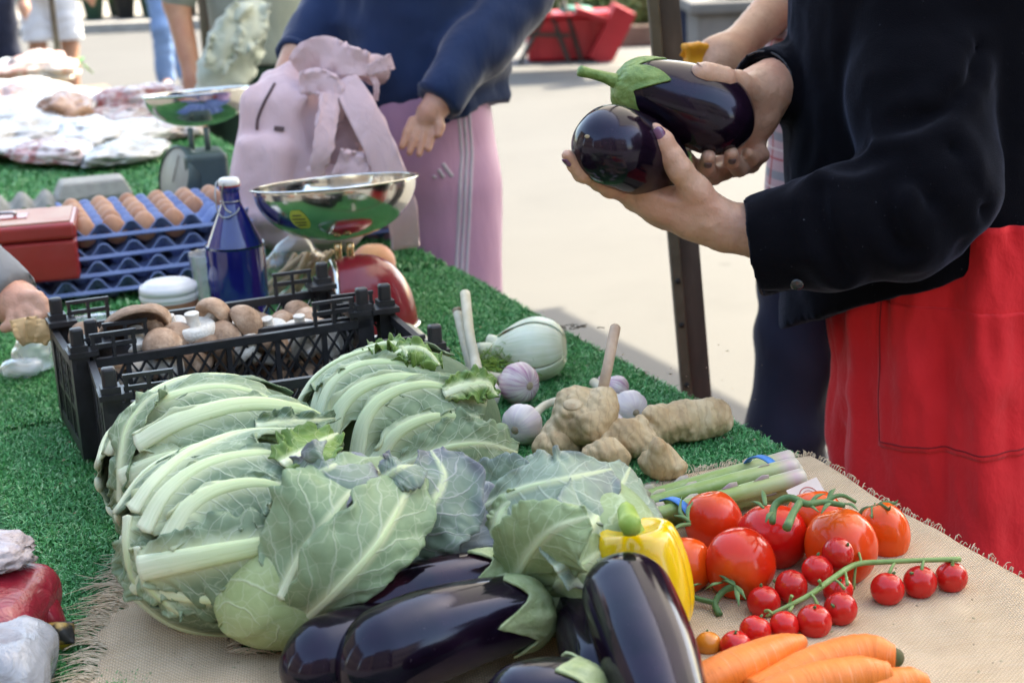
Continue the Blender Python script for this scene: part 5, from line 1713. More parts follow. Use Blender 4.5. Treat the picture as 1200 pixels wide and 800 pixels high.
def mushroom(p, r, axis, kind, label, group):
    root = thing('mushroom', label, 'mushroom', p, group)
    M = basis_from(axis)
    e = Matrix([[float(x) for x in row] for row in M]).to_euler()
    ms = list(zip(('cap', 'stalk'), MU[kind]))
    if kind == 'open':
        ms.append(('gills', GILL))
    for nm, m in ms:
        o = obj(nm, m, root)
        o.scale = (r, r, r)
        o.rotation_euler = e
toC = nrm(V(0, -1, 0.35))
MS = [  # px, py, radius px, height above table, axis (stalk points opposite), kind, label
    (157, 393, 31, .098, (-0.3, 0.75, 0.55), 'open', 'large open brown mushroom showing its gills and stalk'),
    (178, 378, 17, .108, (0.1, -0.4, 1), 'brown', 'smooth brown button mushroom standing behind the open one'),
    (228, 391, 21, .094, (0.05, 0.1, -1), 'white', 'pale mushroom lying cap down with its stub of stalk upwards'),
    (250, 374, 19, .104, (0.55, 0.6, 0.5), 'brown', 'brown mushroom tipped to show its torn white veil'),
    (287, 383, 19, .094, (0.8, 0.1, 0.5), 'brown', 'brown mushroom on its side with a white stalk beside it'),
    (190, 408, 18, .088, (0, -0.5, 1), 'brown', 'light brown mushroom cap in front of the smooth button'),
    (210, 400, 17, .088, (0.4, -0.3, 0.8), 'brown', 'tilted brown mushroom cap against the pale upturned one'),
    (262, 398, 16, .085, (0, -0.6, 0.9), 'brown', 'brown mushroom cap half sunk below the white stalk'),
    (316, 391, 16, .080, (0.1, 0.3, -1), 'white', 'small white mushroom with an upturned stalk near the crate side'),
    (352, 390, 17, .078, (0, 0.1, -1), 'white', 'white mushroom with an upturned stalk in the crate corner'),
    (99, 398, 15, .090, (-0.1, -0.6, 0.8), 'brown', 'pinkish brown mushroom in the crate corner by the paper bag'),
    (203, 384, 12, .098, (0.2, 0.3, -1), 'white', 'cut white mushroom stalk wedged under the lidded tub'),
    (240, 408, 14, .080, (0.1, -0.5, 0.9), 'brown', 'dull brown mushroom cap pressed to the lattice'),
    (126, 408, 15, .080, (0.1, -0.7, 0.7), 'brown', 'pale brown mushroom cap under the open gills'),
]
for (x, y, rp, h, ax, kd, lb) in MS:
    p = T(x, y - 4, h + 0.030)
    s = np.dot(p - CAM, CF) / FPX
    mushroom(p, 1.3 * rp * s, nrm(V(*ax)), kd, lb, 'mushrooms heaped in the black crate')
rg = np.random.default_rng(12)
wA = np.linalg.norm((a1 - a0)[:2])
for i in range(9):
    for j in range(4):
        for lay in range(2):
            p = WA((0.032 + (wA - 0.055) * (i + rg.random() * 0.5) / 8.6, 0.028 + 0.135 * (j + 0.3 * rg.random()) / 3.4, 0.040 + lay * 0.046 + 0.010 * rg.random()))
            mushroom(p, 0.020 + 0.005 * rg.random(), nrm(V(rg.normal(), -0.5 + rg.normal() * .6, 0.8)), 'brown' if rg.random() < 0.72 else 'white', 'brown mushroom in the lower layers of the crate behind the lattice', 'mushrooms lower in the crate')

# ---- white lidded tub, flat clear tub
whp = simple('white_plastic', (0.66, 0.65, 0.64), (0.72, 0.71, 0.70), 20, 0.35)
liq = simple('brown_preserve', (0.30, 0.13, 0.07), (0.38, 0.18, 0.10), 30, 0.4)
def clear_mat(name, tint=(0.9, 0.92, 0.92), rough=0.08, alpha=0.28):
    t = NT(name)
    gl = t.n('BsdfGlossy'); gl.inputs['Roughness'].default_value = rough; gl.inputs['Color'].default_value = (*tint, 1)
    tr = t.n('BsdfTransparent'); tr.inputs['Color'].default_value = (*tint, 1)
    df = t.n('BsdfDiffuse'); df.inputs['Color'].default_value = (0.75, 0.76, 0.77, 1)
    fr = t.n('LayerWeight'); fr.inputs['Blend'].default_value = 0.22
    m1 = t.n('MixShader'); m1.inputs[0].default_value = alpha
    t.l(tr.outputs[0], m1.inputs[1]); t.l(df.outputs[0], m1.inputs[2])
    m2 = t.n('MixShader')
    t.l(fr.outputs['Facing'], m2.inputs[0]); t.l(m1.outputs[0], m2.inputs[1]); t.l(gl.outputs[0], m2.inputs[2])
    nz = t.noise(t.coord('Object'), 40, 4)
    b = t.bump(nz, 0.35, 0.004)
    t.l(b, gl.inputs['Normal']); t.l(b, df.inputs['Normal'])
    t.l(m2.outputs[0], t.out.inputs[0])
    return t.m
clear_m = clear_mat('clear_plastic')
film_m = clear_mat('thin_film', (0.97, 0.97, 0.97), 0.12, 0.10)
bag_m = clear_mat('milky_bag', (0.95, 0.96, 0.97), 0.18, 0.36)
tc = T(203, 392, 0.0)
tc = tc + V(0, 0, 0.0)
tub = thing('lidded_tub', 'round white tub with a screw lid behind the mushrooms', 'tub', tc)
mk('lid', lathe([(0.0005, 0.082), (0.034, 0.082), (0.036, 0.078), (0.042, 0.077), (0.0435, 0.068), (0.042, 0.067), (0.0435, 0.064), (0.0435, 0.060)], 40, tc), whp, tub)
mk('pot', lathe([(0.0425, 0.0598), (0.0415, 0.055), (0.040, 0.012), (0.037, 0.0), (0.0005, 0.0)], 40, tc), whp, tub)
mk('band', lathe([(0.0424, 0.055), (0.0420, 0.040), (0.0414, 0.026)], 40, tc), liq, tub)
tc2 = T(118, 392, 0.0)
tub2 = thing('shallow_tray', 'shallow white plastic tray between the crate and the egg trays', 'tray', tc2)
pr = lambda h, o: [(-0.055 - o, -0.04 - o, h), (0.055 + o, -0.04 - o, h), (0.055 + o, 0.04 + o, h), (-0.055 - o, 0.04 + o, h)]
vv = np.array(pr(0.0, -0.008) + pr(0.022, -0.004) + pr(0.023, 0.004) + pr(0.020, 0.005)) @ rotz(0.35).T + tc2
ff = [(0, 1, 2, 3)] + [(i * 4 + j, i * 4 + (j + 1) % 4, i * 4 + 4 + (j + 1) % 4, i * 4 + 4 + j) for i in range(3) for j in range(4)]
o = mk('tray', (vv, ff), clear_m, tub2, smooth=False); mod_solid(o, 0.0012, 1); mod_bevel(o, 0.006, 2)

# ---- blue swing-top bottle
t = NT('cobalt_glass')
t.set(color=(0.010, 0.014, 0.15), rough=0.06, spec=0.6, coat=0.6, coatr=0.03)
n = t.noise(t.coord('Object'), 12, 3)
t.set(normal=t.bump(n, 0.08, 0.004), color=t.ramp(n, [(0.3, (0.006, 0.008, 0.11)), (0.7, (0.014, 0.022, 0.20))]))
cob = t.m
wire_m = simple('bottle_wire', (0.42, 0.42, 0.42), (0.3, 0.3, 0.3), 50, 0.3, metal=0.9)
red_m = simple('red_rubber', (0.34, 0.03, 0.02), None, 40, 0.5)
porc = simple('white_porcelain', (0.72, 0.71, 0.69), (0.66, 0.64, 0.62), 30, 0.2)
bc = T(284, 384, 0.0)
HB = (384 - 213) / (FPX / np.dot(bc - CAM, CF)) * 1.02
RB = 0.5 * 68 / (FPX / np.dot(bc - CAM, CF))
bot = thing('blue_bottle', 'cobalt blue glass bottle with a white swing stopper behind the crate', 'bottle', bc)
prof = np.array([(0.0005, 0.004), (0.86, 0.0), (0.98, 0.012), (1.0, 0.03), (1.0, 0.54), (0.97, 0.57), (0.72, 0.68), (0.47, 0.79), (0.36, 0.84), (0.33, 0.86), (0.315, 0.93), (0.34, 0.935), (0.35, 0.95), (0.34, 0.962), (0.22, 0.963)])
q = prof * V(RB, HB)
mk('glass', lathe(np.array([q[0]] + [p for p in catmull(np.c_[q[1:], 0 * q[1:, 0]], 60)[:, :2]]), 40, bc), cob, bot)
mk('seal', lathe([(0.30 * RB, 0.962 * HB), (0.37 * RB, 0.963 * HB), (0.37 * RB, 0.972 * HB), (0.3 * RB, 0.973 * HB)], 28, bc), red_m, bot)
mk('stopper', lathe([(0.36 * RB, 0.9731 * HB), (0.375 * RB, 0.985 * HB), (0.33 * RB, 1.012 * HB), (0.26 * RB, 1.018 * HB), (0.0005, 1.018 * HB)], 28, bc), porc, bot)
bdir = nrm(V(-0.15, -1, 0)); bx_ = nrm(V(1, -0.15, 0))
def bp(a, b, h):
    return bc + bx_ * a * RB + bdir * b * RB + V(0, 0, h * HB)
mk('wire_bail', tube([bp(-0.38, 0.0, .998), bp(-0.42, 0.15, .975), bp(-0.40, 0.36, .90), bp(-0.30, 0.46, .80), bp(0.0, .62, .775), bp(0.3, .46, .80), bp(0.40, 0.36, .83)], 0.0012, 8, 40), wire_m, bot)
mk('wire_bail', tube([bp(-0.05, .40, .995), bp(-0.12, .45, .95), bp(-0.15, .42, .90), bp(-0.05, .47, .83), bp(0.15, .47, .80)], 0.0012, 8, 24), wire_m, bot)
mk('wire_collar', lathe([(0.345 * RB, .865 * HB), (0.37 * RB, .868 * HB), (0.345 * RB, .871 * HB)], 28, bc), wire_m, bot)

# ---- clear cup beside the bottle
cc = T(250, 350, 0)
cup = thing('clear_cup', 'clear plastic cup standing left of the blue bottle', 'cup', cc)
o = mk('wall', lathe([(0.0005, 0.001), (0.024, 0.0), (0.026, 0.002), (0.033, 0.075), (0.034, 0.077)], 32, cc), clear_m, cup); mod_solid(o, 0.0008)

# ---- red kitchen scale with steel bowl
steel = NT('polished_steel')
n = steel.noise(steel.mapping(steel.coord('Object'), (1, 1, 6)), 14, 3)
steel.set(color=(0.66, 0.65, 0.62), metal=1.0, rough=steel.ramp(n, [(0.3, 0.10), (0.7, 0.20)]))
steel_p = steel.m
brass = simple('brass_rod', (0.62, 0.44, 0.24), (0.5, 0.34, 0.18), 40, 0.25, metal=1.0)
t = NT('red_enamel')
n = t.noise(t.coord('Object'), 18, 3)
t.set(color=t.ramp(n, [(0.3, (0.24, 0.012, 0.022)), (0.7, (0.29, 0.018, 0.03))]), rough=0.28, spec=0.5, coat=0.4, coatr=0.1)
red_en = t.m
sc0 = T(424, 385, 0.0)
spx = np.dot(sc0 - CAM, CF) / FPX
scl = thing('kitchen_scale', 'round red kitchen scale carrying a polished steel weighing bowl', 'scale', sc0)
# body: a domed drum, its dial turned to the seller
Rr = 67 * spx; Hh = 88 * spx
nu, nv = 30, 56
ph = np.linspace(0, np.pi / 2, nu); th = np.linspace(0, 2 * np.pi, nv, endpoint=False)
PH, TH = np.meshgrid(ph, th, indexing='ij')
rr_ = np.cos(PH) ** 0.85 * Rr
zz = np.sin(PH) ** 0.95 * Hh
da = math.atan2(-0.25, -1.0)
loc = np.stack([rr_ * np.cos(TH), 0.72 * rr_ * np.sin(TH), zz], -1)
flat = -0.50 * Rr
loc[..., 0] = np.maximum(loc[..., 0], flat + 0.25 * (loc[..., 2] - Hh * .4) * 0.4)
v = loc.reshape(-1, 3) @ rotz(0.30).T + sc0
mk('body', (v, grid_faces(nu, nv, True)), red_en, scl)
# chrome rim round the dial face
rim = []
for a in np.linspace(-0.05, math.pi + 0.05, 40):
    rim.append(V(flat + 0.25 * (Hh * 0.93 * math.sin(a) - Hh * .4) * 0.4, 0.66 * Rr * math.cos(a), max(0.004, Hh * 0.95 * math.sin(a))))
rim = np.array(rim) @ rotz(0.30).T + sc0
mk('dial_rim', tube(rim, 0.0042, 10, 60), steel_p, scl)
mk('base_rim', lathe([(1.0, -0.001), (1.045, 0.0), (1.05, 0.05), (1.0, 0.06)], 48, sc0, np.diag([Rr, Rr * 0.74, Rr]) if False else rotz(0.3) @ np.diag([Rr, Rr * 0.74, Rr])), steel_p, scl)
ptop = D(405, 292, np.dot(sc0 - CAM, CF) + 0.0)
ztop = sc0[2] + Hh
pc0 = V(sc0[0] - 0.018, sc0[1], 0)
rimz = D(392, 214, np.dot(sc0 - CAM, CF))[2]
bowl_bottom = D(400, 282, np.dot(sc0 - CAM, CF))[2]
for dx in (-0.009, 0.009):
    mk('post', tube([V(pc0[0] + dx, pc0[1], ztop - 0.014), V(pc0[0] + dx, pc0[1], bowl_bottom + 0.004)], 0.0055, 14, 4), brass, scl)
bcn = D(392, 214, np.dot(sc0 - CAM, CF))
Rb = 95 * spx
dp = rimz - bowl_bottom
ang = np.linspace(0, 1, 26)
pf = [(max(0.0005, Rb * math.sin(a * math.pi / 2) ** 0.9), -dp * (1 - (1 - math.cos(a * math.pi / 2)))) for a in ang]
pf = [(r_, -dp * math.sqrt(max(0, 1 - (r_ / Rb) ** 2.2))) for r_, _ in pf]
pf += [(Rb * 1.0, 0.001), (Rb * 1.04, 0.002), (Rb * 1.05, 0.0005), (Rb * 1.045, -0.001)]
tilt = rot_axis(nrm(V(0.2, 1, 0)), R(-2.5)) @ rot_axis((1, 0, 0), R(-4.5))
o = mk('bowl', lathe(pf, 64, bcn, tilt), steel_p, scl); mod_solid(o, 0.0010, 1)
# yellow sticker with lines of print on the bowl
st_m = simple('yellow_sticker', (0.46, 0.50, 0.07), (0.5, 0.53, 0.10), 30, 0.5)
pr_m = simple('sticker_print', (0.05, 0.06, 0.03), None, 30, 0.6)
def on_bowl(u, w, off):
    a = -math.pi / 2 - 0.42 + u
    r_ = Rb * w
    z_ = -dp * math.sqrt(max(0, 1 - w ** 2.2))
    n_ = nrm(V(math.cos(a), math.sin(a), -0.55))
    return bcn + tilt @ (V(r_ * math.cos(a), r_ * math.sin(a), z_) + n_ * off)
us = np.linspace(-0.14, 0.14, 14); ws = np.linspace(0.78, 0.955, 10)
gv = []
for u in us:
    for w in ws:
        gv.append(on_bowl(u * math.sqrt(max(0.05, 1 - ((w - 0.865) / 0.1) ** 2)), w, 0.0018))
stk = mk('sticker', (np.array(gv), grid_faces(14, 10)), st_m, scl)
stk['_o'] = [float(c) for c in scl.location]
for k, (w, hw) in enumerate(((0.925, 0.06), (0.895, 0.10), (0.862, 0.09), (0.83, 0.07))):
    pts = [on_bowl(u, w, 0.0026) for u in np.linspace(-hw, hw, 5)]
    mk('print_line', tube(pts, 0.0009, 5, 7), pr_m, stk)

# ---- peach behind the scale
pe_m = simple('peach_skin', (0.62, 0.30, 0.12), (0.62, 0.22, 0.13), 22, 0.6, sheen=0.4)
pcn = T(438, 310, 0.036)
pe = thing('peach', 'orange peach lying behind the red scale', 'peach', pcn - V(0, 0, 0.036))
v, f = tomato_vf(0.038, 0.036, 0.0, 0.08)
th = np.arctan2(v[:, 1], v[:, 0]); v = v * (1 - 0.05 * np.exp(-(th / 0.25) ** 2))[:, None]
mk('fruit', (v + pcn, f), pe_m, pe)
mk('stem_pit', uvsphere(pcn + V(0, 0, 0.0275), (0.005, 0.005, 0.002), 6, 10), root_m, pe)

# ---- bag of breadsticks
bs_m = simple('breadstick', (0.50, 0.36, 0.20), (0.60, 0.46, 0.29), 50, 0.7)
bb = T(345, 352, 0.0)
bag = thing('snack_bag', 'clear bag of pale sticks between the bottle and the red scale', 'bag', bb)
rg = np.random.default_rng(8)
for k in range(10):
    x0, x1 = rg.normal(0, 0.016), rg.normal(0.012, 0.016)
    y0 = rg.normal(0, 0.012)
    mk('stick', tube([bb + V(x0 - 0.03, y0, 0.008 + 0.004 * rg.random()), bb + V((x0 + x1) / 2, y0, 0.035 + 0.012 * rg.random()), bb + V(x1 + 0.032, y0 * 0.6, 0.072 + 0.014 * rg.random())], [0.0035, 0.0052, 0.004], 8, 8), bs_m, bag)
nu, nv = 30, 36
PH, TH = np.meshgrid(np.linspace(0, 1, nu), np.linspace(0, 2 * np.pi, nv, endpoint=False), indexing='ij')
rad = np.interp(PH, [0, .08, .5, .72, .85, 1], [0.001, 0.05, 0.05, 0.028, 0.010, 0.016])
v = np.stack([rad * np.cos(TH) * 1.1 + 0.01 * PH, 0.62 * rad * np.sin(TH), PH * 0.125], -1).reshape(-1, 3)
v += (0.006 * vnoise(v * 60, 4))[:, None] * np.c_[np.cos(TH.ravel()), np.sin(TH.ravel()), 0 * TH.ravel()]
v[:, 2] = np.maximum(v[:, 2], 0.001)
mk('film', (v + bb, grid_faces(nu, nv, True)), film_m, bag)

# ---- egg trays and eggs
t = NT('blue_pulp')
n = t.noise(t.coord('Object'), 90, 5); n2 = t.noise(t.coord('Object'), 9, 3)
c = t.ramp(n2, [(0.3, (0.14, 0.20, 0.40)), (0.7, (0.20, 0.27, 0.48))])
t.set(color=c, rough=0.9, spec=0.2, normal=t.bump(n, 0.4, 0.0015))
pulp = t.m
grey_pulp = simple('grey_pulp', (0.30, 0.29, 0.27), (0.36, 0.35, 0.32), 60, 0.95, (120, 0.4, 0.002))
PIT = 0.049
def tray_mesh():
    nx, ny, sub = 6, 5, 8
    xs = np.linspace(-0.5, nx - 0.5, nx * sub + 1); ys = np.linspace(-0.5, ny - 0.5, ny * sub + 1)
    X, Y = np.meshgrid(xs, ys, indexing='ij')
    # cups at integers, peaks at half-integers both ways
    cx, cy = np.cos(2 * np.pi * X), np.cos(2 * np.pi * Y)
    z = -0.5 * (cx + cy)
    z = np.where(z > 0, np.clip(z, 0, 0.92), np.clip(z, -0.85, 0)) * 0.021
    edge = np.maximum(np.abs(X - (nx - 1) / 2) / (nx / 2), np.abs(Y - (ny - 1) / 2) / (ny / 2))
    v = np.stack([(X - (nx - 1) / 2) * PIT, (Y - (ny - 1) / 2) * PIT, z], -1).reshape(-1, 3)
    me = to_mesh('tray', v, grid_faces(len(xs), len(ys)), pulp)
    return me
TRAY = tray_mesh()
def egg_mesh():
    ph = np.linspace(0, np.pi, 20)
    r_ = np.sin(ph) * 0.0200 * (1 - 0.10 * -np.cos(ph)); z_ = -np.cos(ph) * 0.0255
    th = np.linspace(0, 2 * np.pi, 24, endpoint=False)
    v = np.stack([r_[:, None] * np.cos(th), r_[:, None] * np.sin(th), z_[:, None] * np.ones(24)], -1).reshape(-1, 3)
    return v, grid_faces(20, 24, True)
t = NT('egg_shell')
oi = t.n('ObjectInfo')
n = t.noise(t.coord('Object'), 60, 4)
c = t.ramp(oi.outputs['Random'], [(0.0, (0.36, 0.17, 0.095)), (0.5, (0.44, 0.22, 0.13)), (1.0, (0.52, 0.29, 0.18))])
c = t.mix(t.ramp(n, [(0.55, 0.0), (0.75, 0.3)]), c, (0.33, 0.15, 0.08))
t.set(color=c, rough=0.5, spec=0.35)
egg_me = to_mesh('egg', *egg_mesh(), t.m)
GTr = 'blue pulp egg trays'
def tray(p, yaw, label):
    root = thing('egg_tray', label, 'egg tray', p, GTr, yaw)
    o = obj('pulp_sheet', TRAY, root)
    mod_solid(o, 0.0025, 0)
    rimv = []
    w, d = 6 * PIT / 2, 5 * PIT / 2
    v1 = np.array([(-w, -d, 0), (w, -d, 0), (w, d, 0), (-w, d, 0)]); v2 = v1 * V(1.03, 1.035, 1) + V(0, 0, -0.004)
    ro = obj('rim', to_mesh('rim', np.vstack([v1 + V(0, 0, .001), v2]), [(i, (i + 1) % 4, 4 + (i + 1) % 4, 4 + i) for i in range(4)], pulp, False), root)
    mod_solid(ro, 0.003, 0)
    return root
yT = math.atan2(EN[1], EN[0]) - 0.05
PB = 0.019
TX, TYv = V(math.cos(yT), math.sin(yT), 0), V(-math.sin(yT), math.cos(yT), 0)
# lower stacks stand in pairs; a filled tray on top
cL = T(172, 345, 0.0) + TYv * 0.10
cTop = T(185, 300, 0.0) + TYv * 0.13
for k, (dx, dy, dz) in enumerate(((-0.03, 0, 0.021), (0.02, 0.012, 0.047), (0.03, 0.03, 0.073))):
    tray(cL + TX * dx + TYv * dy + V(0, 0, dz), yT + 0.03 * k, ['lowest blue egg tray, resting on the turf under the cash box', 'blue egg tray second from the bottom of the stack', 'blue egg tray directly under the filled one'][k])
zt = TZ + 0.073 + 0.032
ct = cL + TX * 0.035 + TYv * 0.035
tray(V(ct[0], ct[1], zt), yT + 0.02, 'blue egg tray filled with brown eggs')
for k in range(3):
    c9 = T(415, 288, 0) + TYv * 0.13
    tray(c9 + TX * (0.01 * (k - 1)) + V(0, 0, 0.021 + 0.027 * k), yT - 0.04 * k, ['lowest empty blue egg tray behind the red scale', 'middle empty blue egg tray behind the red scale', 'topmost empty blue egg tray behind the red scale'][k])
for k in range(2):
    c9 = T(285, 300, 0) + TYv * 0.22
    tray(c9 + V(0, 0, 0.021 + 0.027 * k), yT + 0.03 * k, ['lower empty blue egg tray by the pink backpack, behind the bottle', 'upper empty blue egg tray by the pink backpack, behind the bottle'][k])
ca, sa_ = math.cos(yT + 0.02), math.sin(yT + 0.02)
rg = np.random.default_rng(4)
for i in range(6):
    for j in range(5):
        if (i == 4 and j < 2) or (i == 5 and j < 3):
            continue
        lx, ly = (i - 2.5) * PIT, (j - 2) * PIT
        p = V(ct[0] + lx * ca - ly * sa_, ct[1] + lx * sa_ + ly * ca, zt + 0.003)
        e = obj('egg', egg_me, None, p)
        e.rotation_euler = (rg.normal(0, 0.12), rg.normal(0, 0.12), rg.random() * 6)
        props(e, 'brown egg in the front row of the filled tray' if j == 0 else 'brown egg in a back row of the filled tray', 'egg', 'brown eggs, front row' if j == 0 else 'brown eggs, back rows')

# ---- red cash box on the trays
cb_m = simple('red_cash_box_paint', (0.26, 0.012, 0.012), (0.31, 0.02, 0.018), 15, 0.38, coat=0.3)
wear_m = simple('worn_lid_paint', (0.46, 0.30, 0.22), (0.40, 0.16, 0.11), 9, 0.5)
cp = cL - TX * 0.205 - TYv * 0.05
zb = TZ + 0.046
cb = thing('cash_box', 'red metal cash box with a worn pale lid beside the eggs', 'box', V(cp[0], cp[1], zb))
Mz = rotz(yT - 0.12)
C0 = V(cp[0], cp[1], zb)
mod_bevel(mk('body', box(C0 + V(0, 0, 0.033), (0.22, 0.15, 0.066), Mz), cb_m, cb, smooth=False), 0.006, 3)
mod_bevel(mk('lid', box(C0 + V(0, 0, 0.0805), (0.224, 0.154, 0.027), Mz), cb_m, cb, smooth=False), 0.007, 3)
lp = mk('lid_panel', box(C0 + V(0, 0, 0.0952), (0.206, 0.136, 0.003), Mz), wear_m, cb, smooth=False)
hd = mk('handle_recess', box(C0 + Mz @ V(-0.02, 0, 0.0974), (0.11, 0.045, 0.002), Mz), cb_m, cb, smooth=False)
mk('handle', tube([C0 + Mz @ V(-0.06, 0, 0.099), C0 + Mz @ V(-0.055, 0, 0.104), C0 + Mz @ V(0.01, 0, 0.104), C0 + Mz @ V(0.015, 0, 0.099)], 0.003, 8, 16), wire_m, cb)

# ---- grey egg boxes
def egg_box(p, yaw, label, open_=False):
    root = thing('egg_box', label, 'egg box', p, 'grey pulp egg boxes', yaw)
    if open_:
        xs, ys = np.linspace(-0.5, 2.5, 37), np.linspace(-0.5, 1.5, 25)
        X, Y = np.meshgrid(xs, ys, indexing='ij')
        z = 0.030 * np.maximum(0, (np.cos(2 * np.pi * X) + np.cos(2 * np.pi * Y)) * 0.5 + 0.25) ** 0.6
        v = np.stack([(X - 1) * 0.05, (Y - 0.5) * 0.05, z + 0.012], -1).reshape(-1, 3)
        mod_solid(obj('cup_tray', to_mesh('cup_tray', v, grid_faces(37, 25), grey_pulp), root), 0.002)
    else:
        def pr(w, d, z):
            return [(-w, -d, z), (w, -d, z), (w, d, z), (-w, d, z)]
        v = np.array(pr(.075, .05, 0) + pr(.080, .055, .030) + pr(.080, .055, .032) + pr(.066, .042, .062) + pr(.03, .02, .063))
        f = [(i * 4 + j, i * 4 + (j + 1) % 4, i * 4 + 4 + (j + 1) % 4, i * 4 + 4 + j) for i in range(4) for j in range(4)] + [(16, 17, 18, 19)]
        mod_bevel(obj('lid', to_mesh('lid', v, f, grey_pulp, False), root), 0.006, 3)
        mk('clasp', box((0.0, -0.056, 0.030), (0.022, 0.004, 0.014)), grey_pulp, root, smooth=False, origin=V(0, 0, 0))
egg_box(T(112, 244, 0.0) + TYv * 0.02, yT, 'closed grey pulp egg box behind the brown eggs')
egg_box(T(28, 252, 0.0), yT, 'upturned grey egg box with cup bumps behind the red cash box', True)

# ---- green scale at the back with steel bowl
gsm = simple('grey_green_enamel', (0.06, 0.095, 0.085), (0.08, 0.12, 0.105), 14, 0.4)
dial_m = simple('dial_card', (0.42, 0.40, 0.33), (0.36, 0.34, 0.28), 20, 0.5)
g0 = T(240, 262, 0.0)
gp = np.dot(g0 - CAM, CF) / FPX
gs = thing('market_scale', 'grey green market scale with a deep steel bowl behind the eggs', 'scale', g0)
mod_bevel(mk('body', box(g0 + V(0.01, 0, 0.075), (0.085, 0.11, 0.15), rotz(0.3)), gsm, gs, smooth=False), 0.012, 3)
mod_bevel(mk('base', box(g0 + V(0, 0, 0.012), (0.15, 0.16, 0.024), rotz(0.3)), gsm, gs, smooth=False), 0.008, 3)
Md = basis_from(nrm(V(-0.75, -0.62, 0.25)))
dc = D(206, 208, np.dot(g0 - CAM, CF) - 0.05)
mk('dial', lathe([(0.0005, 0.004), (0.056, 0.004), (0.060, 0.0)], 40, dc, Md), dial_m, gs)
mk('dial_case', lathe([(0.0605, 0.006), (0.064, 0.004), (0.064, -0.02), (0.04, -0.035), (0.0005, -0.035)], 40, dc, Md), gsm, gs)
mk('needle', bar(dc + Md @ V(0, -0.01, 0.006), dc + Md @ V(0.01, 0.045, 0.006), 0.0025, 0.001), steel_m, gs, smooth=False)
bz = D(231, 108, np.dot(g0 - CAM, CF))
bt = D(234, 148, np.dot(g0 - CAM, CF))
for dx in (-0.016, 0.016):
    mk('post', tube([V(g0[0] + 0.005 + dx, g0[1], g0[2] + 0.148), V(g0[0] + 0.005 + dx, g0[1], bt[2] + 0.004)], 0.006, 10, 3), gsm, gs)
Rg = 62 * gp
dg = bz[2] - bt[2]
pf = [(max(0.0005, Rg * a), -dg * math.sqrt(max(0, 1 - a ** 2.4))) for a in np.sin(np.linspace(0, 1, 24) * math.pi / 2)]
pf += [(Rg * 1.03, 0.002), (Rg * 1.05, 0.0)]
o = mk('bowl', lathe(pf, 56, bz, rot_axis((0, 1, 0), R(-2.5)) @ rot_axis((1, 0, 0), R(-3))), steel_p, gs); mod_solid(o, 0.001, 1)
# ================================================================== PEOPLE
def skin_mat(name, c1, c2, red):
    t = NT(name)
    vec = t.coord('Object')
    n = t.noise(vec, 28, 4); f = t.noise(vec, 180, 4); f3 = t.noise(vec, 9, 2)
    c = t.ramp(n, [(0.3, c1), (0.7, c2)])
    c = t.mix(t.ramp(f3, [(0.42, 0.0), (0.7, 0.7)]), c, red)
    c = t.mix(t.ramp(t.noise(vec, 55, 3, 0.6, 1.5), [(0.55, 0.0), (0.72, 0.45)]), c, tuple(x * 0.72 for x in c1))
    wv = t.n('TexVoronoi'); wv.inputs['Scale'].default_value = 420; t.l(vec, wv.inputs['Vector'])
    t.set(color=c, rough=0.45, spec=0.4, sss=0.16, ssss=0.008, sssr=(1.0, 0.35, 0.2),
          normal=t.bump(t.math('MULTIPLY_ADD', f, 1.0, t.math('MULTIPLY', wv.outputs['Distance'], 0.35)), 0.5, 0.0015))
    return t.m
skin_f = skin_mat('fair_skin', (0.50, 0.285, 0.195), (0.60, 0.37, 0.265), (0.54, 0.22, 0.15))
skin_t = skin_mat('tanned_skin', (0.36, 0.19, 0.12), (0.43, 0.24, 0.155), (0.40, 0.17, 0.11))
hair_m = simple('brown_hair', (0.06, 0.035, 0.02), (0.10, 0.06, 0.035), 60, 0.5)
def cloth_mat(name, c1, c2=None, rough=0.85, sheen=0.3, wr=26, ws=0.35, weave=900):
    t = NT(name)
    vec = t.coord('Object')
    n = t.noise(vec, 6, 3)
    c2 = c2 or tuple(x * 0.82 for x in c1)
    c = t.ramp(n, [(0.3, c1), (0.7, c2)])
    w = t.noise(t.mapping(vec, (1, 1, 0.45)), wr, 4, 0.5, 0.6)
    wv = t.noise(vec, weave, 2)
    t.set(color=c, rough=rough, spec=0.2, sheen=sheen, sheenr=0.4, normal=t.bump(wv, 0.15, 0.0006, t.bump(w, ws, 0.010)))
    return t.m

def head_field(P, c, yaw, s=1.0):
    """a head of about 0.22 m: skull, jaw, nose, brow, ears; c is its centre"""
    M = rotz(yaw)
    def W(x, y, z): return c + M @ V(x, y, z) * s
    d = ell(P, W(0, 0.01, 0.03), (0.075 * s, 0.093 * s, 0.092 * s), M)
    d = smin(d, ell(P, W(0, -0.03, -0.045), (0.055 * s, 0.062 * s, 0.068 * s), M), 0.04 * s)
    d = smin(d, rcone(P, W(0, -0.090, 0.015), W(0, -0.108, -0.022), 0.009 * s, 0.014 * s), 0.014 * s)
    d = smin(d, rcone(P, W(-0.022, -0.088, -0.062), W(0.022, -0.088, -0.062), 0.008 * s, 0.008 * s), 0.010 * s)
    for k in (-1, 1):
        d = smin(d, ell(P, W(k * 0.078, 0.012, -0.005), (0.010 * s, 0.020 * s, 0.032 * s), M), 0.008 * s)
        e = ell(P, W(k * 0.033, -0.088, 0.016), (0.018 * s, 0.014 * s, 0.012 * s), M)
        d = -smin(-d, e, 0.010 * s)
        d = smin(d, np.linalg.norm(P - W(k * 0.033, -0.080, 0.014), axis=-1) - 0.012 * s, 0.004 * s)
    return d

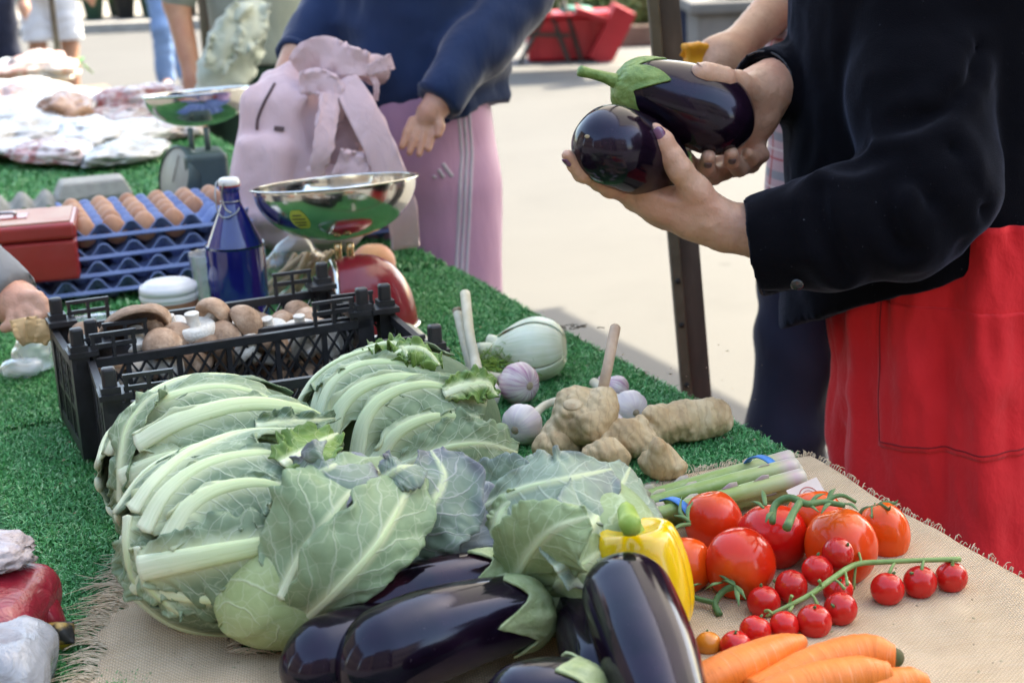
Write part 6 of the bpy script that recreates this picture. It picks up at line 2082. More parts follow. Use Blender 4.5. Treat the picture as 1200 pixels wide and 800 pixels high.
def hair_on(root, c, yaw, mat=hair_m, s=1.0, long=0.0):
    M = rotz(yaw)
    def fn(P):
        d = ell(P, c + M @ V(0, 0.022, 0.045) * s, np.array([0.085, 0.100, 0.092]) * s, M)
        if long:
            d = smin(d, rcone(P, c + M @ V(0, 0.05, 0.02) * s, c + M @ V(0, 0.07, -long), 0.075 * s, 0.06 * s), 0.04)
        face = ell(P, c + M @ V(0, -0.085, -0.03) * s, np.array([0.062, 0.07, 0.085]) * s, M)
        d = np.maximum(d, -face)
        return d + 0.003 * vnoise(P * V(160, 160, 30), 3)
    v, f = sdf_mesh(fn, c - 0.16 - V(0, 0, long), c + 0.17, 0.008)
    mk('hair', (v, f), mat, root)

def limb(P, pts, rads, k=0.02):
    return chain(P, pts, rads, k)

def person(label, g, yaw, H=1.70, top=None, bottom=None, shoe=None, skin=skin_f, shorts=False, stride=0.06, hair=hair_m, sleeve=1.0, res=0.014, arm=None, shirt_low=.93, slim=1.0):
    """a standing figure built as one body mesh with clothing as children; faces -Y turned by yaw"""
    g = V(g[0], g[1], 0)
    k = H / 1.70
    M = rotz(yaw)
    def W(x, y, z): return g + M @ V(x, y, z) * k
    root = thing('person', label, 'person', g)
    hipL, hipR = W(-.085, 0, .90), W(.085, 0, .90)
    kneL, kneR = W(-.095, -stride, .50), W(.095, stride, .50)
    ankL, ankR = W(-.10, -stride * .6, .085), W(.10, stride * 1.4, .085)
    toeL, toeR = W(-.11, -stride * .6 - .15, .035), W(.11, stride * 1.4 - .15, .035)
    shL, shR = W(-.17, 0, 1.39), W(.17, 0, 1.39)
    elL, elR = W(-.24, .02, 1.12), W(.24, .02, 1.12)
    wrL, wrR = W(-.25, -.10, .90), W(.25, -.10, .90)
    fiL, fiR = W(-.25, -.14, .77), W(.25, -.14, .77)
    if arm is not None:
        elL, wrL, fiL = arm
    hc = W(0, -.01, 1.585)
    def body(P):
        d = limb(P, [W(0, 0, .92), W(0, 0, 1.15), W(0, 0, 1.36)], [.125 * k, .115 * k, .12 * k], .04)
        d = smin(d, limb(P, [shL, shR], [.065 * k, .065 * k]), .05)
        d = smin(d, rcone(P, W(0, 0, 1.40), W(0, -.005, 1.52), .058 * k, .052 * k), .03)
        d = smin(d, head_field(P, hc, yaw, k), .015)
        for a, b, c_, e in ((shL, elL, wrL, fiL), (shR, elR, wrR, fiR)):
            d = smin(d, limb(P, [a, b, c_], [.052 * k, .040 * k, .027 * k], .02), .03)
            d = smin(d, limb(P, [c_, (c_ + e) / 2, e], [.028 * k, .038 * k, .016 * k], .02), .02)
        for a, b, c_, e in ((hipL, kneL, ankL, toeL), (hipR, kneR, ankR, toeR)):
            d = smin(d, limb(P, [a, b, b * .65 + c_ * .35 + M @ V(0, .012, 0), c_], [.088 * k, .056 * k, .056 * k, .036 * k], .03), .04)
            d = smin(d, limb(P, [c_, e], [.042 * k, .034 * k], .02), .03)
        return d
    lo, hi = g + V(-.40, -.40, -.02), g + V(.40, .40, H + .06)
    mk('body', sdf_mesh(body, lo, hi, res), skin, root)
    if bottom is not None:
        def tr(P):
            d = limb(P, [W(0, 0, .90), W(0, 0, 1.02)], [.142 * k * slim, .135 * k * slim], .04)
            for a, b, c_ in ((hipL, kneL, ankL), (hipR, kneR, ankR)):
                if shorts:
                    q = b * 0.88 + a * 0.12
                    e = limb(P, [a, q], [.108 * k, .105 * k], .03)
                else:
                    e = limb(P, [a, b, c_ + V(0, 0, .02)], [.108 * k * slim, .083 * k * slim, .075 * k * slim], .04)
                d = smin(d, e, .025)
            d = d + .006 * fbm(P * V(11, 11, 5), 3, 4) + 0.004 * np.sin(P[:, 2] * 60 + 6 * vnoise(P * 8, 2))
            low = (.545 if shorts else .07) * k
            return np.maximum(np.maximum(d, low - P[:, 2]), P[:, 2] - 1.04 * k)
        mk('shorts' if shorts else 'trousers', sdf_mesh(tr, lo, hi, res), bottom, root)
    if top is not None:
        def sh(P):
            d = limb(P, [W(0, 0, .94), W(0, 0, 1.15), W(0, 0, 1.36)], [.150 * k, .140 * k, .138 * k], .05)
            d = smin(d, limb(P, [shL, shR], [.080 * k, .080 * k]), .05)
            for a, b, c_ in ((shL, elL, wrL), (shR, elR, wrR)):
                e_ = a + (b - a) * min(1, sleeve * 2)
                pts = [a, e_] if sleeve <= 0.5 else [a, b, b + (c_ - b) * (sleeve * 2 - 1)]
                d = smin(d, limb(P, pts, [.070 * k, .058 * k, .044 * k][:len(pts)], .02), .03)
            d = d + .007 * fbm(P * V(10, 10, 6), 3, 9)
            return np.maximum(np.maximum(d, shirt_low * k - P[:, 2]), P[:, 2] - 1.47 * k)
        mk('shirt', sdf_mesh(sh, lo, hi, res), top, root)
    if shoe is not None:
        for c_, e in ((ankL, toeL), (ankR, toeR)):
            def sf(P):
                d = limb(P, [c_ - V(0, 0, .03) + M @ V(0, .03, 0), e], [.048 * k, .042 * k], .02)
                d = smin(d, rcone(P, c_, c_ - V(0, 0, .03), .048 * k, .048 * k), .02)
                return np.maximum(d, .002 - P[:, 2])
            b0_, b1_ = np.minimum(c_, e) - .09, np.maximum(c_, e) + .09
            mk('shoe', sdf_mesh(sf, b0_, b1_, res), shoe, root)
    hair_on(root, hc, yaw, hair, k)
    return root

# ---------------------------------------------------------------- the customer in the black velvet jacket
def PR(*a):
    return [D(x, y, d) for x, y, d, r in a], [r for *_, r in a]
L_fore = PR((1000, 280, 1.76, .036), (940, 284, 1.775, .033), (890, 271, 1.785, .0275), (852, 266, 1.79, .0255))
L_palm = [PR((850, 266, 1.79, .0255), (812, 251, 1.79, .0265), (770, 236, 1.795, .0215), (738, 226, 1.80, .0150)),
          PR((845, 264, 1.81, .022), (800, 245, 1.835, .022), (750, 222, 1.85, .0150)),
          PR((820, 258, 1.81, .022), (775, 246, 1.825, .017), (742, 234, 1.83, .0135))]
L_thumb = PR((836, 252, 1.780, .0205), (815, 224, 1.764, .0180), (797, 199, 1.750, .0138), (787, 184, 1.745, .0132), (776, 165, 1.740, .0122), (768, 153, 1.737, .0088))
L_fing = [PR((742, 228, 1.80, .0135), (716, 219, 1.775, .0115), (703, 213, 1.76, .0112), (684, 202, 1.742, .0098), (674, 193, 1.732, .0090), (665, 182, 1.722, .0068)),
          PR((745, 228, 1.83, .0135), (718, 219, 1.81, .0112), (694, 203, 1.795, .0100), (686, 180, 1.785, .0085)),
          PR((752, 226, 1.85, .0130), (726, 214, 1.845, .0105), (704, 192, 1.835, .0095), (698, 168, 1.83, .0080)),
          PR((758, 222, 1.865, .0115), (738, 208, 1.872, .0092), (722, 190, 1.875, .0080))]
def hand_left(P):
    d = limb(P, *L_fore, .02)
    for c_ in L_palm:
        d = smin(d, limb(P, *c_, .015), .018)
    d = smin(d, limb(P, *L_thumb, .006), .012)
    for c_ in L_fing:
        d = smin(d, limb(P, *c_, .004), .006)
    # tendons and knuckle swellings
    for a, b in (((818, 246, 1.763), (748, 224, 1.780)), ((826, 262, 1.767), (752, 240, 1.790)), ((846, 252, 1.765), (806, 216, 1.748))):
        d = smin(d, rcone(P, D(*a), D(*b), .0050, .0056), .006)
    for a in ((797, 199, 1.744), (716, 219, 1.771), (684, 202, 1.738), (842, 246, 1.776)):
        d = smin(d, np.linalg.norm(P - D(*a), axis=-1) - .0105, .010)
    # creases at thumb joint and wrist
    for a, b in (((778, 178, 1.735), (797, 172, 1.735)), ((780, 181, 1.735), (799, 176, 1.735)), ((842, 236, 1.765), (846, 262, 1.765)), ((700, 203, 1.745), (694, 218, 1.745))):
        d = d + .0012 * np.exp(-(rcone(P, D(*a), D(*b), 0, 0) / .0022) ** 2)
    return d + .0005 * vnoise(P * 190, 5)
R_fore = PR((1000, 90, 2.06, .036), (940, 92, 1.955, .030), (905, 98, 1.905, .0265), (884, 108, 1.885, .0255))
R_palm = [PR((884, 108, 1.885, .0255), (876, 132, 1.890, .0225), (872, 162, 1.905, .0160)),
          PR((898, 112, 1.888, .0250), (892, 138, 1.890, .0190), (884, 162, 1.895, .0140)),
          PR((900, 108, 1.90, .025), (880, 140, 1.915, .018))]
R_thumb = PR((884, 110, 1.868, .0195), (864, 99, 1.838, .0160), (848, 93, 1.812, .0132), (836, 89, 1.800, .0130), (825, 86, 1.792, .0120), (819, 85, 1.789, .0092))
R_fing = [PR((868, 160, 1.912, .0130), (846, 192, 1.905, .0112), (816, 197, 1.875, .0105), (805, 189, 1.845, .0102), (800, 181, 1.824, .0086)),
          PR((872, 164, 1.912, .0130), (860, 196, 1.902, .0115), (836, 206, 1.870, .0110), (828, 196, 1.838, .0104), (830, 184, 1.818, .0088)),
          PR((878, 166, 1.905, .0125), (880, 192, 1.892, .0110), (866, 197, 1.862, .0105), (858, 189, 1.838, .0100), (857, 180, 1.822, .0086)),
          PR((884, 164, 1.900, .0115), (892, 182, 1.888, .0095), (882, 186, 1.866, .0088), (876, 180, 1.852, .0075))]
def hand_right(P):
    d = limb(P, *R_fore, .02)
    for c_ in R_palm:
        d = smin(d, limb(P, *c_, .015), .018)
    d = smin(d, limb(P, *R_thumb, .006), .012)
    for c_ in R_fing:
        d = smin(d, limb(P, *c_, .004), .005)
    d = smin(d, np.linalg.norm(P - D(848, 93, 1.805), axis=-1) - .0105, .010)
    for a, b in (((846, 80, 1.805), (852, 102, 1.80)), ((843, 80, 1.80), (849, 102, 1.795)), ((895, 84, 1.87), (902, 110, 1.87)), ((872, 92, 1.83), (880, 118, 1.85)), ((862, 104, 1.82), (876, 124, 1.85))):
        d = d + .0014 * np.exp(-(rcone(P, D(*a), D(*b), 0, 0) / .0022) ** 2)
    return d + .0005 * vnoise(P * 190, 6)
def bounds(*chains, pad=.02):
    a = np.vstack([np.array(c_[0]) for c_ in chains])
    return a.min(0) - .038 - pad * 0, a.max(0) + .038
hl = sdf_mesh(hand_left, *bounds(L_fore, *L_palm, L_thumb, *L_fing), .0021)
hr = sdf_mesh(hand_right, *bounds(R_fore, *R_palm, R_thumb, *R_fing), .0021)
# trunk, head and legs under the clothes
hipC = D(1095, 330, 2.00)
tor = V(hipC[0], hipC[1], 0)
wyaw = math.atan2(-1, 0) + 0.15 - math.pi / 2 + math.pi / 2      # turned to the left, towards the goods
wyaw = -math.pi / 2 + 0.15
Mw = rotz(wyaw)
def WW(x, y, z): return tor + Mw @ V(x, y, z)
shN, shF = D(1085, -175, 1.86), D(1085, -190, 2.18)
hcW = WW(0, -.05, 1.56)
def woman_core(P):
    d = limb(P, [WW(0, 0, .90), WW(0, 0, 1.1), WW(0, 0, 1.30)], [.12, .105, .11], .04)
    d = smin(d, limb(P, [shN, shF], [.055, .055]), .05)
    d = smin(d, rcone(P, WW(0, 0, 1.34), WW(0, -.03, 1.48), .052, .048), .03)
    d = smin(d, head_field(P, hcW, wyaw, .97), .015)
    d = smin(d, limb(P, [shN, D(1085, 60, 1.80), D(1095, 225, 1.74), D(1000, 280, 1.76)], [.05, .045, .04, .034], .02), .02)
    d = smin(d, limb(P, [shF, D(1040, 20, 2.13), D(1000, 90, 2.06)], [.05, .045, .034], .02), .02)
    for s_ in (-1, 1):
        h_, k_, a_, t_ = WW(s_ * .085, 0, .88), WW(s_ * .09, -.02, .48), WW(s_ * .09, .02, .08), WW(s_ * .10, -.13, .03)
        d = smin(d, limb(P, [h_, k_, a_], [.085, .055, .035], .03), .03)
        d = smin(d, limb(P, [a_, t_], [.04, .032], .02), .03)
    return d
core = sdf_mesh(woman_core, tor + V(-.45, -.45, -.01), tor + V(.45, .45, 1.74), .016)
woman = thing('person', 'person in black velvet jacket and red skirt comparing two aubergines', 'person', V(tor[0], tor[1], 0))
nv1, nv2 = len(hl[0]), len(hr[0])
vv = np.vstack([hl[0], hr[0], core[0]])
ff = np.vstack([hl[1], hr[1] + nv1, core[1] + nv1 + nv2])
mk('body', (vv, ff), skin_f, woman)
hair_on(woman, hcW, wyaw, hair_m, .97, .12)
shoe_m = simple('dark_leather', (0.02, 0.018, 0.016), None, 20, 0.45)
for s_ in (-1, 1):
    a_, t_ = WW(s_ * .09, .02, .08), WW(s_ * .10, -.13, .03)
    mk('shoe', sdf_mesh(lambda P: np.maximum(limb(P, [a_ - V(0, 0, .03), t_], [.05, .042], .02), .002 - P[:, 2]), np.minimum(a_, t_) - .08, np.maximum(a_, t_) + .08, .012), shoe_m, woman)
# painted nails
def nail(c, along, normal, L, Wd, mat, parent):
    z = nrm(normal); y = nrm(np.asarray(along) - z * np.dot(along, z)); x = np.cross(y, z)
    nu, nv = 12, 10
    U, S = np.meshgrid(np.linspace(-1, 1, nu), np.linspace(-1, 1, nv), indexing='ij')
    w = Wd / 2 * np.where(U > 0.3, np.sqrt(np.clip(1 - ((U - 0.3) / 0.75) ** 2, 0, 1)), np.where(U < -0.5, np.sqrt(np.clip(1 - ((-U - 0.5) / 0.62) ** 2, 0, 1)), 1.0))
    px_ = S * w
    zz = np.sqrt(np.clip((Wd * 0.62) ** 2 - px_ ** 2, 0, None)) - Wd * 0.62 - 0.10 * L * U ** 2 * 0.5
    v = c + px_.reshape(-1, 1) * x + (U * L / 2).reshape(-1, 1) * y + zz.reshape(-1, 1) * z
    o = mk('fingernail', (v, grid_faces(nu, nv)), mat, parent)
    mod_solid(o, .0008, 0)
pol = simple('plum_polish', (0.13, 0.045, 0.11), (0.17, 0.065, 0.14), 100, 0.22, coat=0.5)
chip = simple('chipped_dark_polish', (0.10, 0.07, 0.075), (0.20, 0.13, 0.12), 300, 0.4)
nude = simple('bare_nail', (0.46, 0.30, 0.24), (0.5, 0.35, 0.28), 60, 0.3)
def tipnail(ch, face, L, Wd, mat, back=0.25, out=None):
    p, q = ch[0][-2], ch[0][-1]
    al = nrm(q - p)
    r_ = ch[1][-2] * .5 + ch[1][-1] * .5
    f = nrm(np.asarray(face) - al * np.dot(face, al))
    c = q - al * (np.linalg.norm(q - p) * back) + f * (r_ + (out if out is not None else .0006))
    nail(c, al, f, L, Wd, mat, woman)
tocw = nrm(CAM - D(770, 170, 1.8))
tipnail(L_thumb, tocw + V(.12, 0, .1), .0165, .0135, pol, 0.30, .0022)
tipnail(L_fing[0], tocw + V(-.9, 0, -.1), .0120, .0090, pol, 0.2, .0012)
tipnail(R_thumb, V(-.1, -.35, 1), .0150, .0125, nude, 0.3)
for c_ in R_fing[:3]:
    tipnail(c_, tocw + V(0, 0, -.45), .0105, .0090, chip, 0.15, .0012)

# velvet jacket
t = NT('black_velvet')
vec = t.coord('Object')
n = t.noise(vec, 7, 3); w = t.noise(t.mapping(vec, (1, 1, 1.6)), 16, 4, 0.5, 0.8); fz = t.noise(vec, 700, 2)
lint = t.noise(vec, 330, 2)
c = t.mix(t.ramp(lint, [(0.74, 0.0), (0.79, 0.7)]), (0.0045, 0.0045, 0.0065), (0.10, 0.10, 0.12))
t.set(color=c, rough=1.0, spec=0.03, sheen=0.16, sheenr=0.35, sheent=(0.62, 0.70, 1.0), normal=t.bump(fz, 0.5, 0.0012, t.bump(w, 0.18, 0.008)))
velvet = t.m
S_near = PR((1088, -175, 1.870, .090), (1078, -40, 1.815, .085), (1078, 110, 1.775, .079), (1090, 215, 1.745, .074), (1055, 252, 1.740, .070), (980, 268, 1.752, .065), (884, 290, 1.782, .0555))
S_far = PR((1085, -190, 2.18, .088), (1040, 20, 2.14, .075), (990, 88, 2.05, .058), (896, 102, 1.912, .0445))
creases = [[(1000, 135, 1.70), (1030, 145, 1.69), (1085, 140, 1.69), (1125, 108, 1.70), (1140, 60, 1.72)],
           [(985, 190, 1.70), (1035, 184, 1.68), (1048, 180, 1.67), (1062, 205, 1.67), (1088, 236, 1.67)],
           [(1112, 178, 1.68), (1132, 215, 1.68), (1144, 242, 1.69)], [(960, 225, 1.70), (965, 270, 1.69), (985, 320, 1.70)],
           [(1040, 215, 1.67), (1040, 255, 1.67), (1060, 290, 1.68)], [(1150, -30, 1.80), (1153, 100, 1.80), (1148, 240, 1.80)],
           [(1165, 140, 1.84), (1185, 220, 1.84), (1205, 280, 1.84)], [(1170, 30, 1.84), (1190, 90, 1.84), (1210, 120, 1.84)]]
creases = [catmull([D(*p) for p in c_], 14) for c_ in creases]
hemA, hemB, hemC = D(938, 378, 1.93), D(1205, 303, 1.82), D(1205, 300, 2.1)
hn = nrm(np.cross(hemB - hemA, hemC - hemA))
if hn[2] > 0: hn = -hn
cuffN, cuffF = D(884, 290, 1.782), D(894, 102, 1.910)
cuffNd, cuffFd = nrm(D(870, 291, 1.785) - D(900, 286, 1.778)), nrm(D(880, 103, 1.89) - D(990, 88, 2.05))
def jacket(P):
    q = (P - tor) @ Mw
    zf = np.clip((P[:, 2] - .85) / .5, 0, 1)
    a_, b_ = .205 - .02 * zf, .190 - .010 * zf
    d = (np.sqrt((q[:, 0] / a_) ** 2 + ((q[:, 1] + .005) / b_) ** 2) - 1) * .185
    d = np.maximum(d, P[:, 2] - 1.30)
    d = smin(d, limb(P, [shN, shF], [.09, .09]), .06)
    far = limb(P, *S_far, .02)
    far = np.maximum(far, (P - cuffF) @ cuffFd)
    d = smin(d, far, .015)
    near = limb(P, *S_near, .02)
    near = np.maximum(near, (P - cuffN) @ cuffNd)
    # sleeve hollow at the cuffs
    near = np.maximum(near, -np.maximum(rcone(P, cuffN + cuffNd * .02, cuffN - cuffNd * .035, .0505, .0505), -1))
    d = smin(d, near, .010)
    d = np.maximum(d, -rcone(P, cuffF + cuffFd * .02, cuffF - cuffFd * .03, .039, .039))
    d = np.maximum(d, (P - hemA) @ hn)
    d = np.maximum(d, P[:, 2] - 1.44)
    d = d + .0045 * fbm(P * V(9, 9, 9), 3, 21) + .0018 * vnoise(P * V(30, 30, 22), 8) - .0026 * (1 - 2.4 * np.abs(vnoise(P * V(13, 13, 15) + 2.7, 18))) - .0016 * (1 - 2 * np.abs(vnoise(P * V(38, 38, 30), 28)))
    for c_ in creases:
        e = chain(P, list(c_), [0] * len(c_))
        d = d + .0075 * np.exp(-(np.maximum(e, 0) / .010) ** 2) - .0045 * np.exp(-((e - .024) / .012) ** 2)
    return d
jv, jf = sdf_mesh(jacket, tor + V(-.42, -.45, .80), tor + V(.36, .42, 1.46), .0056)
jv, jf = smooth_vf(jv, jf, 1)
jk = mk('jacket', (jv, jf), velvet, woman)
jk['_o'] = [float(c_) for c_ in woman.location]
# cuff seam, button, front band
seam_m = simple('velvet_seam', (0.02, 0.02, 0.026), (0.05, 0.05, 0.06), 200, 0.7)
Bc = basis_from(cuffNd)
ring = [cuffN - cuffNd * .0005 + (Bc[:, 0] * math.cos(a) + Bc[:, 1] * math.sin(a)) * .0545 for a in np.linspace(0, 2 * math.pi, 40)]
mk('cuff_edge', tube(ring, .0016, 6, 60), seam_m, jk)
Bc2 = basis_from(cuffFd)
ring = [cuffF + (Bc2[:, 0] * math.cos(a) + Bc2[:, 1] * math.sin(a)) * .0435 for a in np.linspace(0, 2 * math.pi, 40)]
mk('cuff_edge', tube(ring, .0015, 6, 60), seam_m, jk)
def on_surf(fn, px, py, d1, d2, n=300):
    ds = np.linspace(d1, d2, n)
    pts = np.array([D(px, py, q) for q in ds])
    f_ = fn(pts)
    return pts[np.argmax(f_ < 0)] if (f_ < 0).any() else None
for ln in ([(915, 0), (913, 60), (914, 120), (916, 180), (919, 228)], [(932, 0), (927, 60), (925, 120), (922, 170), (920, 218)]):
    pp_ = [on_surf(jacket, x + 0.0, y, 1.55, 2.25) for x, y in ln]
    pp_ = [p_ + nrm(CAM - p_) * .001 for p_ in pp_ if p_ is not None]
    if len(pp_) > 2 and max(np.linalg.norm(a - b) for a, b in zip(pp_, pp_[1:])) < .16:
        mk('stitched_seam', tube(np.array(pp_), .0011, 6, 40), seam_m, jk)
btn = simple('dark_button', (0.03, 0.03, 0.035), None, 30, 0.2, coat=0.5)
bp0 = D(934, 333, 1.725)
mk('button', lathe([(0.0005, .003), (.006, .003), (.0075, .001), (.0075, -.002), (0.0005, -.002)], 20, bp0, basis_from(nrm(CAM - bp0) + V(0, 0, -.6))), btn, jk)

# red skirt: a lofted cloth tube with soft folds and a patch pocket
t = NT('red_cotton')
vec = t.coord('Object')
n = t.noise(vec, 8, 3); w = t.noise(t.mapping(vec, (1, 1, 0.7)), 24, 5, 0.6, 0.15); wv = t.noise(vec, 800, 2)
c = t.ramp(n, [(0.3, (0.66, 0.012, 0.018)), (0.7, (0.74, 0.020, 0.028))])
t.set(color=c, rough=0.75, spec=0.25, sheen=0.15, normal=t.bump(wv, 0.2, 0.0006, t.bump(w, 0.6, 0.010)))
redc = t.m
skC = D(1140, 430, 2.00)
def skirt_pt(th, z, off=0.0):
    k = (0.98 - z) / .7
    ax_, ay_ = .185 + .020 * k + off, .185 + .05 * k + off
    fold = .012 * np.sin(7 * th + 1.3 + 1.2 * k) * np.clip(k + .25, 0, 1.2) + .006 * np.sin(13 * th + 2 * k) + .008 * vnoise(np.stack([th * 5, z * 9, 0 * th], -1), 4) + .005 * vnoise(np.stack([th * 13, z * 22, 0 * th], -1), 6)
    cx = skC[0] + .04 * k
    return np.stack([cx + (ax_ + fold) * np.cos(th), skC[1] + 0 * th + (ay_ + fold) * np.sin(th), z], -1)
nz, nt_ = 90, 180
ZZ, TH = np.meshgrid(np.linspace(1.0, .22, nz), np.linspace(0, 2 * np.pi, nt_, endpoint=False), indexing='ij')
sk = mk('skirt', (skirt_pt(TH, ZZ).reshape(-1, 3), grid_faces(nz, nt_, True)), redc, woman)
sk['_o'] = [float(c_) for c_ in woman.location]
mod_solid(sk, .0015, -1)
ZZ, TH = np.meshgrid(np.linspace(.90, .715, 40), np.linspace(R(213), R(272), 60), indexing='ij')
ZZ = ZZ - .022 * np.clip((TH - R(213)) / R(59), 0, 1) * 0 + .016 * (TH - R(213)) / R(59) * ((.90 - ZZ) / .185)
po = mk('pocket', (skirt_pt(TH, ZZ, .0022).reshape(-1, 3), grid_faces(40, 60)[:, ::-1]), redc, sk)
mod_solid(po, .0016, 0)
rs_m = simple('red_stitching', (0.24, 0.006, 0.012), None, 60, 0.8)
def seam_line(ths, zs, off=.0032):
    pts = skirt_pt(np.array(ths), np.array(zs), off)
    mk('seam', tube(pts, .0009, 5, len(pts)), rs_m, sk)
seam_line(np.linspace(R(214), R(271), 50), .722 + .016 * np.linspace(0, 1, 50))
seam_line(np.full(40, R(214)), np.linspace(.90, .722, 40))
seam_line(np.full(50, R(291)), np.linspace(.96, .70, 50), .0010)

# ---------------------------------------------------------------- person in the navy hoodie
hood_m = cloth_mat('navy_fleece', (0.012, 0.026, 0.075), (0.018, 0.038, 0.105), 0.9, 0.35, 20, 0.4)
pink_m = cloth_mat('lilac_track_fabric', (0.48, 0.285, 0.44), (0.52, 0.32, 0.48), 0.6, 0.2, 14, 0.35)
white_f = cloth_mat('white_trim', (0.66, 0.64, 0.74), None, 0.7, 0.1)
d0 = 2.92
g0 = D(490, 160, d0)
hp = thing('person', 'person in navy hooded sweatshirt and lilac track trousers holding the pink backpack', 'person', V(g0[0], g0[1], 0))
hx = V(g0[0], g0[1], 0)
HL_fore = PR((612, -20, 2.80, .046), (560, 58, 2.74, .040), (520, 112, 2.70, .026), (509, 127, 2.69, .020))
HL_palm = PR((508, 128, 2.69, .021), (501, 136, 2.685, .020), (496, 142, 2.683, .0135))
HL_f = [PR((484, 142, 2.68, .0092), (477, 156, 2.672, .0080), (471, 172, 2.664, .0060)), PR((490, 148, 2.68, .0092), (485, 163, 2.672, .0080), (480, 179, 2.664, .0060)),
        PR((498, 149, 2.68, .0092), (495, 164, 2.674, .0080), (491, 181, 2.666, .0060)), PR((506, 146, 2.685, .0088), (506, 160, 2.678, .0076), (502, 175, 2.670, .0058)),
        PR((513, 136, 2.68, .0100), (516, 149, 2.674, .0085), (514, 158, 2.67, .0065))]
HR_fore = PR((420, -60, 2.95, .048), (385, 20, 2.88, .042), (352, 66, 2.82, .031), (344, 78, 2.81, .027))
HR_palm = PR((344, 78, 2.81, .023), (337, 88, 2.80, .023), (332, 94, 2.80, .018))
HR_f = [PR((328, 90, 2.79, .012), (322, 100, 2.785, .010), (324, 108, 2.78, .008)), PR((333, 95, 2.79, .012), (328, 106, 2.785, .010), (331, 113, 2.78, .008)), PR((338, 97, 2.795, .012), (335, 108, 2.79, .010), (338, 114, 2.785, .008)),
        PR((342, 96, 2.80, .011), (342, 106, 2.795, .009)), PR((346, 84, 2.79, .013), (352, 94, 2.78, .010))]
hcH = hx + V(.02, -.02, 1.60)
def hood_hands(P):
    d = limb(P, *HL_fore, .02)
    d = smin(d, limb(P, *HL_palm, .01), .015)
    for c_ in HL_f:
        d = smin(d, limb(P, *c_, .003), .003)
    return d
def hood_hands2(P):
    d = limb(P, *HR_fore, .02)
    d = smin(d, limb(P, *HR_palm, .01), .015)
    for c_ in HR_f:
        d = smin(d, limb(P, *c_, .004), .006)
    return d
hA = sdf_mesh(hood_hands, *bounds(HL_fore, HL_palm, *HL_f), .0032)
hB = sdf_mesh(hood_hands2, *bounds(HR_fore, HR_palm, *HR_f), .0045)
hsR, hsL = D(400, -170, 3.0), D(590, -190, 2.95)
def hcore(P):
    d = limb(P, [hx + V(.01, 0, .95), hx + V(.01, 0, 1.38)], [.10, .10], .04)
    d = smin(d, rcone(P, hsR, hsL, .05, .05), .05)
    d = smin(d, rcone(P, hx + V(0, 0, 1.4), hcH - V(0, 0, .08), .055, .05), .03)
    d = smin(d, head_field(P, hcH, -.5), .015)
    for s_ in (-1, 1):
        d = smin(d, limb(P, [hx + V(s_ * .05, -s_ * .03, .88), hx + V(s_ * .057, -s_ * .05, .5), hx + V(s_ * .06, -s_ * .05, .08), hx + V(s_ * .06 - .05, -s_ * .05 - .13, .035)], [.075, .055, .036, .034], .03), .03)
    return d
hC = sdf_mesh(hcore, hx + V(-.4, -.35, -.01), hx + V(.4, .35, 1.80), .018)
mk('body', (np.vstack([hA[0], hB[0], hC[0]]), np.vstack([hA[1], hB[1] + len(hA[0]), hC[1] + len(hA[0]) + len(hB[0])])), skin_f, hp)
hair_on(hp, hcH, -.5, hair_m, 1.0, .1)
def hoodie(P):
    hz = hx + V(0, 0, 0)
    q = P - hz
    zf = np.clip((P[:, 2] - 1.0) / .35, 0, 1)
    a_, b_ = .150 + .012 * zf, .128 + .006 * zf
    d = (np.sqrt(((q[:, 0] - .02) / a_) ** 2 + (q[:, 1] / b_) ** 2) - 1) * .125
    hemz = 1.000 + .16 * q[:, 0]
    d = np.maximum(np.maximum(d, P[:, 2] - 1.40), hemz - P[:, 2])
    rib = np.abs(P[:, 2] - hemz - .03) - .025
    d = d + .008 * np.clip(-rib / .025, 0, 1)
    d = smin(d, rcone(P, hsR, hsL, .08, .08), .06)
    d = smin(d, limb(P, [hsL, D(622, -60, 2.84), D(603, -8, 2.80), D(560, 58, 2.74), D(518, 114, 2.70)], [.078, .064, .058, .050, .041], .02), .012)
    d = smin(d, limb(P, [hsR, D(425, -70, 2.96), D(396, 8, 2.89), D(350, 66, 2.82)], [.078, .064, .056, .040], .02), .02)
    cn, cd = D(514, 118, 2.695), nrm(D(508, 128, 2.69) - D(520, 110, 2.70))
    near = rcone(P, cn - cd * .1, cn + cd * .2, .06, .06)
    d = np.where(near < 0, np.maximum(d, (P - cn) @ cd), d)
    cn, cd = D(350, 68, 2.82), nrm(D(344, 78, 2.81) - D(360, 56, 2.83))
    near = rcone(P, cn - cd * .05, cn + cd * .2, .06, .06)
    d = np.where(near < 0, np.maximum(d, (P - cn) @ cd), d)
    d = d + .006 * fbm(P * V(12, 12, 10), 3, 31) - .007 * (1 - 2.3 * np.abs(vnoise(P * V(9, 9, 12) + 1.3, 33))) - .003 * (1 - 2 * np.abs(vnoise(P * V(24, 24, 18), 9)))
    pk = [D(505, 20, 2.79), D(508, 55, 2.785), D(518, 75, 2.785), D(545, 60, 2.79)]
    e = chain(P, list(catmull(pk, 12)), [0] * 12)
    return d - .004 * np.exp(-((e - .008) / .007) ** 2) + .005 * np.exp(-(e / .006) ** 2)
hv = sdf_mesh(hoodie, hx + V(-.42, -.36, .85), hx + V(.42, .30, 1.52), .0085)
ho = mk('hooded_sweatshirt', hv, hood_m, hp)
ho['_o'] = [float(c_) for c_ in hp.location]
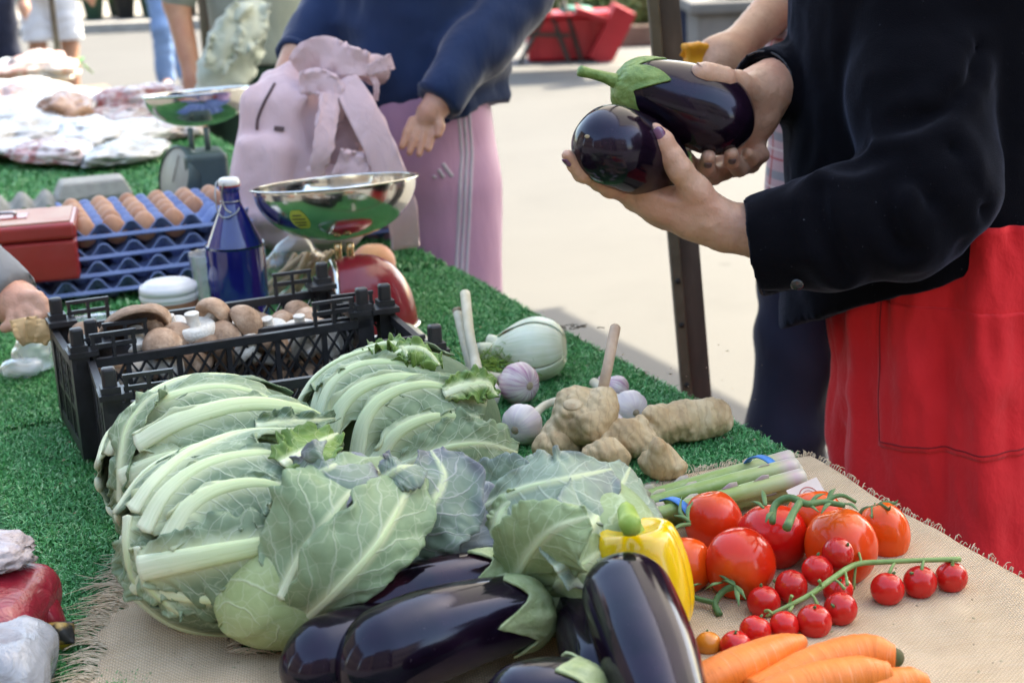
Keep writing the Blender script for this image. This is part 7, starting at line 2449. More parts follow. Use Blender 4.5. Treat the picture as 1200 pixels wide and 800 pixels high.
for (p, cd) in ((D(514, 117, 2.696), nrm(D(508, 128, 2.69) - D(520, 110, 2.70))), (D(351, 67, 2.82), nrm(D(344, 78, 2.81) - D(360, 56, 2.83)))):
    Bq = basis_from(cd)
    rg_ = [p - cd * .004 + (Bq[:, 0] * math.cos(a) + Bq[:, 1] * math.sin(a)) * .0385 for a in np.linspace(0, 2 * math.pi, 30)]
    mk('cuff', tube(rg_, .0065, 8, 40), hood_m, ho)
mk('drawstring', tube([D(553, -5, 2.77), D(555, 8, 2.765), D(554, 20, 2.765)], .0045, 8, 8), white_f, ho)
def tracks(P):
    d = limb(P, [hx + V(.01, 0, .92), hx + V(.01, 0, 1.04)], [.138, .128], .04)
    d = smin(d, limb(P, [hx + V(.045, -.03, .86), hx + V(.05, -.05, .50), hx + V(.055, -.04, .12)], [.108, .088, .078], .05), .03)
    d = smin(d, limb(P, [hx + V(-.06, .03, .86), hx + V(-.065, .05, .50), hx + V(-.065, .07, .12)], [.105, .085, .078], .05), .03)
    d = d + .006 * fbm(P * V(10, 10, 5), 3, 41) - .006 * (1 - 2.3 * np.abs(vnoise(P * V(9, 9, 3.5) + .7, 43)))
    return np.maximum(d, P[:, 2] - 1.06)
tv = sdf_mesh(tracks, hx + V(-.32, -.32, .05), hx + V(.32, .32, 1.08), .011)
tr_ = mk('track_trousers', tv, pink_m, hp)
tr_['_o'] = [float(c_) for c_ in hp.location]
def on_sdf(fn, px, py, d1, d2):
    """first surface along the sight line"""
    ds = np.linspace(d1, d2, 260)
    pts = np.array([D(px, py, q) for q in ds])
    f_ = fn(pts)
    k = np.argmax(f_ < 0)
    return pts[k] if (f_ < 0).any() else None
for off in (0, 6, 12):
    pts = []
    for y in np.linspace(128, 330, 24):
        xr = np.interp(y, [128, 180, 250, 330], [537, 541, 538, 534]) + off
        p = on_sdf(tracks, xr, y, 2.6, 3.1)
        if p is not None:
            pts.append(p + nrm(CAM - p) * .002)
    if len(pts) > 6:
        mk('side_stripe', tube(np.array(pts), .0034, 8, 40, squash=(1, .4)), white_f, tr_)
# three slanted bars printed on the thigh
for k, (xa, ya, xb, yb) in enumerate(((508, 206, 510, 209), (514, 199, 520, 208), (519, 192, 530, 207))):
    pa, pb_ = on_sdf(tracks, xa, ya, 2.6, 3.1), on_sdf(tracks, xb, yb, 2.6, 3.1)
    if pa is not None and pb_ is not None:
        n_ = nrm(CAM - pa) * .002
        mk('slanted_bar', tube([pa + n_, (pa + pb_) / 2 + n_ * 1.4, pb_ + n_], .0036, 8, 6, squash=(1, .5)), white_f, tr_)
for s_ in (-1, 1):
    a_, t_ = hx + V(s_ * .06, -s_ * .05, .08), hx + V(s_ * .06 - .05, -s_ * .05 - .13, .035)
    mk('shoe', sdf_mesh(lambda P: np.maximum(limb(P, [a_ - V(0, 0, .03), t_], [.05, .042], .02), .002 - P[:, 2]), np.minimum(a_, t_) - .08, np.maximum(a_, t_) + .08, .014), white_f, hp)

# ---- pink backpack
bpk = cloth_mat('pink_canvas', (0.60, 0.43, 0.46), (0.67, 0.50, 0.53), 0.8, 0.25, 30, 0.6)
bpk_in = cloth_mat('pink_lining', (0.30, 0.20, 0.22), (0.36, 0.25, 0.27), 0.85, 0.1, 30, 0.4)
db = 2.70
bk = thing('backpack', 'pale pink canvas backpack with padded shoulder straps held over the egg trays', 'backpack', D(370, 240, db) - V(0, 0, .05))
MB_ = np.stack([nrm(V(.97, -.22, -.10)), nrm(V(.2, .95, -.2)), nrm(np.cross(nrm(V(.97, -.22, -.10)), nrm(V(.2, .95, -.2))))], 1)
MB_[:, 2] = nrm(np.cross(MB_[:, 0], MB_[:, 1])); MB_[:, 1] = np.cross(MB_[:, 2], MB_[:, 0])
bC = D(352, 200, db)
def packf(P):
    d = rbox(P, bC, (.105, .075, .135), .035, MB_)
    d = smin(d, rbox(P, D(316, 215, db - .05), (.048, .04, .075), .022, MB_), .012)
    d = smin(d, chain(P, [D(350, 112, db), D(372, 82, db), D(415, 76, db), D(440, 84, db + .02)], [.060, .032, .026, .020], .01), .03)
    cv = chain(P, [D(372, 112, db - .07), D(368, 140, db - .10), D(392, 190, db - .09)], [.020, .034, .03], .01)
    d = -smin(-d, cv, .012)
    n1 = 1 - 2.2 * np.abs(fbm(P * V(7, 7, 5) + 3.1, 3, 51))
    n2 = 1 - 2.0 * np.abs(vnoise(P * V(19, 19, 11), 12))
    return d - .013 * n1 - .005 * n2 + .006
bodyp = sdf_mesh(packf, bC - .27, bC + .27, .0065, slack=.02)
bo = mk('bag_body', bodyp, bpk, bk)
bo['_o'] = [float(c_) for c_ in bk.location]
def strap(pts, w, th, mat=bpk, name='shoulder_strap', nh=None, seed=0, ruf=.004):
    """a flat padded band"""
    P_ = [D(*p) for p in pts]
    nh = nrm(CAM - P_[0]) if nh is None else nrm(nh)
    v, f, uv, _, _ = blade(P_, [nh] * len(P_), w, w, 3.0, 0, ruf, seed, 40, 12, rag=.03)
    o_ = mk(name, (v, f, uv), mat, bk)
    mod_solid(o_, th, 0)
    mod_bevel(o_, th * .3, 2)
    return o_
strap([(402, 94, 2.60), (424, 130, 2.575), (448, 180, 2.57), (468, 235, 2.59), (476, 290, 2.64)], [.024, .026, .027, .026, .024], .012, seed=1)
strap([(386, 112, 2.59), (383, 140, 2.575), (378, 175, 2.565), (370, 205, 2.58)], [.014, .016, .016, .012], .014, seed=2)
strap([(430, 84, 2.585), (444, 78, 2.58), (452, 75, 2.58), (460, 72, 2.585)], [.008, .011, .013, .013], .004, name='haul_loop', seed=3)
strap([(350, 84, 2.64), (375, 66, 2.615), (402, 72, 2.60), (432, 76, 2.60)], [.028, .034, .030, .020], .008, name='top_flap', seed=4, ruf=.012)
strap([(352, 98, 2.62), (372, 96, 2.60), (390, 104, 2.59), (398, 120, 2.59)], [.018, .022, .020, .008], .006, name='top_fold', seed=8, ruf=.010)
strap([(436, 88, 2.59), (441, 100, 2.59), (440, 118, 2.60)], [.005, .005, .004], .002, name='web_strap', seed=5)
strap([(404, 120, 2.61), (412, 150, 2.605), (398, 195, 2.60)], [.016, .026, .026], .004, mat=bpk_in, name='lining_fold', seed=6, ruf=.012)
strap([(395, 190, 2.58), (420, 200, 2.575), (436, 215, 2.58)], [.022, .03, .02], .006, name='lower_fold', seed=7, ruf=.014)
zp = simple('dark_zip', (0.10, 0.06, 0.07), None, 60, 0.6)
def on_pack(x, y):
    p = on_sdf(packf, x, y, 2.4, 2.95)
    return None if p is None else p + nrm(CAM - p) * .002
zpts = [q for q in (on_pack(x, y) for x, y in ((322, 98), (314, 112), (307, 126), (302, 140), (301, 152))) if q is not None]
if len(zpts) > 2:
    mk('zip', tube(np.array(zpts), .0028, 6, 16), zp, bk)
q = on_pack(327, 151)
if q is not None:
    mk('logo_patch', box(q, (.017, .003, .008), MB_), zp, bk, smooth=False)

# ---------------------------------------------------------------- person in grey green shirt behind
grn_m = cloth_mat('grey_green_cotton', (0.20, 0.24, 0.21), (0.26, 0.30, 0.27), 0.85, 0.15, 14, 0.5)
dkg = cloth_mat('dark_green_apron', (0.015, 0.035, 0.025), (0.02, 0.05, 0.035), 0.8, 0.1)
pg = D(305, 60, 4.75)
person('person in grey green shirt with a bare forearm, beyond the pink backpack', pg, 0.5, 1.72, grn_m, dkg, shoe_m, skin_t, sleeve=0.45, res=.013)
# rucksack strap and pale jacket carried on the arm
jk_m = cloth_mat('pale_sage_cloth', (0.42, 0.47, 0.40), (0.50, 0.54, 0.47), 0.8, 0.2, 18, 0.5)
dj = 4.35
jkt = thing('draped_jacket', 'pale sage jacket hanging over an arm beside the back scale', 'jacket', D(265, 95, dj))
pts = [[D(290, 8, dj), D(276, 45, dj - .03), D(258, 90, dj), D(252, 125, dj + .03)], [D(296, 10, dj + .04), D(284, 50, dj - .01), D(268, 95, dj)], [D(288, 20, dj - .03), D(266, 55, dj - .05), D(250, 85, dj - .02)]]
for k, (c_, w_) in enumerate((([(292, 4, dj), (278, 40, dj - .03), (262, 85, dj - .02), (256, 128, dj + .02)], [.05, .075, .085, .07]), ([(300, 6, dj + .06), (290, 45, dj + .02), (276, 90, dj + .03)], [.04, .06, .05]),
                           ([(286, 10, dj - .05), (266, 48, dj - .08), (250, 84, dj - .06)], [.035, .05, .03]), ([(300, 0, dj - .02), (296, 30, dj - .06), (282, 62, dj - .07)], [.03, .045, .02]))):
    P_ = [D(*q) for q in c_]
    v, f, uv, _, _ = blade(P_, [nrm(CAM - P_[0] + V(.4 * (k - 1), 0, 0))] * len(P_), w_, w_, 9.0, 0, .035, 60 + k, 40, 22, rag=.12)
    mod_solid(mk('cloth_fold', (v, f, uv), jk_m, jkt), .004)
mk('collar', tube([D(292, 6, dj - .05), D(283, 12, dj - .07), D(276, 24, dj - .07)], [.02, .025, .015], 10, 10, squash=(.4, 1)), jk_m, jkt)

# ---------------------------------------------------------------- people crossing the square
jean = cloth_mat('light_denim', (0.13, 0.22, 0.40), (0.17, 0.27, 0.46), 0.8, 0.1, 10, 0.4)
wht = cloth_mat('white_cotton', (0.62, 0.62, 0.66), (0.68, 0.68, 0.70), 0.8, 0.1, 10, 0.3)
nav = cloth_mat('navy_twill', (0.014, 0.018, 0.038), (0.022, 0.027, 0.052), 0.85, 0.15, 14, 0.4)
tan_ = cloth_mat('tan_cotton', (0.34, 0.24, 0.14), None, 0.85, 0.1)
gj = Z(208, 104, 0)
person('person in wide light blue jeans and white trainers crossing the sunlit square', gj, 0.35, 1.72, wht, jean, white_f, skin_f, stride=.13, res=.016)
gw = D(64, 60, 11.0)
person('person in white knee shorts with bare legs beside the thin dark pole', gw, 2.8, 1.78, tan_, wht, shoe_m, skin_t, shorts=True, stride=.05, res=.016)
gd = D(-14, 40, 10.0)
person('person in dark navy trousers at the far end of the stall', gd, 0.2, 1.75, nav, nav, shoe_m, skin_f, res=.02)
# shopper behind the red skirt: plaid shirt, navy trousers, bare arm with an orange packet
t = NT('plaid_cotton')
vec = t.coord('Object')
sx = t.n('SeparateXYZ'); t.l(vec, sx.inputs[0])
hx_ = t.math('ADD', sx.outputs[0], t.math('MULTIPLY', sx.outputs[1], 0.6))
def band(v, fq, lo_, hi_):
    s_ = t.math('FRACT', t.math('MULTIPLY', v, fq))
    return t.math('MULTIPLY', t.math('GREATER_THAN', s_, lo_), t.math('LESS_THAN', s_, hi_))
c = t.mix(0.0, (0.52, 0.36, 0.40), (0.5, 0.3, 0.3))
for v, fq, lo_, hi_, cc, am in ((hx_, 16, 0, .22, (0.10, 0.22, 0.27), .6), (sx.outputs[2], 16, 0, .22, (0.10, 0.22, 0.27), .6), (hx_, 16, .5, .56, (0.40, 0.05, 0.06), .8), (sx.outputs[2], 16, .5, .56, (0.40, 0.05, 0.06), .8), (hx_, 16, .75, .8, (0.7, 0.66, 0.66), .7), (sx.outputs[2], 16, .75, .8, (0.7, 0.66, 0.66), .7)):
    c = t.mix(t.math('MULTIPLY', band(v, fq, lo_, hi_), am), c, cc)
t.set(color=c, rough=0.85, normal=t.bump(t.noise(vec, 25, 4), 0.35, 0.006))
plaid = t.m
gpq = D(998, 230, 2.52)
ps = person('person in plaid shirt and navy trousers standing behind the red skirt', gpq, -0.9, 1.62, plaid, nav, shoe_m, skin_f, sleeve=0.40, res=.011, arm=(D(925, -5, 2.42), D(856, 62, 2.34), D(832, 80, 2.31)), shirt_low=.86, slim=.82)
pk = thing('orange_packet', 'crumpled orange packet held near the steel post', 'packet', D(815, 74, 2.31))
or_m = simple('orange_foil', (0.70, 0.28, 0.02), (0.75, 0.36, 0.03), 20, 0.35)
def pkf(P):
    return rbox(P, D(815, 74, 2.31), (.022, .012, .028), .006, rotz(.4)) + .008 * fbm(P * 40, 3, 71)
mk('foil', sdf_mesh(pkf, D(815, 74, 2.31) - .06, D(815, 74, 2.31) + .06, .004), or_m, pk)
mk('torn_flap', box(D(808, 62, 2.30), (.022, .0016, .022), rot_axis((0.3, 1, 0.2), 0.6)), or_m, pk, smooth=False)

# ---------------------------------------------------------------- stall keeper's hand with a paper cone
grey_w = cloth_mat('grey_wool', (0.16, 0.16, 0.165), (0.21, 0.21, 0.215), 0.95, 0.2, 20, 0.4)
dv_ = 2.02
K_f = PR((-60, 300, 2.05, .040), (-10, 335, 2.03, .034), (12, 352, 2.02, .028), (26, 357, 2.01, .024), (36, 361, 2.0, .019))
K_fing = [PR((36, 352, 1.99, .012), (48, 356, 1.985, .011), (54, 366, 1.985, .010), (50, 376, 1.99, .008)), PR((34, 362, 1.985, .012), (44, 372, 1.98, .011), (40, 382, 1.98, .0095), (32, 385, 1.985, .008)),
          PR((26, 368, 1.985, .012), (30, 380, 1.98, .011), (22, 386, 1.98, .0095)), PR((16, 368, 1.99, .012), (14, 380, 1.985, .010), (6, 384, 1.985, .009)), PR((30, 348, 1.99, .012), (44, 348, 1.985, .010), (52, 354, 1.985, .0085))]
vx = V(-1.32, 2.05, 0)
hcK = vx + V(.05, 0, 1.62)
def keeper_hand(P):
    d = limb(P, *K_f, .015)
    for c_ in K_fing:
        d = smin(d, limb(P, c_[0], [.84 * r_ for r_ in c_[1]], .003), .0025)
    return d
def keeper(P):
    d = limb(P, [vx + V(0, 0, .95), vx + V(0, 0, 1.38)], [.13, .12], .04)
    d = smin(d, rcone(P, vx + V(.02, -.17, 1.40), vx + V(.02, .17, 1.40), .06, .06), .05)
    d = smin(d, rcone(P, vx + V(0, 0, 1.42), hcK - V(0, 0, .08), .055, .05), .03)
    d = smin(d, head_field(P, hcK, math.pi / 2), .015)
    d = smin(d, limb(P, [vx + V(.02, -.18, 1.38), vx + V(.10, -.25, 1.10), D(-60, 300, 2.05)], [.055, .045, .036], .02), .03)
    for s_ in (-1, 1):
        d = smin(d, limb(P, [vx + V(0, s_ * .085, .9), vx + V(0, s_ * .09, .5), vx + V(-.02, s_ * .09, .08), vx + V(.13, s_ * .1, .035)], [.09, .06, .04, .034], .03), .03)
    return d
kA = sdf_mesh(keeper_hand, *bounds(K_f, *K_fing), .0036)
kB = sdf_mesh(keeper, vx + V(-.3, -.4, -.01), vx + V(.72, .4, 1.8), .02)
kp = thing('person', 'person in grey woollen jumper reaching over the table for the paper wrap', 'person', vx)
mk('body', (np.vstack([kA[0], kB[0]]), np.vstack([kA[1], kB[1] + len(kA[0])])), skin_f, kp)
def kjump(P):
    d = limb(P, [vx + V(0, 0, .92), vx + V(0, 0, 1.38)], [.16, .15], .04)
    d = smin(d, rcone(P, vx + V(.02, -.17, 1.40), vx + V(.02, .17, 1.40), .08, .08), .05)
    d = smin(d, limb(P, [vx + V(.02, -.18, 1.38), vx + V(.10, -.25, 1.10), D(-60, 300, 2.05), D(14, 350, 2.02)], [.075, .062, .054, .040], .02), .03)
    d = smin(d, limb(P, [vx + V(.02, .18, 1.38), vx + V(.02, .26, 1.10), vx + V(.16, .2, .95)], [.075, .062, .05], .02), .03)
    cd = nrm(D(14, 350, 2.02) - D(-20, 325, 2.04))
    d = np.maximum(d, (P - D(16, 351, 2.02)) @ cd)
    return d + .006 * fbm(P * 12, 3, 81)
mk('jumper', sdf_mesh(kjump, vx + V(-.3, -.45, .85), vx + V(.80, .4, 1.5), .011), grey_w, kp)
def ktr(P):
    d = rcone(P, vx + V(0, 0, .9), vx + V(0, 0, 1.0), .15, .15)
    for s_ in (-1, 1):
        d = smin(d, limb(P, [vx + V(0, s_ * .085, .9), vx + V(0, s_ * .09, .5), vx + V(-.02, s_ * .09, .10)], [.11, .09, .08], .03), .03)
    return np.maximum(d, P[:, 2] - 1.02)
mk('trousers', sdf_mesh(ktr, vx + V(-.3, -.3, 0), vx + V(.3, .3, 1.1), .02), nav, kp)
hair_on(kp, hcK, math.pi / 2)
# ================================================================== FAR END OF THE TABLE AND BACKGROUND
def crumple_bag(name, label, cat, c, size, mat, seed, group=None, amp=0.35, res=26, flat=0.6):
    c = np.asarray(c, float)
    nu, nv = res, int(res * 1.5)
    v, f = uvsphere((0, 0, 0), 1.0, nu, nv)
    n = fbm(v * 1.7 + seed, 3, seed)
    fold = 1 - np.abs(fbm(v * 3.2 + seed * 2.0, 3, seed + 3)) * 2
    v = v * (1 + amp * n + 0.22 * (fold - 0.6))[:, None]
    v = v * np.asarray(size) / 2
    v[:, 2] = np.where(v[:, 2] < 0, v[:, 2] * flat, v[:, 2])
    v[:, 2] -= v[:, 2].min()
    v = v @ rotz(1.3 * math.sin(seed * 2.7)).T
    root = thing(name, label, cat, c, group)
    mk('film', (v + c, f), mat, root)
    return root

def wrap_mat(name, c1, c2, rough=0.25):
    t = NT(name)
    vec = t.coord('Object')
    n = t.noise(vec, 14, 4, 0.6, 1.5)
    c = t.ramp(n, [(0.4, c1), (0.6, c2)])
    t.set(color=c, rough=rough, spec=0.5, coat=0.3, normal=t.bump(t.noise(vec, 45, 4, 0.6, 1.0), 0.6, 0.008))
    return t.m
wr_white = wrap_mat('white_wrap', (0.62, 0.61, 0.60), (0.72, 0.71, 0.71))
wr_meat = wrap_mat('meat_in_film', (0.30, 0.07, 0.06), (0.60, 0.52, 0.50))
wr_pink = wrap_mat('ham_in_film', (0.50, 0.28, 0.24), (0.64, 0.58, 0.56))
wr_brown = wrap_mat('loaf_in_film', (0.34, 0.16, 0.08), (0.44, 0.24, 0.14))
wr_grey = wrap_mat('grey_film', (0.40, 0.40, 0.40), (0.60, 0.60, 0.61))
def meat(core):
    return core
def pack(px, py, h, size, mat, label, seed, cat='package', core=None, group='wrapped meats and bags at the far end of the table'):
    p = T(px, py, h)
    size = (size[0] * 1.45, size[1] * 1.5, size[2] * 1.35)
    r = crumple_bag('wrapped_package' if cat == 'package' else 'plastic_bag', label, cat, p, size, mat, seed, group)
    if core is not None:
        cv, cf = uvsphere(p + V(0, -size[1] * .12, size[2] * .36), np.array(size) * V(.40, .42, .36), 14, 20)
        cv = cv + (0.012 * fbm(cv * 25, 2, seed))[:, None]
        mk('contents', (cv, cf), core, r)
    return r
pack(40, 158, 0, (.30, .22, .10), wr_white, 'crumpled white bag in front of the brown loaf', 1, 'bag')
pack(78, 150, 0.02, (.17, .12, .09), wr_brown, 'brown crusted loaf wrapped in film', 2)
pack(20, 180, 0, (.30, .18, .08), wr_grey, 'grey film bag lying behind the upturned egg box', 3, 'bag')
pack(105, 172, 0, (.26, .16, .07), wr_white, 'flat white packet with faint stripes near the egg boxes', 4)
pack(148, 170, 0, (.20, .15, .06), wr_white, 'white pleated packet beside the dial of the back scale', 5)
pack(135, 152, 0, (.20, .14, .07), wr_pink, 'pink ham packed in film behind the pleated packet', 6)
pack(165, 140, 0.02, (.22, .16, .09), wr_meat, 'dark red meat packed in film under the back scale bowl', 7)
pack(175, 128, 0.02, (.18, .14, .06), wr_meat, 'thin sliced dark meat packet at the table edge', 8)
pack(195, 160, 0, (.20, .14, .05), wr_pink, 'pale sliced ham packet beside the back scale', 9)
pack(15, 128, 0, (.34, .22, .08), wr_white, 'big white bag at the seller side of the far end', 10, 'bag')
pack(70, 128, 0, (.28, .2, .06), wr_grey, 'grey film sheet crumpled behind the loaf', 11, 'bag')
pack(122, 132, 0.0, (.26, .16, .05), wr_grey, 'clear film sheet lying on the far turf', 12, 'bag')
pack(20, 104, 0, (.38, .24, .09), wr_white, 'white bag beyond the blue packet', 13, 'bag')
pack(45, 100, 0.02, (.22, .16, .10), wr_pink, 'pink cured meat wrapped in film by the white shorts', 14)
pack(5, 146, 0.02, (.16, .14, .09), wr_pink, 'rosy ham wrapped in film at the seller side', 15)
pack(60, 190, 0, (.26, .14, .05), wr_meat, 'flat dark meat tray packed in film behind the red cash box', 16)
pack(150, 190, 0, (.22, .12, .05), wr_grey, 'wrinkled clear bag between the egg boxes and back scale', 17, 'bag')
blue_p = simple('blue_card', (0.05, 0.22, 0.40), (0.06, 0.27, 0.46), 12, 0.5)
o = mk('blue_packet', box(T(28, 114, 0.03), (.28, .12, .04), rotz(.2)), blue_p, smooth=False)
mod_bevel(o, .01, 2); props(o, 'flat blue packet lying among white bags at the far end', 'packet')
grn_l = simple('green_leaf_bunch', (0.06, 0.22, 0.03), (0.12, 0.32, 0.06), 20, 0.5)
lt = thing('leaf_bunch', 'bright green bunch of leaves at the far table end', 'leaves', T(58, 92, 0))
rg = np.random.default_rng(3)
for k in range(14):
    p0 = T(58, 92, .02) + V(.10 * rg.normal(), .05 * rg.normal(), .03 * rg.random())
    a = rg.random() * 6.28
    d_ = V(math.cos(a), math.sin(a), .6) * .09
    v, f, uv, _, _ = blade([p0, p0 + d_ * .5 + V(0, 0, .02), p0 + d_], [V(0, 0, 1), V(0, 0, 1), V(d_[0] * 3, d_[1] * 3, 1)], [.01, .035, .008], [.01, .035, .008], 4.0, 0, .006, k, 10, 8)
    mk('leaf', (v, f, uv), grn_l, lt)

# paper cone and bag held by the stall keeper
kr = simple('kraft_paper', (0.55, 0.36, 0.17), (0.62, 0.43, 0.23), 20, 0.7)
kc = D(40, 392, 1.93)
kn = thing('paper_cone', 'yellowish kraft paper wrap poking out of a clear bag by the crate', 'paper', kc)
for k, (x0, y0, x1, y1, w) in enumerate(((36, 402, 28, 372, .016), (42, 402, 46, 374, .015), (48, 402, 56, 376, .012), (34, 402, 22, 378, .010))):
    A, B_ = D(x0, y0, 1.93), D(x1, y1, 1.925)
    v, f, uv, _, _ = blade([A, (A + B_) / 2 + V(0, -.004, 0), B_], [nrm(CAM - A)] * 3, [w * .7, w, w * 1.1], [w * .7, w, w * 1.1], 30 * (-1) ** k, 0, .006, k, 14, 12)
    mod_solid(mk('paper_fold', (v, f, uv), kr, kn), .0008)
cbq = T(42, 436, 0.0)
pb_ = thing('carrier_bag', 'small translucent plastic bag slumped against the crate corner', 'bag', cbq)
nu, nv = 34, 44
PH, TH = np.meshgrid(np.linspace(0, 1, nu), np.linspace(0, 2 * np.pi, nv, endpoint=False), indexing='ij')
rad = np.interp(PH, [0, .1, .4, .62, .72, .80, 1], [0.001, 0.028, 0.030, 0.022, 0.0155, 0.021, 0.022])
v = np.stack([rad * np.cos(TH), rad * np.sin(TH), PH * 0.075], -1).reshape(-1, 3)
v += (.005 * fbm(v * 70, 3, 4))[:, None] * np.c_[np.cos(TH.ravel()), np.sin(TH.ravel()), .3 + 0 * TH.ravel()]
v[:, 2] = np.maximum(v[:, 2], .001)
mk('film', (v + cbq, grid_faces(nu, nv, True)), bag_m, pb_)
spill = uvsphere(cbq + V(-.012, -.02, .014), (.030, .022, .014), 14, 20)
mk('folded_film', (spill[0] + (.006 * fbm(spill[0] * 60, 3, 6))[:, None], spill[1]), bag_m, pb_)

# red and white carrier bags below the table edge, colours darkened for shade
red_b = wrap_mat('red_bag_film', (0.20, 0.008, 0.02), (0.26, 0.012, 0.03), 0.35)
wr_shade = wrap_mat('shaded_white_bag_film', (0.24, 0.24, 0.26), (0.32, 0.32, 0.34))  # white film greyed to carry the shade below the table
yel_b = simple('yellow_bag_print', (0.62, 0.42, 0.04), None, 20, 0.4)
dark_b = simple('dark_bag', (0.03, 0.02, 0.03), (0.06, 0.03, 0.04), 20, 0.5)
pinkw = wrap_mat('pink_white_film', (0.30, 0.24, 0.25), (0.38, 0.32, 0.33), 0.4)
def sheet(parent, nm, corners, mat, seed, amp=.012, n=26):
    A, B_, C_, E_ = [D(*c_) for c_ in corners]
    U, W_ = np.meshgrid(np.linspace(0, 1, n), np.linspace(0, 1, n), indexing='ij')
    U = U.ravel()[:, None]; W_ = W_.ravel()[:, None]
    p = (A * (1 - U) + B_ * U) * (1 - W_) + (E_ * (1 - U) + C_ * U) * W_
    nn = nrm(np.cross(B_ - A, E_ - A))
    b = 4 * U * (1 - U) * W_ * (1 - W_) * 4 * .012
    p = p + nn * (amp * fbm(p * 18, 3, seed)[:, None] + b * np.sign(nn @ (CAM - A)))
    p = p + (A - B_) / np.linalg.norm(A - B_) * (.010 * vnoise(p * 22, seed + 7))[:, None] * (np.abs(U - .5) * 2) ** 4
    mod_solid(mk(nm, (p, grid_faces(n, n)), mat, parent), .001)
rb = thing('carrier_bag', 'red carrier bag with white and yellow panels hanging below the turf edge', 'bag', D(70, 800, 1.33))
def rbag(P):
    d = rbox(P, D(-58, 712, 1.30), (.082, .06, .032), .025, rot_axis((0, 1, 0), .25))
    return d + .010 * (1 - 2 * np.abs(fbm(P * 9, 3, 91))) - .003
mk('bag_body', sdf_mesh(rbag, D(-58, 712, 1.30) - .16, D(-58, 712, 1.30) + .16, .006), red_b, rb)
def whitep(P):
    d = rbox(P, D(-48, 782, 1.24), (.072, .05, .038), .022, rot_axis((0, 1, 0), .2))
    return d + .012 * (1 - 2 * np.abs(fbm(P * 10, 3, 95))) - .004
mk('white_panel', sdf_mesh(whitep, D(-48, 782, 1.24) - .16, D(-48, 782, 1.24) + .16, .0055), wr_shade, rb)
sheet(rb, 'yellow_band', ((39, 728, 1.30), (84, 745, 1.32), (82, 762, 1.32), (34, 752, 1.30)), yel_b, 5, .004, 12)
sheet(rb, 'red_edge', ((29, 690, 1.31), (62, 700, 1.325), (86, 748, 1.325), (34, 735, 1.31)), red_b, 6, .004, 12)
sheet(rb, 'dark_side', ((32, 755, 1.31), (79, 760, 1.33), (74, 860, 1.34), (34, 860, 1.32)), dark_b, 7, .004, 12)
pw = crumple_bag('plastic_bag', 'pinkish white crumpled bag above the red carrier bag', 'bag', D(-18, 668, 1.32), (.09, .07, .035), pinkw, 21)
# dark sheet laid as the shade on the seller's side floor
mat_o = mk('floor_shade_sheet', box(TB(TW + 0.62, 1.0, .008), (1.1, 4.5, .012), rotz(rz)), simple('floor_shade_black', (.018, .017, .017), (.03, .028, .027), 30, .8), smooth=False)
props(mat_o, 'dark sheet standing for floor shade on the sellers side of the table', 'mat')
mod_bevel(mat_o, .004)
scr = thing('wrapper_scrap', 'dark printed wrapper scrap caught at the turf edge', 'wrapper', T(70, 742, 0))
sc_m = simple('printed_scrap', (0.02, 0.02, 0.02), (0.35, 0.22, 0.05), 60, 0.5, lo=.5, hi=.62)
sheet(scr, 'foil', ((52, 728, 1.312), (86, 728, 1.315), (88, 752, 1.300), (55, 756, 1.300)), sc_m, 9, .004, 14)

# dark stall posts at the far end
for (x, y, dd, w, lb) in ((70, 82, 6.0, .024, 'thin dark pole beside the white shorts at the far table end'), (249, 100, 5.6, .052, 'thick dark stall post behind the back scale')):
    b_ = D(x, y, dd)
    po_ = thing('stall_post', lb, 'post', V(b_[0], b_[1], 0))
    up = V(b_[0], b_[1], 2.6)
    mk('shaft', tube([V(b_[0], b_[1], 0.0), up], w / 2, 12, 2), steel_m, po_)
    mk('foot_plate', box(V(b_[0], b_[1], .006), (w * 2.4, w * 2.4, .012)), steel_m, po_, smooth=False)

# ---- far stall: folding table with dark legs, red tote, shrubs
fd = 13.6
ft = thing('folding_table', 'folding table with crossed black metal legs sheltering the red tote', 'table', Z(650, 85, 0))
tl_, tr2 = Z(590, 86, 0), Z(712, 96, 0)
mk('top', box((tl_ + tr2) / 2 + V(0, .4, .74), (1.5, 1.0, .04)), simple('grey_table_top', (0.10, 0.10, 0.10), None, 10, .6), ft, smooth=False)
for a_, b_ in (((584, 92), (612, -4)), ((606, 80), (648, 0)), ((640, 2), (676, 96)), ((690, 100), (660, 0)), ((600, 40), (668, 42))):
    mk('leg' if a_[1] != 40 else 'crossbar', bar(D(a_[0], a_[1], fd), D(b_[0], b_[1], fd), .03), steel_m, ft, smooth=False)
red_t = simple('red_tote_plastic', (0.42, 0.010, 0.025), (0.50, 0.015, 0.03), 6, 0.4)
rt = thing('red_tote', 'red plastic tote box with a folded lid under the far table', 'box', Z(668, 78, 0))
tc_ = D(668, 52, 13.9)
mod_bevel(mk('box_body', box(V(tc_[0], tc_[1], .20), (.78, .5, .38)), red_t, rt, smooth=False), .03, 2)
for k in range(5):
    mod_bevel(mk('side_rib', box(V(tc_[0] - .32 + .16 * k, tc_[1] - .256, .19), (.03, .02, .32)), red_t, rt, smooth=False), .006)
mod_bevel(mk('rim', box(V(tc_[0], tc_[1], .405), (.84, .56, .035)), red_t, rt, smooth=False), .012)
mk('lid_flap', box(D(716, 40, 13.7), (.20, .5, .5), rot_axis((0, 1, 0), .5)), red_t, rt, smooth=False)
mk('lid_top', box(D(703, 20, 13.7), (.46, .5, .05), rot_axis((0, 1, 0), .35)), red_t, rt, smooth=False)
teal = simple('teal_cloth', (0.06, 0.22, 0.18), (0.08, 0.28, 0.22), 8, .7)
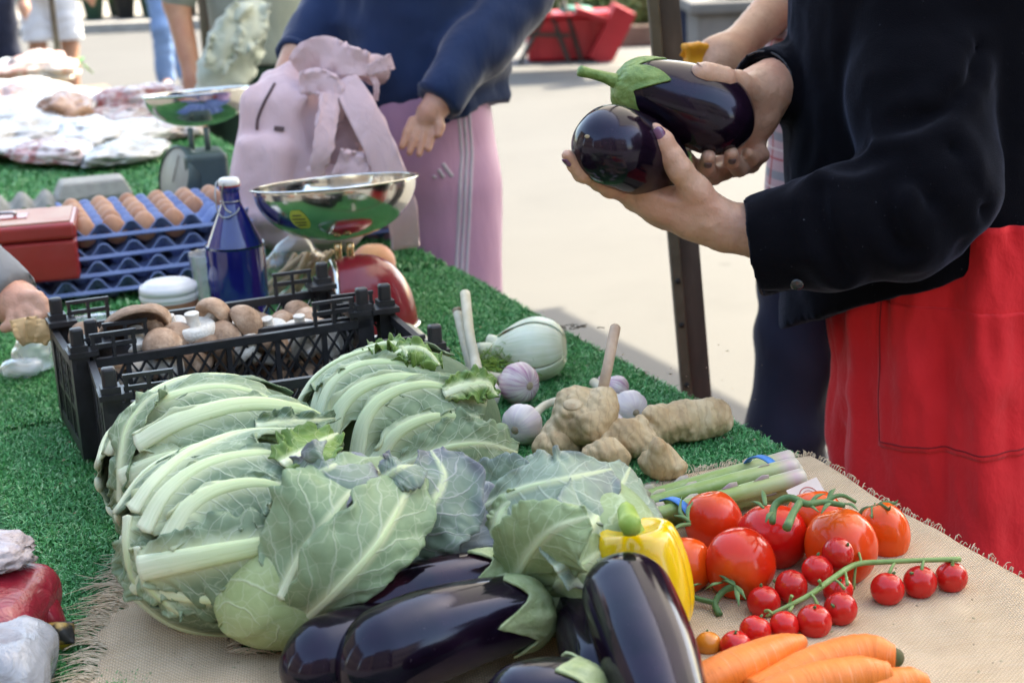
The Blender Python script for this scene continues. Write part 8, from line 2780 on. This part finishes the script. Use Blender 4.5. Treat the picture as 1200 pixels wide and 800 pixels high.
tcl = crumple_bag('cloth_bundle', 'teal cloth bundle on top of the red tote', 'cloth', D(675, 24, 13.8), (.32, .3, .16), teal, 33)

# shrubs behind: leafy crowns made of many small blades
def shrub(label, base, size, n, mat, seed, trunkm):
    rg = np.random.default_rng(seed)
    root = thing('shrub', label, 'shrub', V(base[0], base[1], 0), 'shrubs beyond the square')
    c = V(base[0], base[1], size[2] * .55)
    u = rg.normal(size=(n, 3)); u /= np.linalg.norm(u, axis=1)[:, None]
    r_ = rg.random(n) ** .45
    cl = 1 + .35 * vnoise(u * 2.4 + seed, seed)
    p = c + u * (r_ * cl)[:, None] * np.asarray(size) * V(.5, .5, .5)
    p = p[p[:, 2] > .03]
    n = len(p)
    a = rg.normal(size=(n, 3)); a /= np.linalg.norm(a, axis=1)[:, None]
    b = np.cross(a, rg.normal(size=(n, 3))); b /= np.linalg.norm(b, axis=1)[:, None]
    L = (.035 + .05 * rg.random(n))[:, None]
    vv = np.stack([p - a * L, p + b * L * .45, p + a * L, p - b * L * .45], 1).reshape(-1, 3)
    ff = np.arange(n * 4).reshape(-1, 4)
    mk('foliage', (vv, ff), mat, root, smooth=False, kind='stuff')
    for k in range(5):
        e = V(base[0], base[1], 0) + V(rg.normal() * size[0] * .2, rg.normal() * size[1] * .2, size[2] * .7)
        mk('stem', tube([V(base[0] + .03 * k, base[1], 0), (V(base[0], base[1], 0) + e) / 2 + V(.05, 0, .05), e], [.03, .02, .008], 6, 8), trunkm, root)
def fol_mat(name, cs):
    t = NT(name)
    ge = t.n('NewGeometry')
    c = t.ramp(ge.outputs['Random Per Island'], cs)
    t.set(color=c, rough=.5)
    tl = t.n('BsdfTranslucent'); t.l(c, tl.inputs[0])
    mx = t.n('MixShader'); mx.inputs[0].default_value = .3
    t.l(t.b.outputs[0], mx.inputs[1]); t.l(tl.outputs[0], mx.inputs[2]); t.l(mx.outputs[0], t.out.inputs[0])
    return t.m
fol1 = fol_mat('shrub_leaf', [(0, (.05, .10, .025)), (.6, (.10, .17, .05)), (1, (.22, .28, .09))])
fol2 = fol_mat('yellow_shrub_leaf', [(0, (.10, .14, .04)), (.6, (.20, .24, .08)), (1, (.38, .36, .14))])
bark = simple('shrub_bark', (.08, .06, .04), None, 20, .9)
for (x, y, d_, sz, mt, lb) in ((745, 20, 16.5, (1.7, 1.2, 1.3), fol1, 'green shrub growing behind the red tote'), (775, 30, 15.5, (1.0, .9, .8), fol2, 'yellow green shrub beside the steel post'), (690, 0, 18, (2.0, 1.2, 1.5), fol1, 'dark green shrub behind the folding table'), (630, 0, 18.5, (1.8, 1.2, 1.2), fol2, 'pale shrub behind the crossed table legs'), (850, 0, 19, (2.2, 1.2, 1.6), fol1, 'broad green shrub behind the grey planter')):
    b_ = D(x, y, d_)
    shrub(lb, b_, sz, 2600, mt, int(x), bark)
# stone planter wall and things on it
plm = simple('grey_planter_stone', (0.11, 0.105, 0.10), (0.15, 0.14, 0.135), 4, .9, (30, .4, .01))
plw = thing('planter', 'low grey stone planter behind the steel post', 'planter', V(D(850, 50, 10.5)[0], D(850, 50, 10.5)[1], 0))
pq = D(858, 40, 10.5)
mod_bevel(mk('wall', box(V(pq[0] + .2, pq[1], .31), (.95, .6, .62)), plm, plw, smooth=False), .02)
mod_bevel(mk('coping', box(V(pq[0] + .2, pq[1], .66), (1.05, .7, .08)), plm, plw, smooth=False), .02)
crumple_bag('plastic_bag', 'white plastic bag lying on the grey planter', 'bag', V(pq[0] + .05, pq[1] - .05, .70), (.32, .25, .18), wr_white, 44)
brk = simple('brown_planks', (.12, .07, .045), (.16, .1, .07), 6, .8)
br = mk('plank_edging', box(Z(765, 68, 0) + V(.1, 1.2, .1), (1.1, .2, .2)), brk, smooth=False)
props(br, 'low brown timber edging below the shrubs', 'edging'); mod_bevel(br, .02)
person('person in dark clothes standing behind the grey planter', D(815, 20, 12.6), 0.4, 1.75, nav, nav, shoe_m, skin_f, res=.02)

# flower buckets along the far kerb
bkt = [simple('bucket_black', (.02, .02, .02), None, 10, .5), simple('bucket_green', (.03, .08, .05), None, 10, .5)]
rg = np.random.default_rng(15)
fl_cols = [('pink', (.60, .16, .26)), ('turquoise', (.08, .45, .40)), ('peach', (.66, .36, .26)), ('dark red', (.28, .02, .04)), ('white', (.66, .64, .6)), ('violet', (.22, .10, .34)), ('yellow', (.62, .45, .06)), ('rose', (.55, .22, .25))]
for k in range(16):
    nm, colr = fl_cols[k % 8]
    row = k // 8
    m_ = simple('bloom_' + nm.replace(' ', '_'), colr, tuple(min(1, c_ * 1.2) for c_ in colr), 12, .6)
    bp_ = V(-6.6 + (k % 8) * .40 + .1 * rg.random() + row * .2, 20.9 + row * .6, .11)
    root = thing('flower_bucket', 'bucket of %s flowers in the %s row by the far kerb' % (nm, 'back' if row else 'front'), 'flowers', bp_, 'flower buckets by the kerb')
    mk('bucket', lathe([(.0005, 0), (.11, 0), (.15, .30), (.155, .30)], 18, bp_), bkt[k % 2], root)
    n = 60
    u = rg.normal(size=(n, 3)); u /= np.linalg.norm(u, axis=1)[:, None]; u[:, 2] = np.abs(u[:, 2])
    pp = bp_ + V(0, 0, .36 + .12 * row) + u * V(.20, .20, .22) * (.6 + .4 * rg.random(n))[:, None]
    mk('blooms', join(*[uvsphere(p_, .040 + .02 * rg.random(), 5, 7) for p_ in pp]), m_, root, kind='stuff')
    lp_ = bp_ + V(0, 0, .33) + rg.normal(size=(120, 3)) * V(.09, .09, .06)
    a = rg.normal(size=(120, 3)); a /= np.linalg.norm(a, axis=1)[:, None]
    b = np.cross(a, V(.3, .5, .8))
    mk('leaves', (np.stack([lp_ - a * .05, lp_ + b * .02, lp_ + a * .05, lp_ - b * .02], 1).reshape(-1, 3), np.arange(480).reshape(-1, 4)), fol1, root, smooth=False, kind='stuff')
# far shop front closing the view behind the pavement
sh_m = simple('shop_brick', (.20, .13, .10), (.26, .18, .14), 5, .9)
shp = thing('shop_front', 'brown shop front with dark windows beyond the flower buckets', 'building', V(-6, 28.4, 0))
mk('wall', box(V(-6, 28.6, 2.0), (30, .4, 4.0)), sh_m, shp, smooth=False)
gl_m = simple('dark_shop_glass', (.02, .025, .03), None, 5, .1)
for k in range(9):
    x = -18 + k * 3.0
    mk('window', box(V(x, 28.38, 1.35), (2.3, .06, 1.9)), gl_m, shp, smooth=False)
    mk('sill', box(V(x, 28.33, .36), (2.5, .16, .08)), kerb_m, shp, smooth=False)

# unseen houses added behind the lens and to both sides to cut low skylight
hb = [simple('house_render_%d' % k, c_, None, 3, .9) for k, c_ in enumerate(((.14, .11, .09), (.10, .085, .075), (.17, .15, .13)))]
for k, (x, y, w_, h_, a_) in enumerate(((-11, -13, 9, 8, 0), (-1.5, -14, 9.6, 9.5, 0), (8.5, -13, 9, 8, 0), (-16, -4, 10, 9, 1), (-16.5, 7, 10, 8.5, 1), (18, -3, 11, 8, 1), (20, 9, 11, 7, 1))):
    nm = ('brown', 'dark', 'pale')[k % 3]
    where = 'facing the stall from behind the photographer' if not a_ else ('on the sellers side of the square' if x < 0 else 'on the customers side of the square')
    hr = thing('light_blocker_house', '%s rendered house with dark windows, unseen and added to cut low skylight, %s' % (nm, where), 'house', V(x, y, 0), 'added houses round the square')
    sz = (w_, 4, h_) if not a_ else (4, w_, h_)
    mk('wall', box(V(x, y, h_ / 2), sz), hb[k % 3], hr, smooth=False)
    mk('roof', box(V(x, y, h_ + .2), (sz[0] + .5, sz[1] + .5, .4)), steel_m, hr, smooth=False)
    for fl in range(int(h_ // 3)):
        for q_ in range(4):
            u = (q_ - 1.5) * w_ / 4.3
            pz = 1.6 + 3 * fl
            if not a_:
                mk('window', box(V(x + u, y + 2.01, pz), (1.1, .08, 1.6)), gl_m, hr, smooth=False)
            else:
                mk('window', box(V(x - math.copysign(2.01, x), y + u, pz), (.08, 1.1, 1.6)), gl_m, hr, smooth=False)

# crumbs of soil, skin and leaf scattered on the turf and the sackcloth
rg = np.random.default_rng(99)
crumb_m = fol_mat('market_crumbs', [(0, (.16, .10, .06)), (.5, (.34, .24, .14)), (.8, (.45, .36, .22)), (1, (.20, .26, .10))])
parts = []
for (x0, x1, y0, y1, n_, z_) in ((20, 120, 470, 640, 26, .009), (620, 900, 400, 520, 46, .009), (500, 640, 340, 420, 14, .009), (880, 1180, 640, 790, 30, .0085), (150, 330, 725, 790, 22, .0085)):
    for k in range(n_):
        p_ = T(x0 + (x1 - x0) * rg.random(), y0 + (y1 - y0) * rg.random(), z_)
        r_ = .0005 + .0010 * rg.random() ** 2
        v_, f_ = uvsphere(p_, (r_ * (1 + 2 * rg.random()), r_, r_ * .5), 4, 6, rotz(rg.random() * 6))
        parts.append((v_, f_))
co_ = mk('crumbs', join(*parts), crumb_m, kind='stuff')
props(co_, 'crumbs of soil and dry skin scattered over the turf and sackcloth', 'crumbs')
